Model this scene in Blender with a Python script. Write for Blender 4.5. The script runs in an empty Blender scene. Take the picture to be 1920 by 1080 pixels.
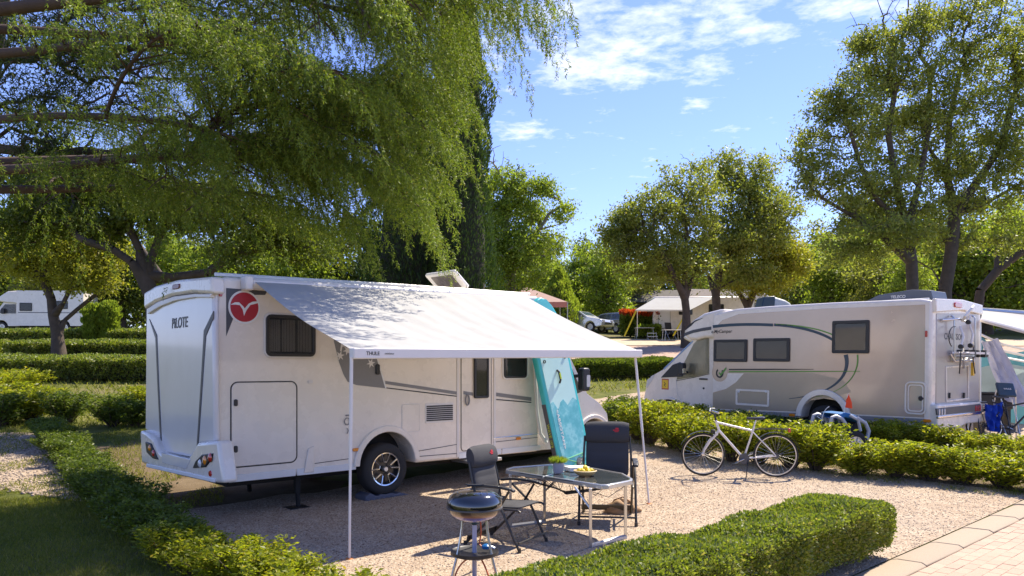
import bpy, bmesh, math, random
import numpy as np
from mathutils import Vector, Matrix
random.seed(7)
RNG = np.random.default_rng(7)
PI = math.pi
C = bpy.context.scene.collection
SC = bpy.context.scene

# ------------------------------------------------------------------ camera, sky, sun, exposure
FPX = 1427.0; HOR = 688.0; CAMZ = 1.83
cd = bpy.data.cameras.new('camera'); cam = bpy.data.objects.new('camera', cd); C.objects.link(cam)
cam.location = (0, 0, CAMZ); cam.rotation_euler = (PI/2, 0, 0)
cd.sensor_width = 36; cd.lens = FPX/1920*36; cd.shift_y = (HOR-540)/1920
cd.clip_start = .05; cd.clip_end = 2000
SC.camera = cam
SUN_EL = math.radians(54); SUN_AZ = math.atan2(.734, .679)      # azimuth from +Y towards +X
w = bpy.data.worlds.new("World"); SC.world = w; w.use_nodes = True
nt = w.node_tree; nt.nodes.clear()
def wn(t): return nt.nodes.new(t)
def wmath(op, a, b=None, clamp=False):
    n = wn('ShaderNodeMath'); n.operation = op; n.use_clamp = clamp
    for i, v in enumerate((a, b)):
        if v is None: continue
        if isinstance(v, (int, float)): n.inputs[i].default_value = v
        else: nt.links.new(v, n.inputs[i])
    return n.outputs[0]
sky = wn('ShaderNodeTexSky'); sky.sky_type = 'NISHITA'; sky.sun_disc = False
sky.sun_elevation = SUN_EL; sky.sun_rotation = SUN_AZ
sky.air_density = 1.0; sky.dust_density = .08; sky.ozone_density = 2.6; sky.altitude = 50
tc = wn('ShaderNodeTexCoord'); sx = wn('ShaderNodeSeparateXYZ'); nt.links.new(tc.outputs['Generated'], sx.inputs[0])
# clouds live on a flat layer overhead: project the direction on it
zc = wmath('MAXIMUM', sx.outputs[2], .02)
cx = wmath('DIVIDE', sx.outputs[0], zc); cy = wmath('DIVIDE', sx.outputs[1], zc)
comb = wn('ShaderNodeCombineXYZ'); nt.links.new(cx, comb.inputs[0]); nt.links.new(cy, comb.inputs[1])
def cnoise(scale, det, rough, w_=0.0, sy=1.0):
    mp = wn('ShaderNodeMapping'); mp.inputs['Scale'].default_value = (1, sy, 1); mp.inputs['Location'].default_value = (w_, w_*.7, 0)
    nt.links.new(comb.outputs[0], mp.inputs[0])
    n = wn('ShaderNodeTexNoise'); n.inputs['Scale'].default_value = scale; n.inputs['Detail'].default_value = det; n.inputs['Roughness'].default_value = rough
    n.inputs['Distortion'].default_value = .25
    nt.links.new(mp.outputs[0], n.inputs['Vector']); return n.outputs['Fac']
n1 = cnoise(6.0, 9, .60, 5.4); n2 = cnoise(19, 6, .6, 1.3)
cov = wmath('ADD', wmath('MULTIPLY', n1, .95), wmath('MULTIPLY', n2, .45))
def blob(px, py, rx, ry, amp):
    """a cloud bank: an ellipse on the cloud layer, given by where it stands in the sky"""
    v = Vector(((px-960)/FPX, 1, (HOR-py)/FPX)); X = v.x/v.z; Y = v.y/v.z
    v2 = Vector(((px+rx-960)/FPX, 1, (HOR-py)/FPX)); RX = abs(v2.x/v2.z-X)
    RY = abs(1/((HOR-py+ry)/FPX)-1/((HOR-py-ry)/FPX))/2
    a = wmath('DIVIDE', wmath('SUBTRACT', cx, X), RX); b = wmath('DIVIDE', wmath('SUBTRACT', cy, Y), RY)
    d = wmath('SQRT', wmath('ADD', wmath('MULTIPLY', a, a), wmath('MULTIPLY', b, b)))
    return wmath('MULTIPLY', wmath('SUBTRACT', 1.0, d, True), amp)
acc = None
for b in [(1130, 118, 240, 85, .40), (1000, 70, 250, 90, .26), (1330, 60, 300, 70, .30), (1560, 15, 260, 50, .26), (1335, 122, 120, 45, .26),
          (985, 246, 95, 26, .34), (1304, 198, 60, 20, .24), (1378, 241, 70, 13, .26), (930, 110, 120, 70, .24), (1220, 30, 560, 85, .30)]:
    o = blob(*b); acc = o if acc is None else wmath('MAXIMUM', acc, o)
cl = wmath('MULTIPLY', wmath('SUBTRACT', wmath('ADD', cov, acc), .815), 2.3, True)
gain = wn('ShaderNodeMix'); gain.data_type = 'RGBA'; gain.blend_type = 'MIX'
nt.links.new(cl, gain.inputs[0])
tint = wn('ShaderNodeMix'); tint.data_type = 'RGBA'; tint.blend_type = 'MULTIPLY'; tint.inputs[0].default_value = 1
nt.links.new(sky.outputs[0], tint.inputs[6]); tint.inputs[7].default_value = (.70, .67, .93, 1)
nt.links.new(tint.outputs[2], gain.inputs[6]); gain.inputs[7].default_value = (5.2, 5.3, 5.8, 1)
bg = wn('ShaderNodeBackground'); bg.inputs[1].default_value = .128
nt.links.new(gain.outputs[2], bg.inputs[0])
wo = wn('ShaderNodeOutputWorld'); nt.links.new(bg.outputs[0], wo.inputs[0])
sl = bpy.data.lights.new('sun', 'SUN'); sl.energy = 4.3; sl.angle = math.radians(.55); sl.color = (1, .90, .74)
sun = bpy.data.objects.new('sun', sl); C.objects.link(sun)
sdir = Vector((math.sin(SUN_AZ)*math.cos(SUN_EL), math.cos(SUN_AZ)*math.cos(SUN_EL), math.sin(SUN_EL)))
sun.rotation_euler = sdir.to_track_quat('Z', 'Y').to_euler(); sun.location = sdir*60
SC.view_settings.view_transform = 'Standard'; SC.view_settings.look = 'None'; SC.view_settings.gamma = 1
SC.view_settings.use_curve_mapping = False; SC.view_settings.exposure = 1.12
SC.cycles.max_bounces = 8; SC.cycles.transparent_max_bounces = 12; SC.cycles.diffuse_bounces = 4

# ------------------------------------------------------------------ helpers
def T(x, y):
    """height of the rising ground"""
    y = np.asarray(y, float); a = .15*np.logaddexp(0, (y-12.5)/1.5)
    return a - .08*np.maximum(0, y-62) - np.where(y > 120, .02*(y-120), 0)
def Tf(x, y): return float(T(x, y))
def ray(px, py): return Vector(((px-960)/FPX, 1, (HOR-py)/FPX))
def P(px, py, d): return Vector((0, 0, CAMZ)) + ray(px, py)*d
def G(px, py):
    r = ray(px, py); d = 3.0
    while d < 200:
        p = Vector((0, 0, CAMZ)) + r*d
        if p.z <= Tf(p.x, p.y): return p
        d += .02 if d < 40 else .1
    return P(px, py, 200)
TH = math.radians(42.8); AX = Vector((math.cos(TH), math.sin(TH))); NX = Vector((math.sin(TH), -math.cos(TH)))
O1 = Vector(((405-960)/FPX*8.8, 8.8))
def S(a, n):
    """pitch coordinates (along the motorhome, out from its door side) to the world"""
    v = O1 + AX*a + NX*n; return v.x, v.y
def tag(o, label=None, cat=None, group=None, kind=None):
    if label: o['label'] = label
    if cat: o['category'] = cat
    if group: o['group'] = group
    if kind: o['kind'] = kind
    return o
def empty(name, loc, rz=0, ry=0):
    o = bpy.data.objects.new(name, None); C.objects.link(o); o.empty_display_size = .2
    o.location = loc; o.rotation_euler = (0, ry, rz); return o
def copy_tree(o, parent=None):
    c = o.copy(); C.objects.link(c); c.parent = parent
    for ch in list(o.children): copy_tree(ch, c)
    return c
class MB:
    def __init__(s): s.v = []; s.f = []
    def add(s, vs, fs):
        n = len(s.v); s.v += [tuple(v) for v in vs]; s.f += [tuple(i+n for i in f) for f in fs]; return s
    def box(s, x0, y0, z0, x1, y1, z1):
        v = [(x, y, z) for z in (z0, z1) for y in (y0, y1) for x in (x0, x1)]
        return s.add(v, [(0, 2, 3, 1), (4, 5, 7, 6), (0, 1, 5, 4), (2, 6, 7, 3), (0, 4, 6, 2), (1, 3, 7, 5)])
    def obox(s, c, ax, ay, az):
        """box with centre and three half-axis vectors"""
        c, ax, ay, az = map(Vector, (c, ax, ay, az))
        v = [c+ax*i+ay*j+az*k for k in (-1, 1) for j in (-1, 1) for i in (-1, 1)]
        return s.add(v, [(0, 2, 3, 1), (4, 5, 7, 6), (0, 1, 5, 4), (2, 6, 7, 3), (0, 4, 6, 2), (1, 3, 7, 5)])
    def tube(s, pts, r, n=8, caps=True):
        pts = [Vector(p) for p in pts]; m = len(pts)
        rs = r if isinstance(r, (list, tuple)) else [r]*m
        prev = None; base = len(s.v); vs = []; fs = []
        for i, p in enumerate(pts):
            t = (pts[min(i+1, m-1)]-pts[max(i-1, 0)]);
            if t.length < 1e-9: t = Vector((0, 0, 1))
            t.normalize()
            if prev is None: u = t.orthogonal().normalized()
            else:
                u = prev - t*prev.dot(t)
                u = u.normalized() if u.length > 1e-6 else t.orthogonal().normalized()
            prev = u; wv = t.cross(u)
            for k in range(n):
                a = 2*PI*k/n; vs.append(p+(u*math.cos(a)+wv*math.sin(a))*rs[i])
        for i in range(m-1):
            for k in range(n):
                a = i*n+k; b = i*n+(k+1) % n; fs.append((a, b, b+n, a+n))
        if caps: fs.append(tuple(reversed(range(n)))); fs.append(tuple((m-1)*n+k for k in range(n)))
        return s.add(vs, fs)
    def lathe(s, prof, c=(0, 0, 0), n=24, axis='z', cap=False):
        """prof: (r, h) pairs"""
        vs = []; fs = []; m = len(prof)
        for r, h in prof:
            for k in range(n):
                a = 2*PI*k/n; x, y = r*math.cos(a), r*math.sin(a)
                v = {'z': (x, y, h), 'y': (x, h, y), 'x': (h, x, y)}[axis]
                vs.append((v[0]+c[0], v[1]+c[1], v[2]+c[2]))
        for i in range(m-1):
            for k in range(n):
                a = i*n+k; b = i*n+(k+1) % n; fs.append((a, b, b+n, a+n))
        if cap and prof[0][0] > 1e-6: fs.append(tuple(reversed(range(n))))
        if cap and prof[-1][0] > 1e-6: fs.append(tuple((m-1)*n+k for k in range(n)))
        return s.add(vs, fs)
    def prism(s, pts, y0, y1, axis='y'):
        """2-D outline (x,z) pushed from y0 to y1; axis x: outline (y,z); axis z: outline (x,y)"""
        def mk(p, t): return {'y': (p[0], t, p[1]), 'x': (t, p[0], p[1]), 'z': (p[0], p[1], t)}[axis]
        n = len(pts); vs = [mk(p, y0) for p in pts]+[mk(p, y1) for p in pts]
        fs = [tuple(range(n)), tuple(reversed(range(n, 2*n)))]
        fs += [(i, i+n, (i+1) % n+n, (i+1) % n) for i in range(n)]
        return s.add(vs, fs)
    def ring(s, outer, inner, y0, y1, axis='y'):
        def mk(p, t): return {'y': (p[0], t, p[1]), 'x': (t, p[0], p[1]), 'z': (p[0], p[1], t)}[axis]
        n = len(outer); vs = [mk(p, t) for t in (y0, y1) for p in outer]+[mk(p, t) for t in (y0, y1) for p in inner]
        fs = []
        for i in range(n):
            j = (i+1) % n
            fs += [(i, j, j+2*n, i+2*n), (i+n, i+3*n, j+3*n, j+n), (i, i+n, j+n, j), (i+2*n, j+2*n, j+3*n, i+3*n)]
        return s.add(vs, fs)
    def build(s, name, mat, parent=None, smooth=40, bevel=0, seg=2, sub=0):
        me = bpy.data.meshes.new(name); me.from_pydata(s.v, [], s.f)
        bm = bmesh.new(); bm.from_mesh(me); bmesh.ops.recalc_face_normals(bm, faces=bm.faces); bm.to_mesh(me); bm.free()
        o = bpy.data.objects.new(name, me); C.objects.link(o)
        if mat: me.materials.append(mat)
        if parent: o.parent = parent
        if bevel:
            b = o.modifiers.new('bevel', 'BEVEL'); b.width = bevel; b.segments = seg; b.limit_method = 'ANGLE'; b.angle_limit = math.radians(35)
            b.harden_normals = False
        if sub:
            b = o.modifiers.new('sub', 'SUBSURF'); b.levels = b.render_levels = sub
        if smooth:
            me.shade_smooth()
            try: me.set_sharp_from_angle(angle=math.radians(smooth))
            except Exception: pass
        return o
def rrect(x0, z0, x1, z1, r=.03, n=4):
    out = []
    for cx_, cz_, a0 in ((x1-r, z1-r, 0), (x0+r, z1-r, 90), (x0+r, z0+r, 180), (x1-r, z0+r, 270)):
        for i in range(n+1):
            a = math.radians(a0+90*i/n); out.append((cx_+r*math.cos(a), cz_+r*math.sin(a)))
    return out
def arc(cx_, cz_, r, a0, a1, n=10): return [(cx_+r*math.cos(math.radians(a0+(a1-a0)*i/n)), cz_+r*math.sin(math.radians(a0+(a1-a0)*i/n))) for i in range(n+1)]
def bez(p0, p1, p2, p3, n=12):
    return [tuple(((1-t)**3*a+3*(1-t)**2*t*b+3*(1-t)*t*t*c+t**3*d) for a, b, c, d in zip(p0, p1, p2, p3)) for t in [i/n for i in range(n+1)]]
def text(name, s, size, mat, parent, loc, rot, ext=.001, shear=0, sx=1.0, align='CENTER'):
    cu = bpy.data.curves.new(name, 'FONT'); cu.body = s; cu.size = size; cu.extrude = ext; cu.align_x = align; cu.align_y = 'CENTER'; cu.shear = shear
    cu.offset = size*.012
    tmp = bpy.data.objects.new(name, cu); C.objects.link(tmp); dg = bpy.context.evaluated_depsgraph_get()
    me = bpy.data.meshes.new_from_object(tmp.evaluated_get(dg)); me.name = name; bpy.data.objects.remove(tmp)
    o = bpy.data.objects.new(name, me); C.objects.link(o); me.materials.clear(); me.materials.append(mat); o.parent = parent
    o.location = loc; o.rotation_euler = rot; o.scale = (sx, 1, 1); return o

# ------------------------------------------------------------------ materials
def newmat(name):
    m = bpy.data.materials.new(name); m.use_nodes = True; t = m.node_tree; t.nodes.clear()
    out = t.nodes.new('ShaderNodeOutputMaterial'); return m, t, out
def nd(t, typ, **kw):
    n = t.nodes.new(typ)
    for k, v in kw.items():
        if k in n.inputs: n.inputs[k].default_value = v
        else: setattr(n, k, v)
    return n
def ramp(t, fac, stops):
    r = t.nodes.new('ShaderNodeValToRGB'); e = r.color_ramp.elements
    while len(e) < len(stops): e.new(.5)
    for el, (p, c) in zip(e, stops): el.position = p; el.color = (*c, 1)
    t.links.new(fac, r.inputs[0]); return r.outputs[0]
def noise(t, scale, detail=4, rough=.55, vec=None, sc=None):
    n = nd(t, 'ShaderNodeTexNoise', Scale=scale, Detail=detail, Roughness=rough)
    c = nd(t, 'ShaderNodeTexCoord') if vec is None else None
    src = c.outputs['Object'] if vec is None else vec
    if sc:
        mp = nd(t, 'ShaderNodeMapping'); mp.inputs['Scale'].default_value = sc; t.links.new(src, mp.inputs[0]); src = mp.outputs[0]
    t.links.new(src, n.inputs['Vector']); return n.outputs['Fac']
def mixc(t, fac, a, b, mode='MIX'):
    n = nd(t, 'ShaderNodeMix', data_type='RGBA', blend_type=mode)
    for i, v in ((0, fac), (6, a), (7, b)):
        if isinstance(v, (int, float)): n.inputs[i].default_value = v
        elif isinstance(v, tuple): n.inputs[i].default_value = (*v, 1)
        else: t.links.new(v, n.inputs[i])
    return n.outputs[2]
def pbr(name, col, rough=.5, metal=0, var=.08, vscale=3, bump=0, bscale=40, coat=0, spec=.5, dirt=0, dcol=(.25, .2, .14), trans=0, grain=None):
    m, t, out = newmat(name); b = nd(t, 'ShaderNodeBsdfPrincipled', Roughness=rough, Metallic=metal)
    b.inputs['Coat Weight'].default_value = coat; b.inputs['Coat Roughness'].default_value = .08; b.inputs['Specular IOR Level'].default_value = spec
    f = noise(t, vscale, 5, .6)
    lo = tuple(c*(1-var) for c in col); hi = tuple(min(1, c*(1+var*.6)) for c in col)
    c = ramp(t, f, [(.3, lo), (.7, hi)])
    if dirt:
        f2 = noise(t, 2.2, 8, .7, sc=(1, 1, .35)); f3 = ramp(t, f2, [(.48, (0, 0, 0)), (.78, (dirt,)*3)]); c = mixc(t, f3, c, dcol)
    t.links.new(c, b.inputs['Base Color'])
    r = ramp(t, f, [(.2, (rough*.85,)*3), (.8, (min(1, rough*1.25),)*3)]); t.links.new(r, b.inputs['Roughness'])
    if bump:
        bn = noise(t, bscale, 4, .6, sc=grain); bp = nd(t, 'ShaderNodeBump', Strength=bump, Distance=.01); t.links.new(bn, bp.inputs['Height']); t.links.new(bp.outputs[0], b.inputs['Normal'])
    if trans:
        tr = nd(t, 'ShaderNodeBsdfTranslucent'); t.links.new(c, tr.inputs[0]); mx = nd(t, 'ShaderNodeMixShader', Fac=trans)
        t.links.new(b.outputs[0], mx.inputs[1]); t.links.new(tr.outputs[0], mx.inputs[2]); t.links.new(mx.outputs[0], out.inputs[0])
    else: t.links.new(b.outputs[0], out.inputs[0])
    return m
def leafmat(name, cols, trans=.45, rough=.5, spec=.35, clump=.9, tsat=1.25):
    """cols: dark, mid, light, odd (a few yellow or brown leaves)"""
    m, t, out = newmat(name); g = nd(t, 'ShaderNodeNewGeometry')
    c1 = ramp(t, g.outputs['Random Per Island'], [(0, cols[0]), (.5, cols[1]), (.9, cols[2]), (1, cols[3])])
    nz = noise(t, clump, 3, .6); c2 = ramp(t, nz, [(.35, tuple(x*.72 for x in cols[1])), (.7, cols[2])])
    c = mixc(t, .42, c1, c2)
    b = nd(t, 'ShaderNodeBsdfPrincipled', Roughness=rough); b.inputs['Specular IOR Level'].default_value = spec; t.links.new(c, b.inputs['Base Color'])
    tr = nd(t, 'ShaderNodeBsdfTranslucent'); tc_ = mixc(t, 1.0, c, (tsat*1.15, tsat*1.2, tsat*.55), 'MULTIPLY'); t.links.new(tc_, tr.inputs[0])
    mx = nd(t, 'ShaderNodeMixShader', Fac=trans); t.links.new(b.outputs[0], mx.inputs[1]); t.links.new(tr.outputs[0], mx.inputs[2]); t.links.new(mx.outputs[0], out.inputs[0])
    return m
def glassmat(name, col=(.02, .022, .024), rough=.04, alpha=.35):
    m, t, out = newmat(name); b = nd(t, 'ShaderNodeBsdfPrincipled', Roughness=rough); b.inputs['Base Color'].default_value = (*col, 1); b.inputs['Specular IOR Level'].default_value = .7
    tr = nd(t, 'ShaderNodeBsdfTransparent'); mx = nd(t, 'ShaderNodeMixShader', Fac=alpha); t.links.new(b.outputs[0], mx.inputs[1]); t.links.new(tr.outputs[0], mx.inputs[2]); t.links.new(mx.outputs[0], out.inputs[0])
    return m
M = {}
M['white'] = pbr('white_paint', (.82, .745, .65), .26, coat=.6, var=.04, dirt=.11)
M['white2'] = pbr('white_plastic', (.78, .77, .75), .42, var=.05, dirt=.14)
M['rearpanel'] = pbr('silver_white_panel', (.70, .68, .68), .22, coat=.6, var=.04, vscale=1.2, dirt=.08)
M['champ'] = pbr('champagne_paint', (.54, .42, .32), .24, metal=.2, coat=.7, var=.10, vscale=.9, dirt=.08)
M['taupe'] = pbr('taupe_paint', (.38, .32, .245), .32, metal=.25, coat=.4, var=.05)
M['decalgrey'] = pbr('grey_decal', (.22, .215, .215), .4, var=.06)
M['decaldark'] = pbr('charcoal_decal', (.075, .078, .088), .4, var=.08)
M['navy'] = pbr('navy_decal', (.025, .055, .085), .35)
M['green_line'] = pbr('green_decal', (.12, .30, .045), .4)
M['red'] = pbr('red_decal', (.42, .022, .035), .4)
M['redlens'] = pbr('red_lens', (.5, .03, .02), .12, coat=1)
M['amber'] = pbr('amber_lens', (.75, .25, .02), .12, coat=1)
M['clearlens'] = pbr('clear_lens', (.6, .6, .62), .1, coat=1)
M['seam'] = pbr('dark_rubber_seam', (.03, .028, .027), .7)
M['black'] = pbr('black_plastic', (.022, .022, .024), .42, var=.2)
M['under'] = pbr('underbody', (.018, .017, .016), .85, var=.3)
M['tyre'] = pbr('tyre_rubber', (.03, .029, .029), .8, bump=.4, bscale=60, var=.25)
M['alu'] = pbr('aluminium', (.62, .62, .62), .32, metal=.9, var=.06)
M['chrome'] = pbr('bright_metal', (.75, .75, .76), .15, metal=1)
M['rimdark'] = pbr('dark_rim', (.03, .03, .032), .3, metal=.4, coat=.4)
M['awning'] = pbr('awning_cloth', (.50, .50, .49), .75, var=.06, vscale=2.5, bump=.3, bscale=4, spec=.15, trans=.2, grain=(4, .6, 1), dirt=.15)
M['rail'] = pbr('cream_metal', (.74, .70, .66), .38, var=.03, coat=.2)
M['glass'] = glassmat('tinted_acrylic', alpha=.55); M['cabglass'] = glassmat('cab_glass', (.03, .035, .035), .03, .75)
M['curtain'] = pbr('curtain_cloth', (.68, .60, .50), .8, var=.1, bump=.5, bscale=20, grain=(12, 1, .4))
M['blind'] = pbr('grey_blind', (.22, .21, .16), .8, var=.25, vscale=2)
M['screen'] = pbr('silver_sun_screen', (.66, .58, .38), .35, metal=.5, var=.3, vscale=2.2, bump=.8, bscale=7, grain=(6, 1, .5))
M['dark_in'] = pbr('dark_interior', (.02, .018, .016), .8)
M['bark'] = pbr('bark', (.085, .062, .045), .9, var=.4, vscale=5, bump=1, bscale=14, grain=(3, 3, .6))
M['bark_dark'] = pbr('dark_bark', (.085, .066, .05), .9, var=.4, vscale=5, bump=1, bscale=14, grain=(3, 3, .6))
M['bark_red'] = pbr('cedar_bark', (.085, .055, .04), .9, var=.35, vscale=5, bump=1, bscale=18, grain=(1, 3, 3))
M['bark_pale'] = pbr('pale_bark', (.24, .20, .16), .9, var=.35, vscale=4, bump=1, bscale=16)

# ------------------------------------------------------------------ foliage
def unit(v): return v/np.maximum(1e-9, np.linalg.norm(v, axis=1, keepdims=True))
def rdir(n, up=0.0): v = RNG.normal(size=(n, 3)); v[:, 2] += up; return unit(v)
def leafmesh(name, pos, d, L, W, mat, parent=None, fold=.18, flat=0.0):
    n = len(pos); L = np.broadcast_to(np.asarray(L, float), (n,)); W = np.broadcast_to(np.asarray(W, float), (n,))
    d = unit(np.asarray(d, float)); r = RNG.normal(size=(n, 3)); r[:, 2] *= (1-flat)
    s = unit(np.cross(d, r)+1e-9); nn = np.cross(s, d)
    if flat: nn[nn[:, 2] < 0] *= -1
    b = pos; tip = pos+d*L[:, None]; mid = pos+d*(L*.45)[:, None]+nn*(L*fold)[:, None]*.5
    v = np.stack([b, mid-s*W[:, None]*.5, tip, mid+s*W[:, None]*.5], 1).reshape(-1, 3).astype(np.float32)
    me = bpy.data.meshes.new(name); me.vertices.add(4*n); me.vertices.foreach_set('co', v.ravel())
    me.loops.add(4*n); me.loops.foreach_set('vertex_index', np.arange(4*n, dtype=np.int32))
    me.polygons.add(n); me.polygons.foreach_set('loop_start', np.arange(0, 4*n, 4, dtype=np.int32)); me.polygons.foreach_set('loop_total', np.full(n, 4, np.int32))
    me.update(calc_edges=True); me.materials.append(mat)
    o = bpy.data.objects.new(name, me); C.objects.link(o)
    if parent: o.parent = parent
    return o
def sample_lobes(lobes, n, shell=.45):
    L = np.array(lobes, float); vol = L[:, 3]*L[:, 4]*L[:, 5]; k = RNG.choice(len(L), n, p=vol/vol.sum())
    d = rdir(n); r = RNG.random(n)**shell
    return L[k, :3]+d*r[:, None]*L[k, 3:6]
def skeleton(trunk, nodes, jit=.15, bias=.35):
    """trunk polylines [(pts, r0, r1)], nodes attached nearest first; returns points, parents"""
    pts = []; par = []; plen = []
    for poly in trunk:
        last = -1 if len(poly) == 1 or not isinstance(poly[0], int) else poly[0]
        pp = poly if not isinstance(poly[0], int) else poly[1:]
        for p in pp:
            pts.append(np.array(p, float)); par.append(last); plen.append(0 if last < 0 else plen[last]+np.linalg.norm(pts[-1]-pts[last])*.3); last = len(pts)-1
    ntr = len(pts)
    order = np.argsort(np.min(np.linalg.norm(nodes[:, None]-np.array(pts)[None], axis=2), axis=1))
    A = np.zeros((ntr+3*len(nodes), 3)); A[:ntr] = pts; PL = np.zeros(len(A)); PL[:ntr] = plen; n = ntr; ends = []
    PAR = list(par)
    for i in order:
        q = nodes[i]; dd = np.linalg.norm(A[:n]-q, axis=1)+bias*PL[:n]+np.where(A[:n, 2] > q[2]+.3, .6, 0)
        j = int(np.argmin(dd)); v = q-A[j]; l = np.linalg.norm(v)
        m = A[j]+v*.5+RNG.normal(size=3)*jit*l*.5+np.array([0, 0, .08*l])
        A[n] = m; PAR.append(j); PL[n] = PL[j]+l*.5; A[n+1] = q; PAR.append(n); PL[n+1] = PL[n]+l*.5; ends.append(n+1); n += 2
    return A[:n], PAR, ends, ntr
def wood(name, A, PAR, ntr, r_tip, r_trunk, mat, parent, power=.45, flare=1.5):
    n = len(A); wgt = np.ones(n)
    for i in range(n-1, -1, -1):
        if PAR[i] >= 0: wgt[PAR[i]] += wgt[i]*.5 if False else wgt[i]
    R = r_tip*wgt**power; R = np.minimum(R, r_trunk); sc = r_trunk/max(R[0], 1e-6); R = R*(1+(sc-1)*np.minimum(1, (R/R.max())**1.5))
    if ntr: R[0] *= flare
    mb = MB()
    for i in range(n):
        j = PAR[i]
        if j < 0: continue
        r0 = min(R[j], R[i]*1.5) if j >= ntr or i >= ntr else R[j]
        mb.tube([A[j], A[i]], [r0, R[i]], 8 if R[i] > .06 else (5 if R[i] > .02 else 3), caps=False)
    return mb.build(name, mat, parent, smooth=80)
def tree(name, label, cat, base, trunks, lobes, nn, nl, leaf, lmat, bmat, r_tip=.012, r_trunk=.2, group=None, spread=.32, shell=.45, droop=-.2, bare=0, leafw=.5, crown='crown', up=0):
    """base: world point at the foot; trunks/lobes relative to base"""
    root = empty(name, base); tag(root, label, cat, group)
    nodes = sample_lobes(lobes, nn, shell)
    A, PAR, ends, ntr = skeleton(trunks, nodes)
    wood('trunk', A, PAR, ntr, r_tip, r_trunk, bmat, root)
    E = np.array(ends); E = E[:len(E)-int(bare*len(E))] if bare else E
    k = RNG.choice(E, nl); f = RNG.random(nl)*.85; par = np.array(PAR)[k]
    pos = A[k]*(1-f[:, None])+A[par]*f[:, None]+RNG.normal(size=(nl, 3))*spread*(.35+.65*RNG.random((nl, 1)))*np.array([1, 1, .8])
    sz = leaf*(.6+.8*RNG.random(nl))
    leafmesh(crown, pos, rdir(nl, droop+up), sz, sz*leafw, lmat, root)
    return root
M['cedar'] = leafmat('cedar_leaves', [(.055, .10, .018), (.125, .185, .026), (.25, .31, .04), (.30, .22, .06)], .46, clump=1.6)
M['conifer'] = leafmat('conifer_needles', [(.02, .035, .012), (.045, .065, .018), (.08, .11, .025), (.12, .11, .03)], .35, clump=1.2)
M['cypress'] = leafmat('cypress_leaves', [(.022, .045, .014), (.045, .085, .02), (.08, .13, .025), (.09, .12, .04)], .25, clump=1.1)
M['oak'] = leafmat('oak_leaves', [(.12, .15, .025), (.22, .255, .045), (.34, .37, .07), (.40, .31, .09)], .50, spec=.6, clump=.8, tsat=1.15)
M['oakdark'] = leafmat('oakdark_leaves', [(.055, .085, .014), (.11, .145, .02), (.19, .22, .03), (.25, .21, .05)], .52, spec=.4)
M['lime'] = leafmat('lime_leaves', [(.13, .19, .025), (.24, .32, .04), (.36, .43, .07), (.42, .40, .09)], .54, tsat=1.1)
M['olive'] = leafmat('olive_leaves', [(.14, .16, .045), (.24, .26, .07), (.33, .34, .09), (.36, .29, .10)], .55)
M['yellowleaf'] = leafmat('yellowleaf_leaves', [(.17, .19, .025), (.30, .31, .04), (.40, .38, .055), (.44, .31, .06)], .52, tsat=1.15)
M['hedge'] = leafmat('hedge_leaves', [(.05, .08, .012), (.15, .20, .02), (.30, .34, .045), (.46, .34, .16)], .40, spec=.8, clump=4)
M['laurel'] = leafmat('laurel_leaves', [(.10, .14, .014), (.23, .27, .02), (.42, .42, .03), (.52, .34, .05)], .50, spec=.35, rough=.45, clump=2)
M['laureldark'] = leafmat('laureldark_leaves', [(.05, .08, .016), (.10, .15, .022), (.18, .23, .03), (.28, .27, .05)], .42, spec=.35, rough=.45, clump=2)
M['redleaf'] = leafmat('red_photinia_leaves', [(.22, .03, .012), (.42, .06, .02), (.6, .11, .03), (.3, .12, .03)], .45)
M['grassb'] = leafmat('grassb_leaves', [(.10, .13, .02), (.17, .20, .03), (.27, .26, .05), (.42, .34, .15)], .45, clump=.7)
M['twig'] = pbr('inner_twigs', (.035, .035, .015), .9, var=.4, vscale=12)
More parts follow.
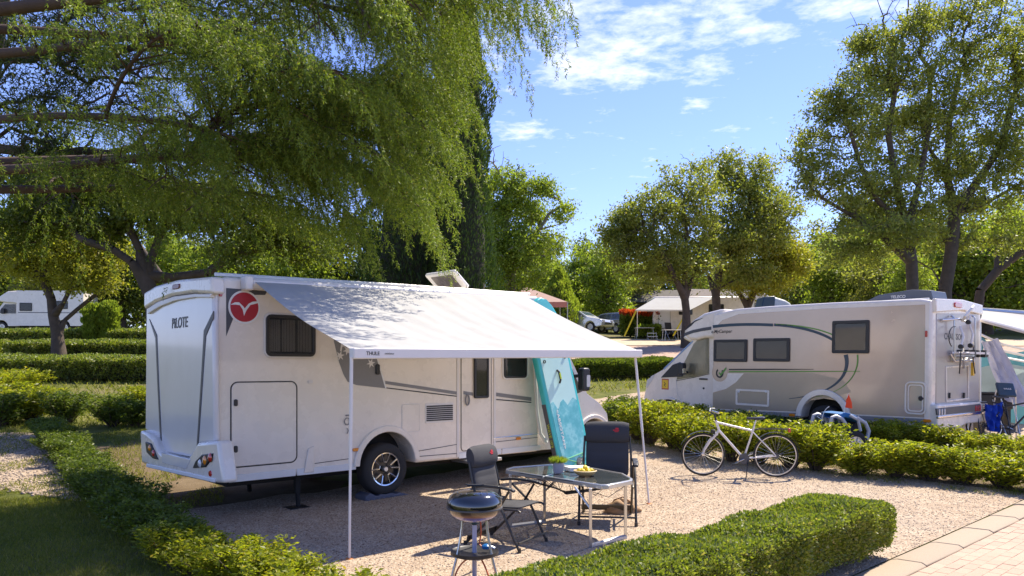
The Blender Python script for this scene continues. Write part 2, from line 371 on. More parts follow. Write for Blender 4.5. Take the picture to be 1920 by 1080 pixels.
# ------------------------------------------------------------------ ground materials
def groundmat(name, kind):
    m, t, out = newmat(name); b = nd(t, 'ShaderNodeBsdfPrincipled', Roughness=.95); b.inputs['Specular IOR Level'].default_value = .15
    big = noise(t, .35, 5, .6); mid = noise(t, 2.2, 6, .65); fine = noise(t, 55, 5, .7); vf = noise(t, 190, 3, .7)
    if kind == 'grass':
        c = ramp(t, mid, [(.3, (.09, .11, .025)), (.5, (.15, .165, .035)), (.72, (.25, .22, .08))])
        d = ramp(t, big, [(.5, (0, 0, 0)), (.72, (.8,)*3)]); c = mixc(t, d, c, (.24, .19, .12))
        c = mixc(t, .6, c, ramp(t, fine, [(.3, (.25,)*3), (.7, (1, 1, 1))]), 'MULTIPLY'); h = fine; st = .7
    elif kind == 'gravel':
        v = nd(t, 'ShaderNodeTexVoronoi', Scale=62); cc = nd(t, 'ShaderNodeTexCoord'); t.links.new(cc.outputs['Object'], v.inputs['Vector'])
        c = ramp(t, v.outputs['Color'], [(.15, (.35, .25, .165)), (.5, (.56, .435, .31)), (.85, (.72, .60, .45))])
        c = mixc(t, ramp(t, mid, [(.35, (0, 0, 0)), (.75, (.5,)*3)]), c, (.30, .20, .135))
        c = mixc(t, ramp(t, big, [(.45, (0, 0, 0)), (.8, (.45,)*3)]), c, (.50, .44, .36))
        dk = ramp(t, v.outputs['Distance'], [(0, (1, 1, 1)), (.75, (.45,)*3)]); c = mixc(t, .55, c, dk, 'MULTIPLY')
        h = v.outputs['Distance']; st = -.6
    elif kind == 'soil':
        c = ramp(t, mid, [(.3, (.13, .09, .05)), (.7, (.24, .18, .11))]); c = mixc(t, .5, c, ramp(t, fine, [(.3, (.3,)*3), (.7, (1, 1, 1))]), 'MULTIPLY'); h = fine; st = .8
    elif kind == 'road':
        c = ramp(t, mid, [(.3, (.42, .29, .22)), (.7, (.52, .38, .30))]); c = mixc(t, .3, c, ramp(t, fine, [(.3, (.5,)*3), (.7, (1, 1, 1))]), 'MULTIPLY'); h = fine; st = .3
    elif kind == 'sand':
        c = ramp(t, mid, [(.3, (.42, .33, .23)), (.7, (.56, .47, .35))]); h = fine; st = .3
    elif kind == 'joint':
        c = ramp(t, fine, [(.3, (.42, .29, .21)), (.7, (.52, .37, .27))]); h = fine; st = .6
    bp = nd(t, 'ShaderNodeBump', Distance=.012); bp.inputs['Strength'].default_value = abs(st); bp.invert = st < 0
    t.links.new(h, bp.inputs['Height']); t.links.new(bp.outputs[0], b.inputs['Normal'])
    t.links.new(c, b.inputs['Base Color']); t.links.new(b.outputs[0], out.inputs[0]); return m
GM = {k: groundmat(k+'_ground', k) for k in ('grass', 'gravel', 'soil', 'road', 'sand', 'joint')}
def gridmesh(name, X, Y, zf, mat, kind='structure', parent=None):
    nx, ny = X.shape; Z = zf(X, Y); v = np.stack([X, Y, Z], -1).reshape(-1, 3)
    i = np.arange(nx-1)[:, None]*ny+np.arange(ny-1)[None]; f = np.stack([i, i+ny, i+ny+1, i+1], -1).reshape(-1, 4)
    me = bpy.data.meshes.new(name); me.from_pydata(v.tolist(), [], f.tolist()); me.materials.append(mat); me.shade_smooth()
    o = bpy.data.objects.new(name, me); C.objects.link(o)
    if kind: o['kind'] = kind
    if parent: o.parent = parent
    # faces up
    if me.polygons[0].normal.z < 0: me.flip_normals()
    return o
xs = np.concatenate([[-400, -200, -120, -80], np.arange(-60, 60.1, 1.0), [80, 120, 200, 400]])
ys = np.concatenate([[-60, -30, -10, -4, 0], np.arange(2, 26, .5), np.arange(26, 70, 2), [70, 80, 100, 120, 160, 240, 400]])
X, Y = np.meshgrid(xs, ys, indexing='ij')
gridmesh('ground', X, Y, lambda x, y: T(x, y), GM['grass'])
def sheet(name, a0, a1, n0, n1, off, mat, step=.45, wob=0.0, parent=None):
    na = max(2, int(abs(a1-a0)/step)); nn_ = max(2, int(abs(n1-n0)/step))
    A_, N_ = np.meshgrid(np.linspace(a0, a1, na+1), np.linspace(n0, n1, nn_+1), indexing='ij')
    if wob:
        rs = np.random.default_rng(3); e = rs.normal(size=A_.shape)*wob
        mk = np.zeros(A_.shape); mk[0] = 1; mk[-1] = 1; A_ = A_+e*mk; mk = np.zeros(A_.shape); mk[:, 0] = 1; N_ = N_+e*mk
    X = O1.x+AX.x*A_+NX.x*N_; Y = O1.y+AX.y*A_+NX.y*N_
    return gridmesh(name, X, Y, lambda x, y: T(x, y)+off, mat, parent=parent)
def wsheet(name, c, off, mat, n=14):
    """sheet over a world quadrilateral"""
    u, v = np.meshgrid(np.linspace(0, 1, n+1), np.linspace(0, 1, n+1), indexing='ij')
    q = [np.array(p[:2]) for p in c]
    XY = (1-u)[..., None]*(1-v)[..., None]*q[0]+u[..., None]*(1-v)[..., None]*q[1]+u[..., None]*v[..., None]*q[2]+(1-u)[..., None]*v[..., None]*q[3]
    return gridmesh(name, XY[..., 0], XY[..., 1], lambda x, y: T(x, y)+off, mat)
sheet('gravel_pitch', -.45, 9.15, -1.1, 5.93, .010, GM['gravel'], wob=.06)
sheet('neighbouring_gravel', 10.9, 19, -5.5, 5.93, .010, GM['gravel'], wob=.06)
sheet('hedge_soil', 9.15, 10.9, -6, 5.9, .012, GM['soil'], wob=.08)
sheet('bare_soil', -.5, 2.4, -7.5, -1.05, .008, GM['soil'], wob=.25)
a_, b_, c_, d_ = G(-60, 812), G(62, 812), G(158, 944), G(-60, 905)
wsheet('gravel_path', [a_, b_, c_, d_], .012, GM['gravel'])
wsheet('far_road', [(2, 34.0), (70, 32), (70, 41), (2, 42.5)], .02, GM['road'])
wsheet('far_sandy_verge', [(0, 42.8), (70, 41.4), (70, 46.8), (0, 48.2)], .03, GM['sand'])
# paved road with its kerb
road = sheet('road', -8, 24, 6.28, 13, .006, GM['joint'])
road['kind'] = 'structure'
def pavermat(name, col):
    m, t, out = newmat(name); b = nd(t, 'ShaderNodeBsdfPrincipled', Roughness=.9)
    oi = nd(t, 'ShaderNodeObjectInfo'); f = noise(t, 70, 5, .7)
    c = ramp(t, oi.outputs['Random'], [(0, tuple(x*.93 for x in col)), (.5, col), (1, tuple(x*1.06 for x in col))])
    c = mixc(t, .35, c, ramp(t, f, [(.3, (.55,)*3), (.7, (1, 1, 1))]), 'MULTIPLY')
    bp = nd(t, 'ShaderNodeBump', Strength=.4, Distance=.004); t.links.new(f, bp.inputs['Height']); t.links.new(bp.outputs[0], b.inputs['Normal'])
    t.links.new(c, b.inputs['Base Color']); t.links.new(b.outputs[0], out.inputs[0]); return m
PM = pavermat('clay_paver', (.50, .35, .255)); KM = pavermat('kerb_concrete', (.40, .315, .225))
def chip_box(lx, ly, lz, ch=.006):
    mb = MB(); x, y = lx/2, ly/2
    v = [(-x, -y, 0), (x, -y, 0), (x, y, 0), (-x, y, 0), (-x, -y, lz-ch), (x, -y, lz-ch), (x, y, lz-ch), (-x, y, lz-ch),
         (-x+ch, -y+ch, lz), (x-ch, -y+ch, lz), (x-ch, y-ch, lz), (-x+ch, y-ch, lz)]
    f = [(0, 1, 5, 4), (1, 2, 6, 5), (2, 3, 7, 6), (3, 0, 4, 7), (4, 5, 9, 8), (5, 6, 10, 9), (6, 7, 11, 10), (7, 4, 8, 11), (8, 9, 10, 11)]
    mb.add(v, f); return mb
proto = chip_box(.2105, .1055, .020, .003).build('paver', PM, road, smooth=0)
cands = []
for r in range(-1, 34):
    for q in range(-10, 75):
        a = q*.212+(r % 2)*.106; n = 6.345+r*.107; x, y = S(a, n)
        px = 960+FPX*x/max(y, .1); py = HOR+FPX*(CAMZ-.03)/max(y, .1)
        if y > 4 and -60 < px < 2050 and py < 1220 and r >= 0: cands.append((max(0, px-1950)+max(0, py-1095)+.05*((px-1800)**2+(py-1040)**2)**.5, a, n))
cands.sort(); near, rest = cands[:290], cands[290:1500]
for i, (_, a, n) in enumerate(near):
    o = proto if i == 0 else proto.copy()
    if i: C.objects.link(o); o.parent = road
    x, y = S(a, n); o.location = (x, y, Tf(x, y)+.007+random.uniform(-.002, .002)); o.rotation_euler = (random.uniform(-.008, .008), random.uniform(-.008, .008), TH+random.uniform(-.01, .01))
mb = MB()
for _, a, n in rest:
    x, y = S(a, n); z = Tf(x, y)+.007; p = chip_box(.2105, .1055, .020, .003); ca, sa = math.cos(TH), math.sin(TH)
    mb.add([(x+v[0]*ca-v[1]*sa, y+v[0]*sa+v[1]*ca, z+v[2]) for v in p.v], p.f)
o = mb.build('far_pavers', PM, road, smooth=0); o['kind'] = 'stuff'
kerb = empty('kerb', (*S(0, 6.1), 0)); kerb['kind'] = 'structure'
ks = MB().prism([(-.16, 0), (.155, 0), (.155, .020), (.11, .042), (-.10, .036), (-.16, .02)], -.495, .495, axis='y').build('kerb_stone', KM, None, bevel=.008)
for i, k in enumerate(range(-6, 22)):
    o = ks if i == 0 else ks.copy()
    if i: C.objects.link(o)
    x, y = S(k*1.0+.5, 6.115); o.parent = kerb; o.location = (x-kerb.location.x, y-kerb.location.y, Tf(x, y)+random.uniform(-.003, .003)); o.rotation_euler = (0, 0, TH-PI/2+random.uniform(-.004, .004))

# ------------------------------------------------------------------ vehicles: shared pieces
def lp(root, px, py, axis='y', val=0.0):
    Mi = Matrix.LocRotScale(root.location, root.rotation_euler, root.scale).inverted()
    o = Mi @ Vector((0, 0, CAMZ)); d = Mi.to_3x3() @ ray(px, py); k = 'xyz'.index(axis); t_ = (val-o[k])/d[k]; return o+d*t_
def Q(root, pts, axis='y', val=0.0):
    out = []
    for p in pts:
        v = lp(root, p[0], p[1], axis, val); out.append((v.x, v.z) if axis == 'y' else (v.y, v.z))
    return out
def R4(root, x0, y0, x1, y1, axis='y', val=0.0):
    """upright rectangle from its left edge and its right edge in view"""
    a, b, c = [lp(root, *p, axis, val) for p in ((x0, y0), (x0, y1), (x1, y0))]
    k = 0 if axis == 'y' else 1; u0, u1 = sorted((a[k], c[k])); return u0, b.z, u1, a.z
def wheel(root, c, r, wdt, s, style=0, name='wheel'):
    """wheel with its outside face towards s*y"""
    x, y, z = c; e = empty(name, c); e.parent = root
    prof = [(r*.62, wdt*.40), (r*.66, wdt*.47), (r*.9, wdt*.48), (r*.97, wdt*.40), (r, wdt*.25), (r, -wdt*.25), (r*.97, -wdt*.4), (r*.9, -wdt*.48), (r*.62, -wdt*.45)]
    MB().lathe([(a, b*s) for a, b in prof], n=40, axis='y').build('tyre', M['tyre'], e, smooth=50)
    rr = r*.64
    MB().lathe([(0, .10*wdt*s), (rr*.95, .10*wdt*s), (rr, .30*wdt*s), (rr, .42*wdt*s), (rr*.94, .42*wdt*s), (rr*.92, .15*wdt*s), (rr*.2, .15*wdt*s)], n=40, axis='y').build('rim', M['rimdark'] if style == 0 else M['alu'], e)
    mb = MB()
    if style == 0:
        mb.lathe([(rr*.93, .43*wdt*s), (rr*1.0, .45*wdt*s), (rr*1.02, .42*wdt*s)], n=40, axis='y')
        for k in range(5):
            a = 2*PI*k/5+PI/2
            for off in (-1, 1):
                p0 = (rr*.95*math.cos(a+off*.30), .43*wdt*s, rr*.95*math.sin(a+off*.30)); p1 = (rr*.42*math.cos(a+off*.22), .36*wdt*s, rr*.42*math.sin(a+off*.22))
                mb.tube([p0, p1], [rr*.05, rr*.045], 6)
            p1 = [(rr*.42*math.cos(a+o*.22), .36*wdt*s, rr*.42*math.sin(a+o*.22)) for o in (-1, 1)]; mb.tube(p1, rr*.045, 6)
        mb.build('spokes', M['chrome'], e)
        MB().lathe([(0, .46*wdt*s), (rr*.13, .46*wdt*s), (rr*.17, .40*wdt*s), (rr*.17, .2*wdt*s)], n=16, axis='y').build('hub_cap', M['alu'], e)
    else:
        for k in range(10):
            a = 2*PI*k/10; mb.tube([(rr*.2*math.cos(a), .2*wdt*s, rr*.2*math.sin(a)), (rr*.92*math.cos(a), .32*wdt*s, rr*.92*math.sin(a))], rr*.05, 5)
        mb.build('spokes', M['alu'], e)
    return e
def window(root, rect, s, axis='y', base=0.0, fr=.045, fm='black', r=.06, inner='curtain', name='window', backmat='dark_in'):
    u0, z0, u1, z1 = rect; sg = s
    def y(v): return base+sg*v
    w_ = MB().ring(rrect(u0, z0, u1, z1, r), rrect(u0+fr, z0+fr, u1-fr, z1-fr, max(.012, r-fr)), y(.002), y(.034), axis).build(name, M[fm], root, bevel=.006)
    MB().prism(rrect(u0+fr*.6, z0+fr*.6, u1-fr*.6, z1-fr*.6, .02), y(.001), y(.006), axis).build('window_recess', M[backmat], w_)
    if inner == 'curtain':
        wd = u1-u0-2*fr
        for k, (a, b) in enumerate(((0.02, .26), (.30, .60), (.66, .98))):
            n = 14; mb = MB(); pts = []
            for i in range(n+1):
                uu = u0+fr+wd*(a+(b-a)*i/n); pts.append((uu, .009+.005*math.sin(i*2.2)))
            vs = []; fs = []
            for (uu, vv) in pts:
                for zz in (z0+fr+.02, z1-fr-.02): vs.append((uu, y(vv), zz) if axis == 'y' else (y(vv), uu, zz))
            for i in range(n): fs.append((2*i, 2*i+2, 2*i+3, 2*i+1))
            mb.add(vs, fs).build('curtain', M['curtain'], w_, smooth=80)
    elif inner in M:
        MB().prism(rrect(u0+fr*.8, z0+fr*.8, u1-fr*.8, z1-fr*.8, .02), y(.008), y(.014), axis).build('blind', M[inner], w_)
    MB().prism(rrect(u0+fr*.9, z0+fr*.9, u1-fr*.9, z1-fr*.9, .02), y(.020), y(.026), axis).build('pane', M['glass'], w_)
    return w_
def seamring(root, rect, s, axis='y', base=0, r=.06, w_=.010, mat='seam', name='door_seam', v=.004, v0=-.004):
    u0, z0, u1, z1 = rect
    return MB().ring(rrect(u0, z0, u1, z1, r, 6), rrect(u0+w_, z0+w_, u1-w_, z1-w_, max(.005, r-w_), 6), base+s*v0, base+s*v, axis).build(name, M[mat], root)
def door(root, rect, s, axis='y', base=0, r=.06, mat='white', name='hatch', v=.008, seam='seam', sw=.010):
    u0, z0, u1, z1 = rect
    d = MB().prism(rrect(u0+sw, z0+sw, u1-sw, z1-sw, max(.005, r-sw), 6), base+s*(-.004), base+s*v, axis).build(name, M[mat], root, bevel=.004)
    seamring(d, (u0-.003, z0-.003, u1+.003, z1+.003), s, axis, base, r, sw, seam); return d
def decal(root, pts, s, mat, name='decal', axis='y', base=0, v=.004):
    return MB().prism(pts, base+s*(-.002), base+s*v, axis).build(name, M[mat], root, smooth=0)
def band(mb, top, bot, y0, y1):
    n = len(top); pts = top+bot[::-1]; vs = [(p[0], t_, p[1]) for t_ in (y0, y1) for p in top+bot]
    fs = []
    for i in range(n-1):
        fs += [(i, i+1, n+i+1, n+i), (2*n+i, 3*n+i, 3*n+i+1, 2*n+i+1), (i, 2*n+i, 2*n+i+1, i+1), (n+i, n+i+1, 3*n+i+1, 3*n+i)]
    return mb.add(vs, fs)

# ------------------------------------------------------------------ motorhome on the pitch
v1 = empty('motorhome', (O1.x, O1.y, 0), TH)
tag(v1, 'white motorhome with awning out, rear end towards the hedge, red bird badge on its side', 'motorhome')
s = -1; WD = 2.38
wc = lp(v1, 726, 880); WR = .355
c0 = wc.x
prof = [(.03, .52), (.08, .485), (c0-.47, .475), (c0-.46, .52)]+arc(c0, .50, .46, 176, 4, 14)+[(c0+.47, .475), (5.26, .455), (5.26, 2.98), (2.4, 2.94), (.10, 2.885), (.0, 2.80), (-.02, 1.6)]
body = MB().prism(prof, 0, WD).build('body', M['white'], v1, bevel=.055, seg=4)
MB().box(.3, .42, .36, 6.6, WD-.42, .8).build('underbody', M['under'], v1)
MB().box(c0-.6, .35, .5, c0+.6, WD-.35, 1.05).build('wheel_box', M['under'], v1)
# cab
cw = .13
cp = Q(v1, [(1066, 664), (1101, 738), (1124, 756), (1138, 775), (1142, 800), (1141, 822)], 'y', cw)
fwx = lp(v1, 1112, 830, 'y', cw).x
cabp = [(5.2, .46), (fwx-.44, .44)]+arc(fwx, .50, .43, 176, 4, 12)+[(cp[5][0]-.02, .42), cp[5], cp[4], cp[3], cp[2], cp[1], cp[0], (cp[0][0]-.3, 2.3), (5.2, 2.3)]
MB().prism(cabp, cw, WD-cw).build('cab', M['white'], v1, bevel=.06, seg=3)
MB().box(fwx-.55, .5, .5, fwx+.5, WD-.5, .95).build('engine_bay', M['under'], v1)
ov = [(5.24, 2.12), (5.24, 2.94), (5.42, 2.82), (5.85, 2.50), (6.10, 2.28), (6.05, 2.18), (5.8, 2.12)]
MB().prism(ov, .02, WD-.02).build('overcab', M['white'], v1, bevel=.08, seg=3)
gl = [(5.5, 1.35), (5.5, 2.08), (cp[0][0]-.10, 2.06), (cp[1][0]-.14, cp[1][1]+.04), (cp[1][0]-.3, 1.36)]
MB().prism(gl, cw-.012, cw-.002).build('cab_window', M['glass'], v1)
MB().prism([(cp[0][0]+.012, cp[0][1]), (cp[1][0]+.012, cp[1][1]), (cp[1][0]-.02, cp[1][1]), (cp[0][0]-.02, cp[0][1])], cw+.09, WD-cw-.09).build('windscreen', M['glass'], v1)
# arch flares
def flare(name, cx_, cz_, r0, r1, y0, y1, a0=178, a1=2, mat='white', root=v1, n=18):
    mb = MB(); band(mb, arc(cx_, cz_, r1, a0, a1, n), arc(cx_, cz_, r0, a0, a1, n), y0, y1); return mb.build(name, M[mat], root, bevel=.012)
flare('wheel_arch', c0, .50, .445, .53, -.035, .04, 178, 4)
flare('wheel_arch', fwx, .50, .42, .49, cw-.04, cw+.04)
wheel(v1, (c0, .135, wc.z), WR, .24, s)
wheel(v1, (c0, WD-.135, wc.z), WR, .24, 1)
zf = Tf(*(O1+AX*fwx))+.35
wheel(v1, (fwx, .25, zf), .35, .24, s); wheel(v1, (fwx, WD-.25, zf), .35, .24, 1)
# mirror
mc = lp(v1, 1090, 712, 'y', -.14)
mir = MB().prism(rrect(mc.x-.08, mc.z-.19, mc.x+.10, mc.z+.20, .05), -.26, -.12).build('mirror', M['black'], v1, bevel=.03, seg=3)
MB().tube([(mc.x, -.13, mc.z+.07), (mc.x-.04, cw, mc.z+.05)], .03, 8).build('mirror_arm', M['black'], mir)
MB().prism(rrect(mc.x+.0, mc.z-.12, mc.x+.085, mc.z+.08, .02), -.266, -.258).build('mirror_indicator', M['clearlens'], mir)
# side features
window(v1, R4(v1, 497, 589, 590, 668), s, r=.07, fr=.04, fm='black', inner='curtain')
u = R4(v1, 494, 586, 593, 671); MB().ring(rrect(*u, .085), rrect(u[0]+.03, u[1]+.03, u[2]-.03, u[3]-.03, .06), -.002, -.02).build('window_surround', M['rail'], v1, bevel=.006)
window(v1, R4(v1, 943, 664, 986, 709), s, r=.06, fr=.03, inner='blind')
u = R4(v1, 941, 661, 989, 712); MB().ring(rrect(*u, .07), rrect(u[0]+.03, u[1]+.03, u[2]-.03, u[3]-.03, .05), -.002, -.02).build('window_surround', M['white2'], v1, bevel=.006)
g = door(v1, R4(v1, 432, 716, 557, 878), s, r=.09, sw=.014, name='garage_door')
for py in (755, 842):
    p = lp(v1, 441, py); MB().prism(rrect(p.x-.022, p.z-.04, p.x+.022, p.z+.04, .018), -.006, -.03).build('handle', M['black'], g, bevel=.006)
door(v1, R4(v1, 753, 758, 787, 811), s, r=.035, sw=.006, name='service_flap', seam='rail')
vr = R4(v1, 797, 757, 850, 794)
vt = MB().prism(rrect(*vr, .02), .002, -.008).build('ventilation_grille', M['rail'], v1, bevel=.003)
for k in range(8):
    z = vr[1]+.03+(vr[3]-vr[1]-.05)*k/8; MB().box(vr[0]+.02, -.016, z, vr[2]-.02, -.007, z+.018).build('slat', M['seam'], vt, smooth=0)
# entrance door
dr = R4(v1, 864, 598, 921, 858); dr = (dr[0], .58, dr[2], 2.45)
ed = door(v1, dr, s, r=.06, sw=.010, name='entrance_door')
window(v1, R4(v1, 887, 655, 914, 747), s, r=.03, fr=.035, inner='blind', name='door_window', base=-.008)
hp = lp(v1, 875, 750, 'y', -.01); mb = MB(); mb.tube([(hp.x+.035*math.cos(a), -.03, hp.z+.075*math.sin(a)) for a in np.linspace(0, 2*PI, 17)], .012, 6, False); mb.build('handle', M['decalgrey'], ed)
for px in (858, 927):
    p = lp(v1, px, 700); MB().box(p.x-.02, -.012, .50, p.x+.02, .002, 2.5).build('door_trim', M['rail'], v1, bevel=.004)
MB().box(dr[0]+.05, -.14, .40, dr[2]+.1, .3, .45).build('step', M['alu'], v1, bevel=.01)
# skirt lines and flaps
for pts in ([(590, 869), (655, 860)], [(590, 882), (655, 874)], [(783, 846), (858, 833)], [(783, 856), (858, 850)], [(925, 829), (1008, 820)], [(925, 844), (1008, 835)]):
    a, b = Q(v1, pts); MB().tube([(a[0], 0, a[1]), (b[0], 0, b[1])], .006, 4).build('skirt_seam', M['seam'], v1)
a = lp(v1, 585, 880); MB().prism([(a.x-.12, .50), (a.x-.06, .80), (a.x+.02, .83), (a.x+.02, .50)], .0, -.022).build('skirt_end', M['white'], v1, bevel=.008)
sk = lp(v1, 405, 905)
for k in range(6):
    x0 = .15+k*.86
    if x0 < c0-.6 or x0 > c0+.55: MB().box(x0, -.012, .475, x0+.84, .01, .56).build('skirt_panel', M['white2'], v1, bevel=.005)
MB().tube([tuple((lambda p: (p.x, -.012, p.z))(lp(v1, *q))) for q in ((925, 822), (1008, 813))], .008, 6).build('trim_strip', M['chrome'], v1)
MB().tube([tuple((lambda p: (p.x, -.012, p.z))(lp(v1, *q))) for q in ((1001, 680), (1006, 770), (1012, 812), (1022, 830))], [.02, .025, .03, .045], 8).build('front_trim', M['white2'], v1)
for q in ((421, 874), (666, 843), (971, 822)):
    p = lp(v1, *q); MB().prism(rrect(p.x-.05, p.z-.022, p.x+.05, p.z+.022, .02), -.005, -.028).build('marker_light', M['amber'], v1, bevel=.006)
p = lp(v1, 413, 548); MB().prism(rrect(p.x-.02, p.z-.05, p.x+.02, p.z+.05, .018), -.002, -.022).build('marker_light', M['redlens'], v1, bevel=.006)
p = lp(v1, 650, 790); mb = MB(); mb.tube([(p.x+.04*math.cos(a), -.012, p.z+.045*math.sin(a)) for a in np.linspace(0, 2*PI, 15)], .006, 5, False); mb.tube([(p.x, -.012, p.z-.09), (p.x+.02, -.012, p.z-.12), (p.x, -.012, p.z-.16)], .006, 5); mb.tube([(p.x-.02, -.014, p.z+.08), (p.x+.03, -.014, p.z+.08)], .01, 5); mb.build('filler_cap', M['decalgrey'], v1)
MB().prism(rrect(*R4(v1, 577, 713, 586, 719), .015), 0, -.012).build('side_lamp', M['rail'], v1)
# bird badge
bc = lp(v1, 458, 576); br = lp(v1, 487.5, 576).x-bc.x; brz = br*1.02
decal(v1, Q(v1, [(424, 540), (501, 546), (497, 553), (470, 553), (440, 590), (424, 630)]), s, 'decaldark', 'charcoal_wedge', v=.004)
bd = MB().prism([(bc.x+br*math.cos(a), bc.z+brz*math.sin(a)) for a in np.linspace(0, 2*PI, 40)[:-1]], -.003, -.007).build('badge', M['white2'], v1, smooth=0)
MB().prism([(bc.x+br*.88*math.cos(a), bc.z+brz*.88*math.sin(a)) for a in np.linspace(0, 2*PI, 40)[:-1]], -.006, -.010).build('badge_disc', M['red'], bd, smooth=0)
B = lambda x, z: (bc.x+x*br, bc.z+z*brz)
mb = MB(); band(mb, [B(-.86, .12), B(-.60, .26), B(-.35, .27), B(-.1, .05), B(0, -.08)], [B(-.86, .10), B(-.55, .12), B(-.30, .10), B(-.12, -.15), B(-.04, -.52)], -.009, -.013)
band(mb, [B(0, -.08), B(.25, .22), B(.5, .36), B(.88, .40)], [B(-.04, -.52), B(.10, -.2), B(.35, .14), B(.88, .30)], -.009, -.013); mb.build('badge_bird', M['white2'], bd, smooth=0)
# grey swoosh with the maker's name, stripe
sw = Q(v1, [(614, 560), (690, 566), (700, 640), (706, 672), (722, 728), (668, 722), (652, 716), (644, 702), (636, 680), (626, 640)])
decal(v1, sw, s, 'decalgrey', 'grey_panel')
decal(v1, Q(v1, [(706, 672), (708.5, 672), (724.5, 728), (722, 728)]), s, 'white2', 'panel_edge', v=.005)
p = lp(v1, 635, 650); text('lettering', 'PILOTE', .19, M['rail'], v1, (p.x, -.007, p.z), (PI/2, -.08, 0), shear=.25, align='LEFT')
p = lp(v1, 695, 681); star = [(p.x+(.07 if k % 2 == 0 else .026)*math.cos(k*PI/6+.2), p.z+(.07 if k % 2 == 0 else .026)*math.sin(k*PI/6+.2)) for k in range(12)]
decal(v1, star, s, 'rail', 'star', v=.008); p = lp(v1, 651, 657); decal(v1, [(a+p.x-lp(v1, 695, 681).x, b+p.z-lp(v1, 695, 681).z) for a, b in star], s, 'rail', 'star', v=.009); p = lp(v1, 637, 667); decal(v1, [(a+p.x-lp(v1, 695, 681).x, b+p.z-lp(v1, 695, 681).z) for a, b in star], s, 'rail', 'star', v=.008)
p = lp(v1, 707, 694); MB().prism(rrect(p.x-.03, p.z-.06, p.x+.03, p.z+.08, .02), -.004, -.03).build('door_catch', M['black'], v1, bevel=.008)
def line2(a, b, t0, t1, mat, nm, v=.004, root=v1, s_=s, base=0, n=6):
    top = Q(root, [(a[0]+(b[0]-a[0])*i/n, a[1]+(b[1]-a[1])*i/n) for i in range(n+1)], 'y', base); bot = Q(root, [(a[0]+(b[0]-a[0])*i/n, a[1]+t0+(b[1]+t1-a[1]-t0)*i/n) for i in range(n+1)], 'y', base)
    mb = MB(); band(mb, top, bot, base+s_*(-.001), base+s_*v); return mb.build(nm, M[mat], root, smooth=0)
line2((722, 714), (856, 734), 6, 6, 'decalgrey', 'grey_stripe'); line2((930, 736), (996, 745), 7, 7, 'decalgrey', 'grey_stripe')
line2((868, 733), (886, 736), 6, 6, 'decalgrey', 'grey_stripe', v=.012)
line2((722, 726), (856, 742), 2, 2, 'black', 'black_stripe'); line2((930, 748), (996, 753.5), 2, 2, 'black', 'black_stripe')
# rear end
X0 = 0.0
pan = Q(v1, [(279, 575), (405, 545), (407, 828), (380, 832), (366, 858), (310, 848), (292, 815), (277, 806)], 'x', -.02)
MB().prism(pan, -.055, .02, 'x').build('rear_panel', M['rearpanel'], v1, bevel=.03, seg=3)
cap = Q(v1, [(278, 549), (300, 536), (340, 525), (405, 519), (407, 551), (370, 549), (330, 555), (300, 566), (278, 580)], 'x', -.05)
rc = MB().prism(cap, -.11, .05, 'x').build('rear_cap', M['white'], v1, bevel=.035, seg=3)
rim_ = Q(v1, [(279, 580), (300, 566), (330, 556), (370, 551), (399, 552), (399, 558), (368, 558), (332, 564), (303, 575), (281, 589)], 'x', -.06)
MB().prism(rim_, -.09, -.04, 'x').build('rear_cap_lip', M['rail'], v1, bevel=.008)
p = lp(v1, 331, 537.5, 'x', -.11); MB().prism(rrect(p.y-.12, p.z-.03, p.y+.12, p.z+.03, .028), -.125, -.10, 'x').build('brake_light', pbr('dark_red_lens', (.16, .03, .03), .2), v1, bevel=.006)
p = lp(v1, 336, 606, 'x', -.06); text('lettering', 'PiLOTE', .185, M['decaldark'], v1, (-.0585, p.y, p.z), (PI/2, 0, -PI/2), shear=.12, ext=.002, sx=.95)
for pts in ([(280.5, 598), (294.5, 628), (298.5, 722), (304, 833), (301.5, 833), (296, 722), (292, 634)], [(401, 583), (383, 620), (379, 690), (369, 846), (371.8, 846), (382.2, 692), (386.5, 630), (400.5, 597)]):
    MB().prism(Q(v1, pts, 'x', -.055), -.062, -.05, 'x').build('rear_groove', M['decaldark'], v1, smooth=0)
bmp = Q(v1, [(272, 806), (284, 810), (298, 822), (306, 842), (313, 850), (362, 860), (371, 846), (381, 829), (420, 826), (430, 905), (404, 904), (340, 890), (275, 868)], 'x', -.08)
rb = MB().prism(bmp, -.15, .03, 'x').build('rear_bumper', M['white'], v1, bevel=.04, seg=3)
MB().prism(Q(v1, [(303, 848), (358, 861), (350, 880), (305, 868)], 'x', -.15), -.158, -.14, 'x').build('number_plate_recess', M['rearpanel'], rb, bevel=.01)
MB().prism(Q(v1, [(276, 869), (404, 897), (404, 905), (276, 876)], 'x', -.15), -.165, -.14, 'x').build('bumper_lip', M['white2'], rb, bevel=.01)
for ctr, wd_, cols in (((285, 844), .10, ('amber', 'redlens')), ((383, 862), .19, ('clearlens', 'amber', 'redlens'))):
    if wd_ < .15: lens = Q(v1, [(273.5, 828), (284, 832), (297, 862), (288, 860), (276, 848)], 'x', -.155)
    else: lens = Q(v1, [(400, 850), (398, 860), (386, 876), (362, 878), (368, 864), (380, 852)], 'x', -.155)
    tl = MB().prism(lens, -.168, -.13, 'x').build('tail_light', M['black'], rb, bevel=.012)
    spots = [((280, 840), .045), ((287, 850), .045)] if wd_ < .15 else [((374, 869), .05), ((383, 863), .055), ((393, 858), .052)]
    for (q, rr), cm in zip(spots, cols):
        p = lp(v1, *q, 'x', -.17); MB().lathe([(0, -.185), (rr*.6, -.182), (rr, -.165)], c=(0, p.y, p.z), n=18, axis='x').build('lamp', M[cm], tl)
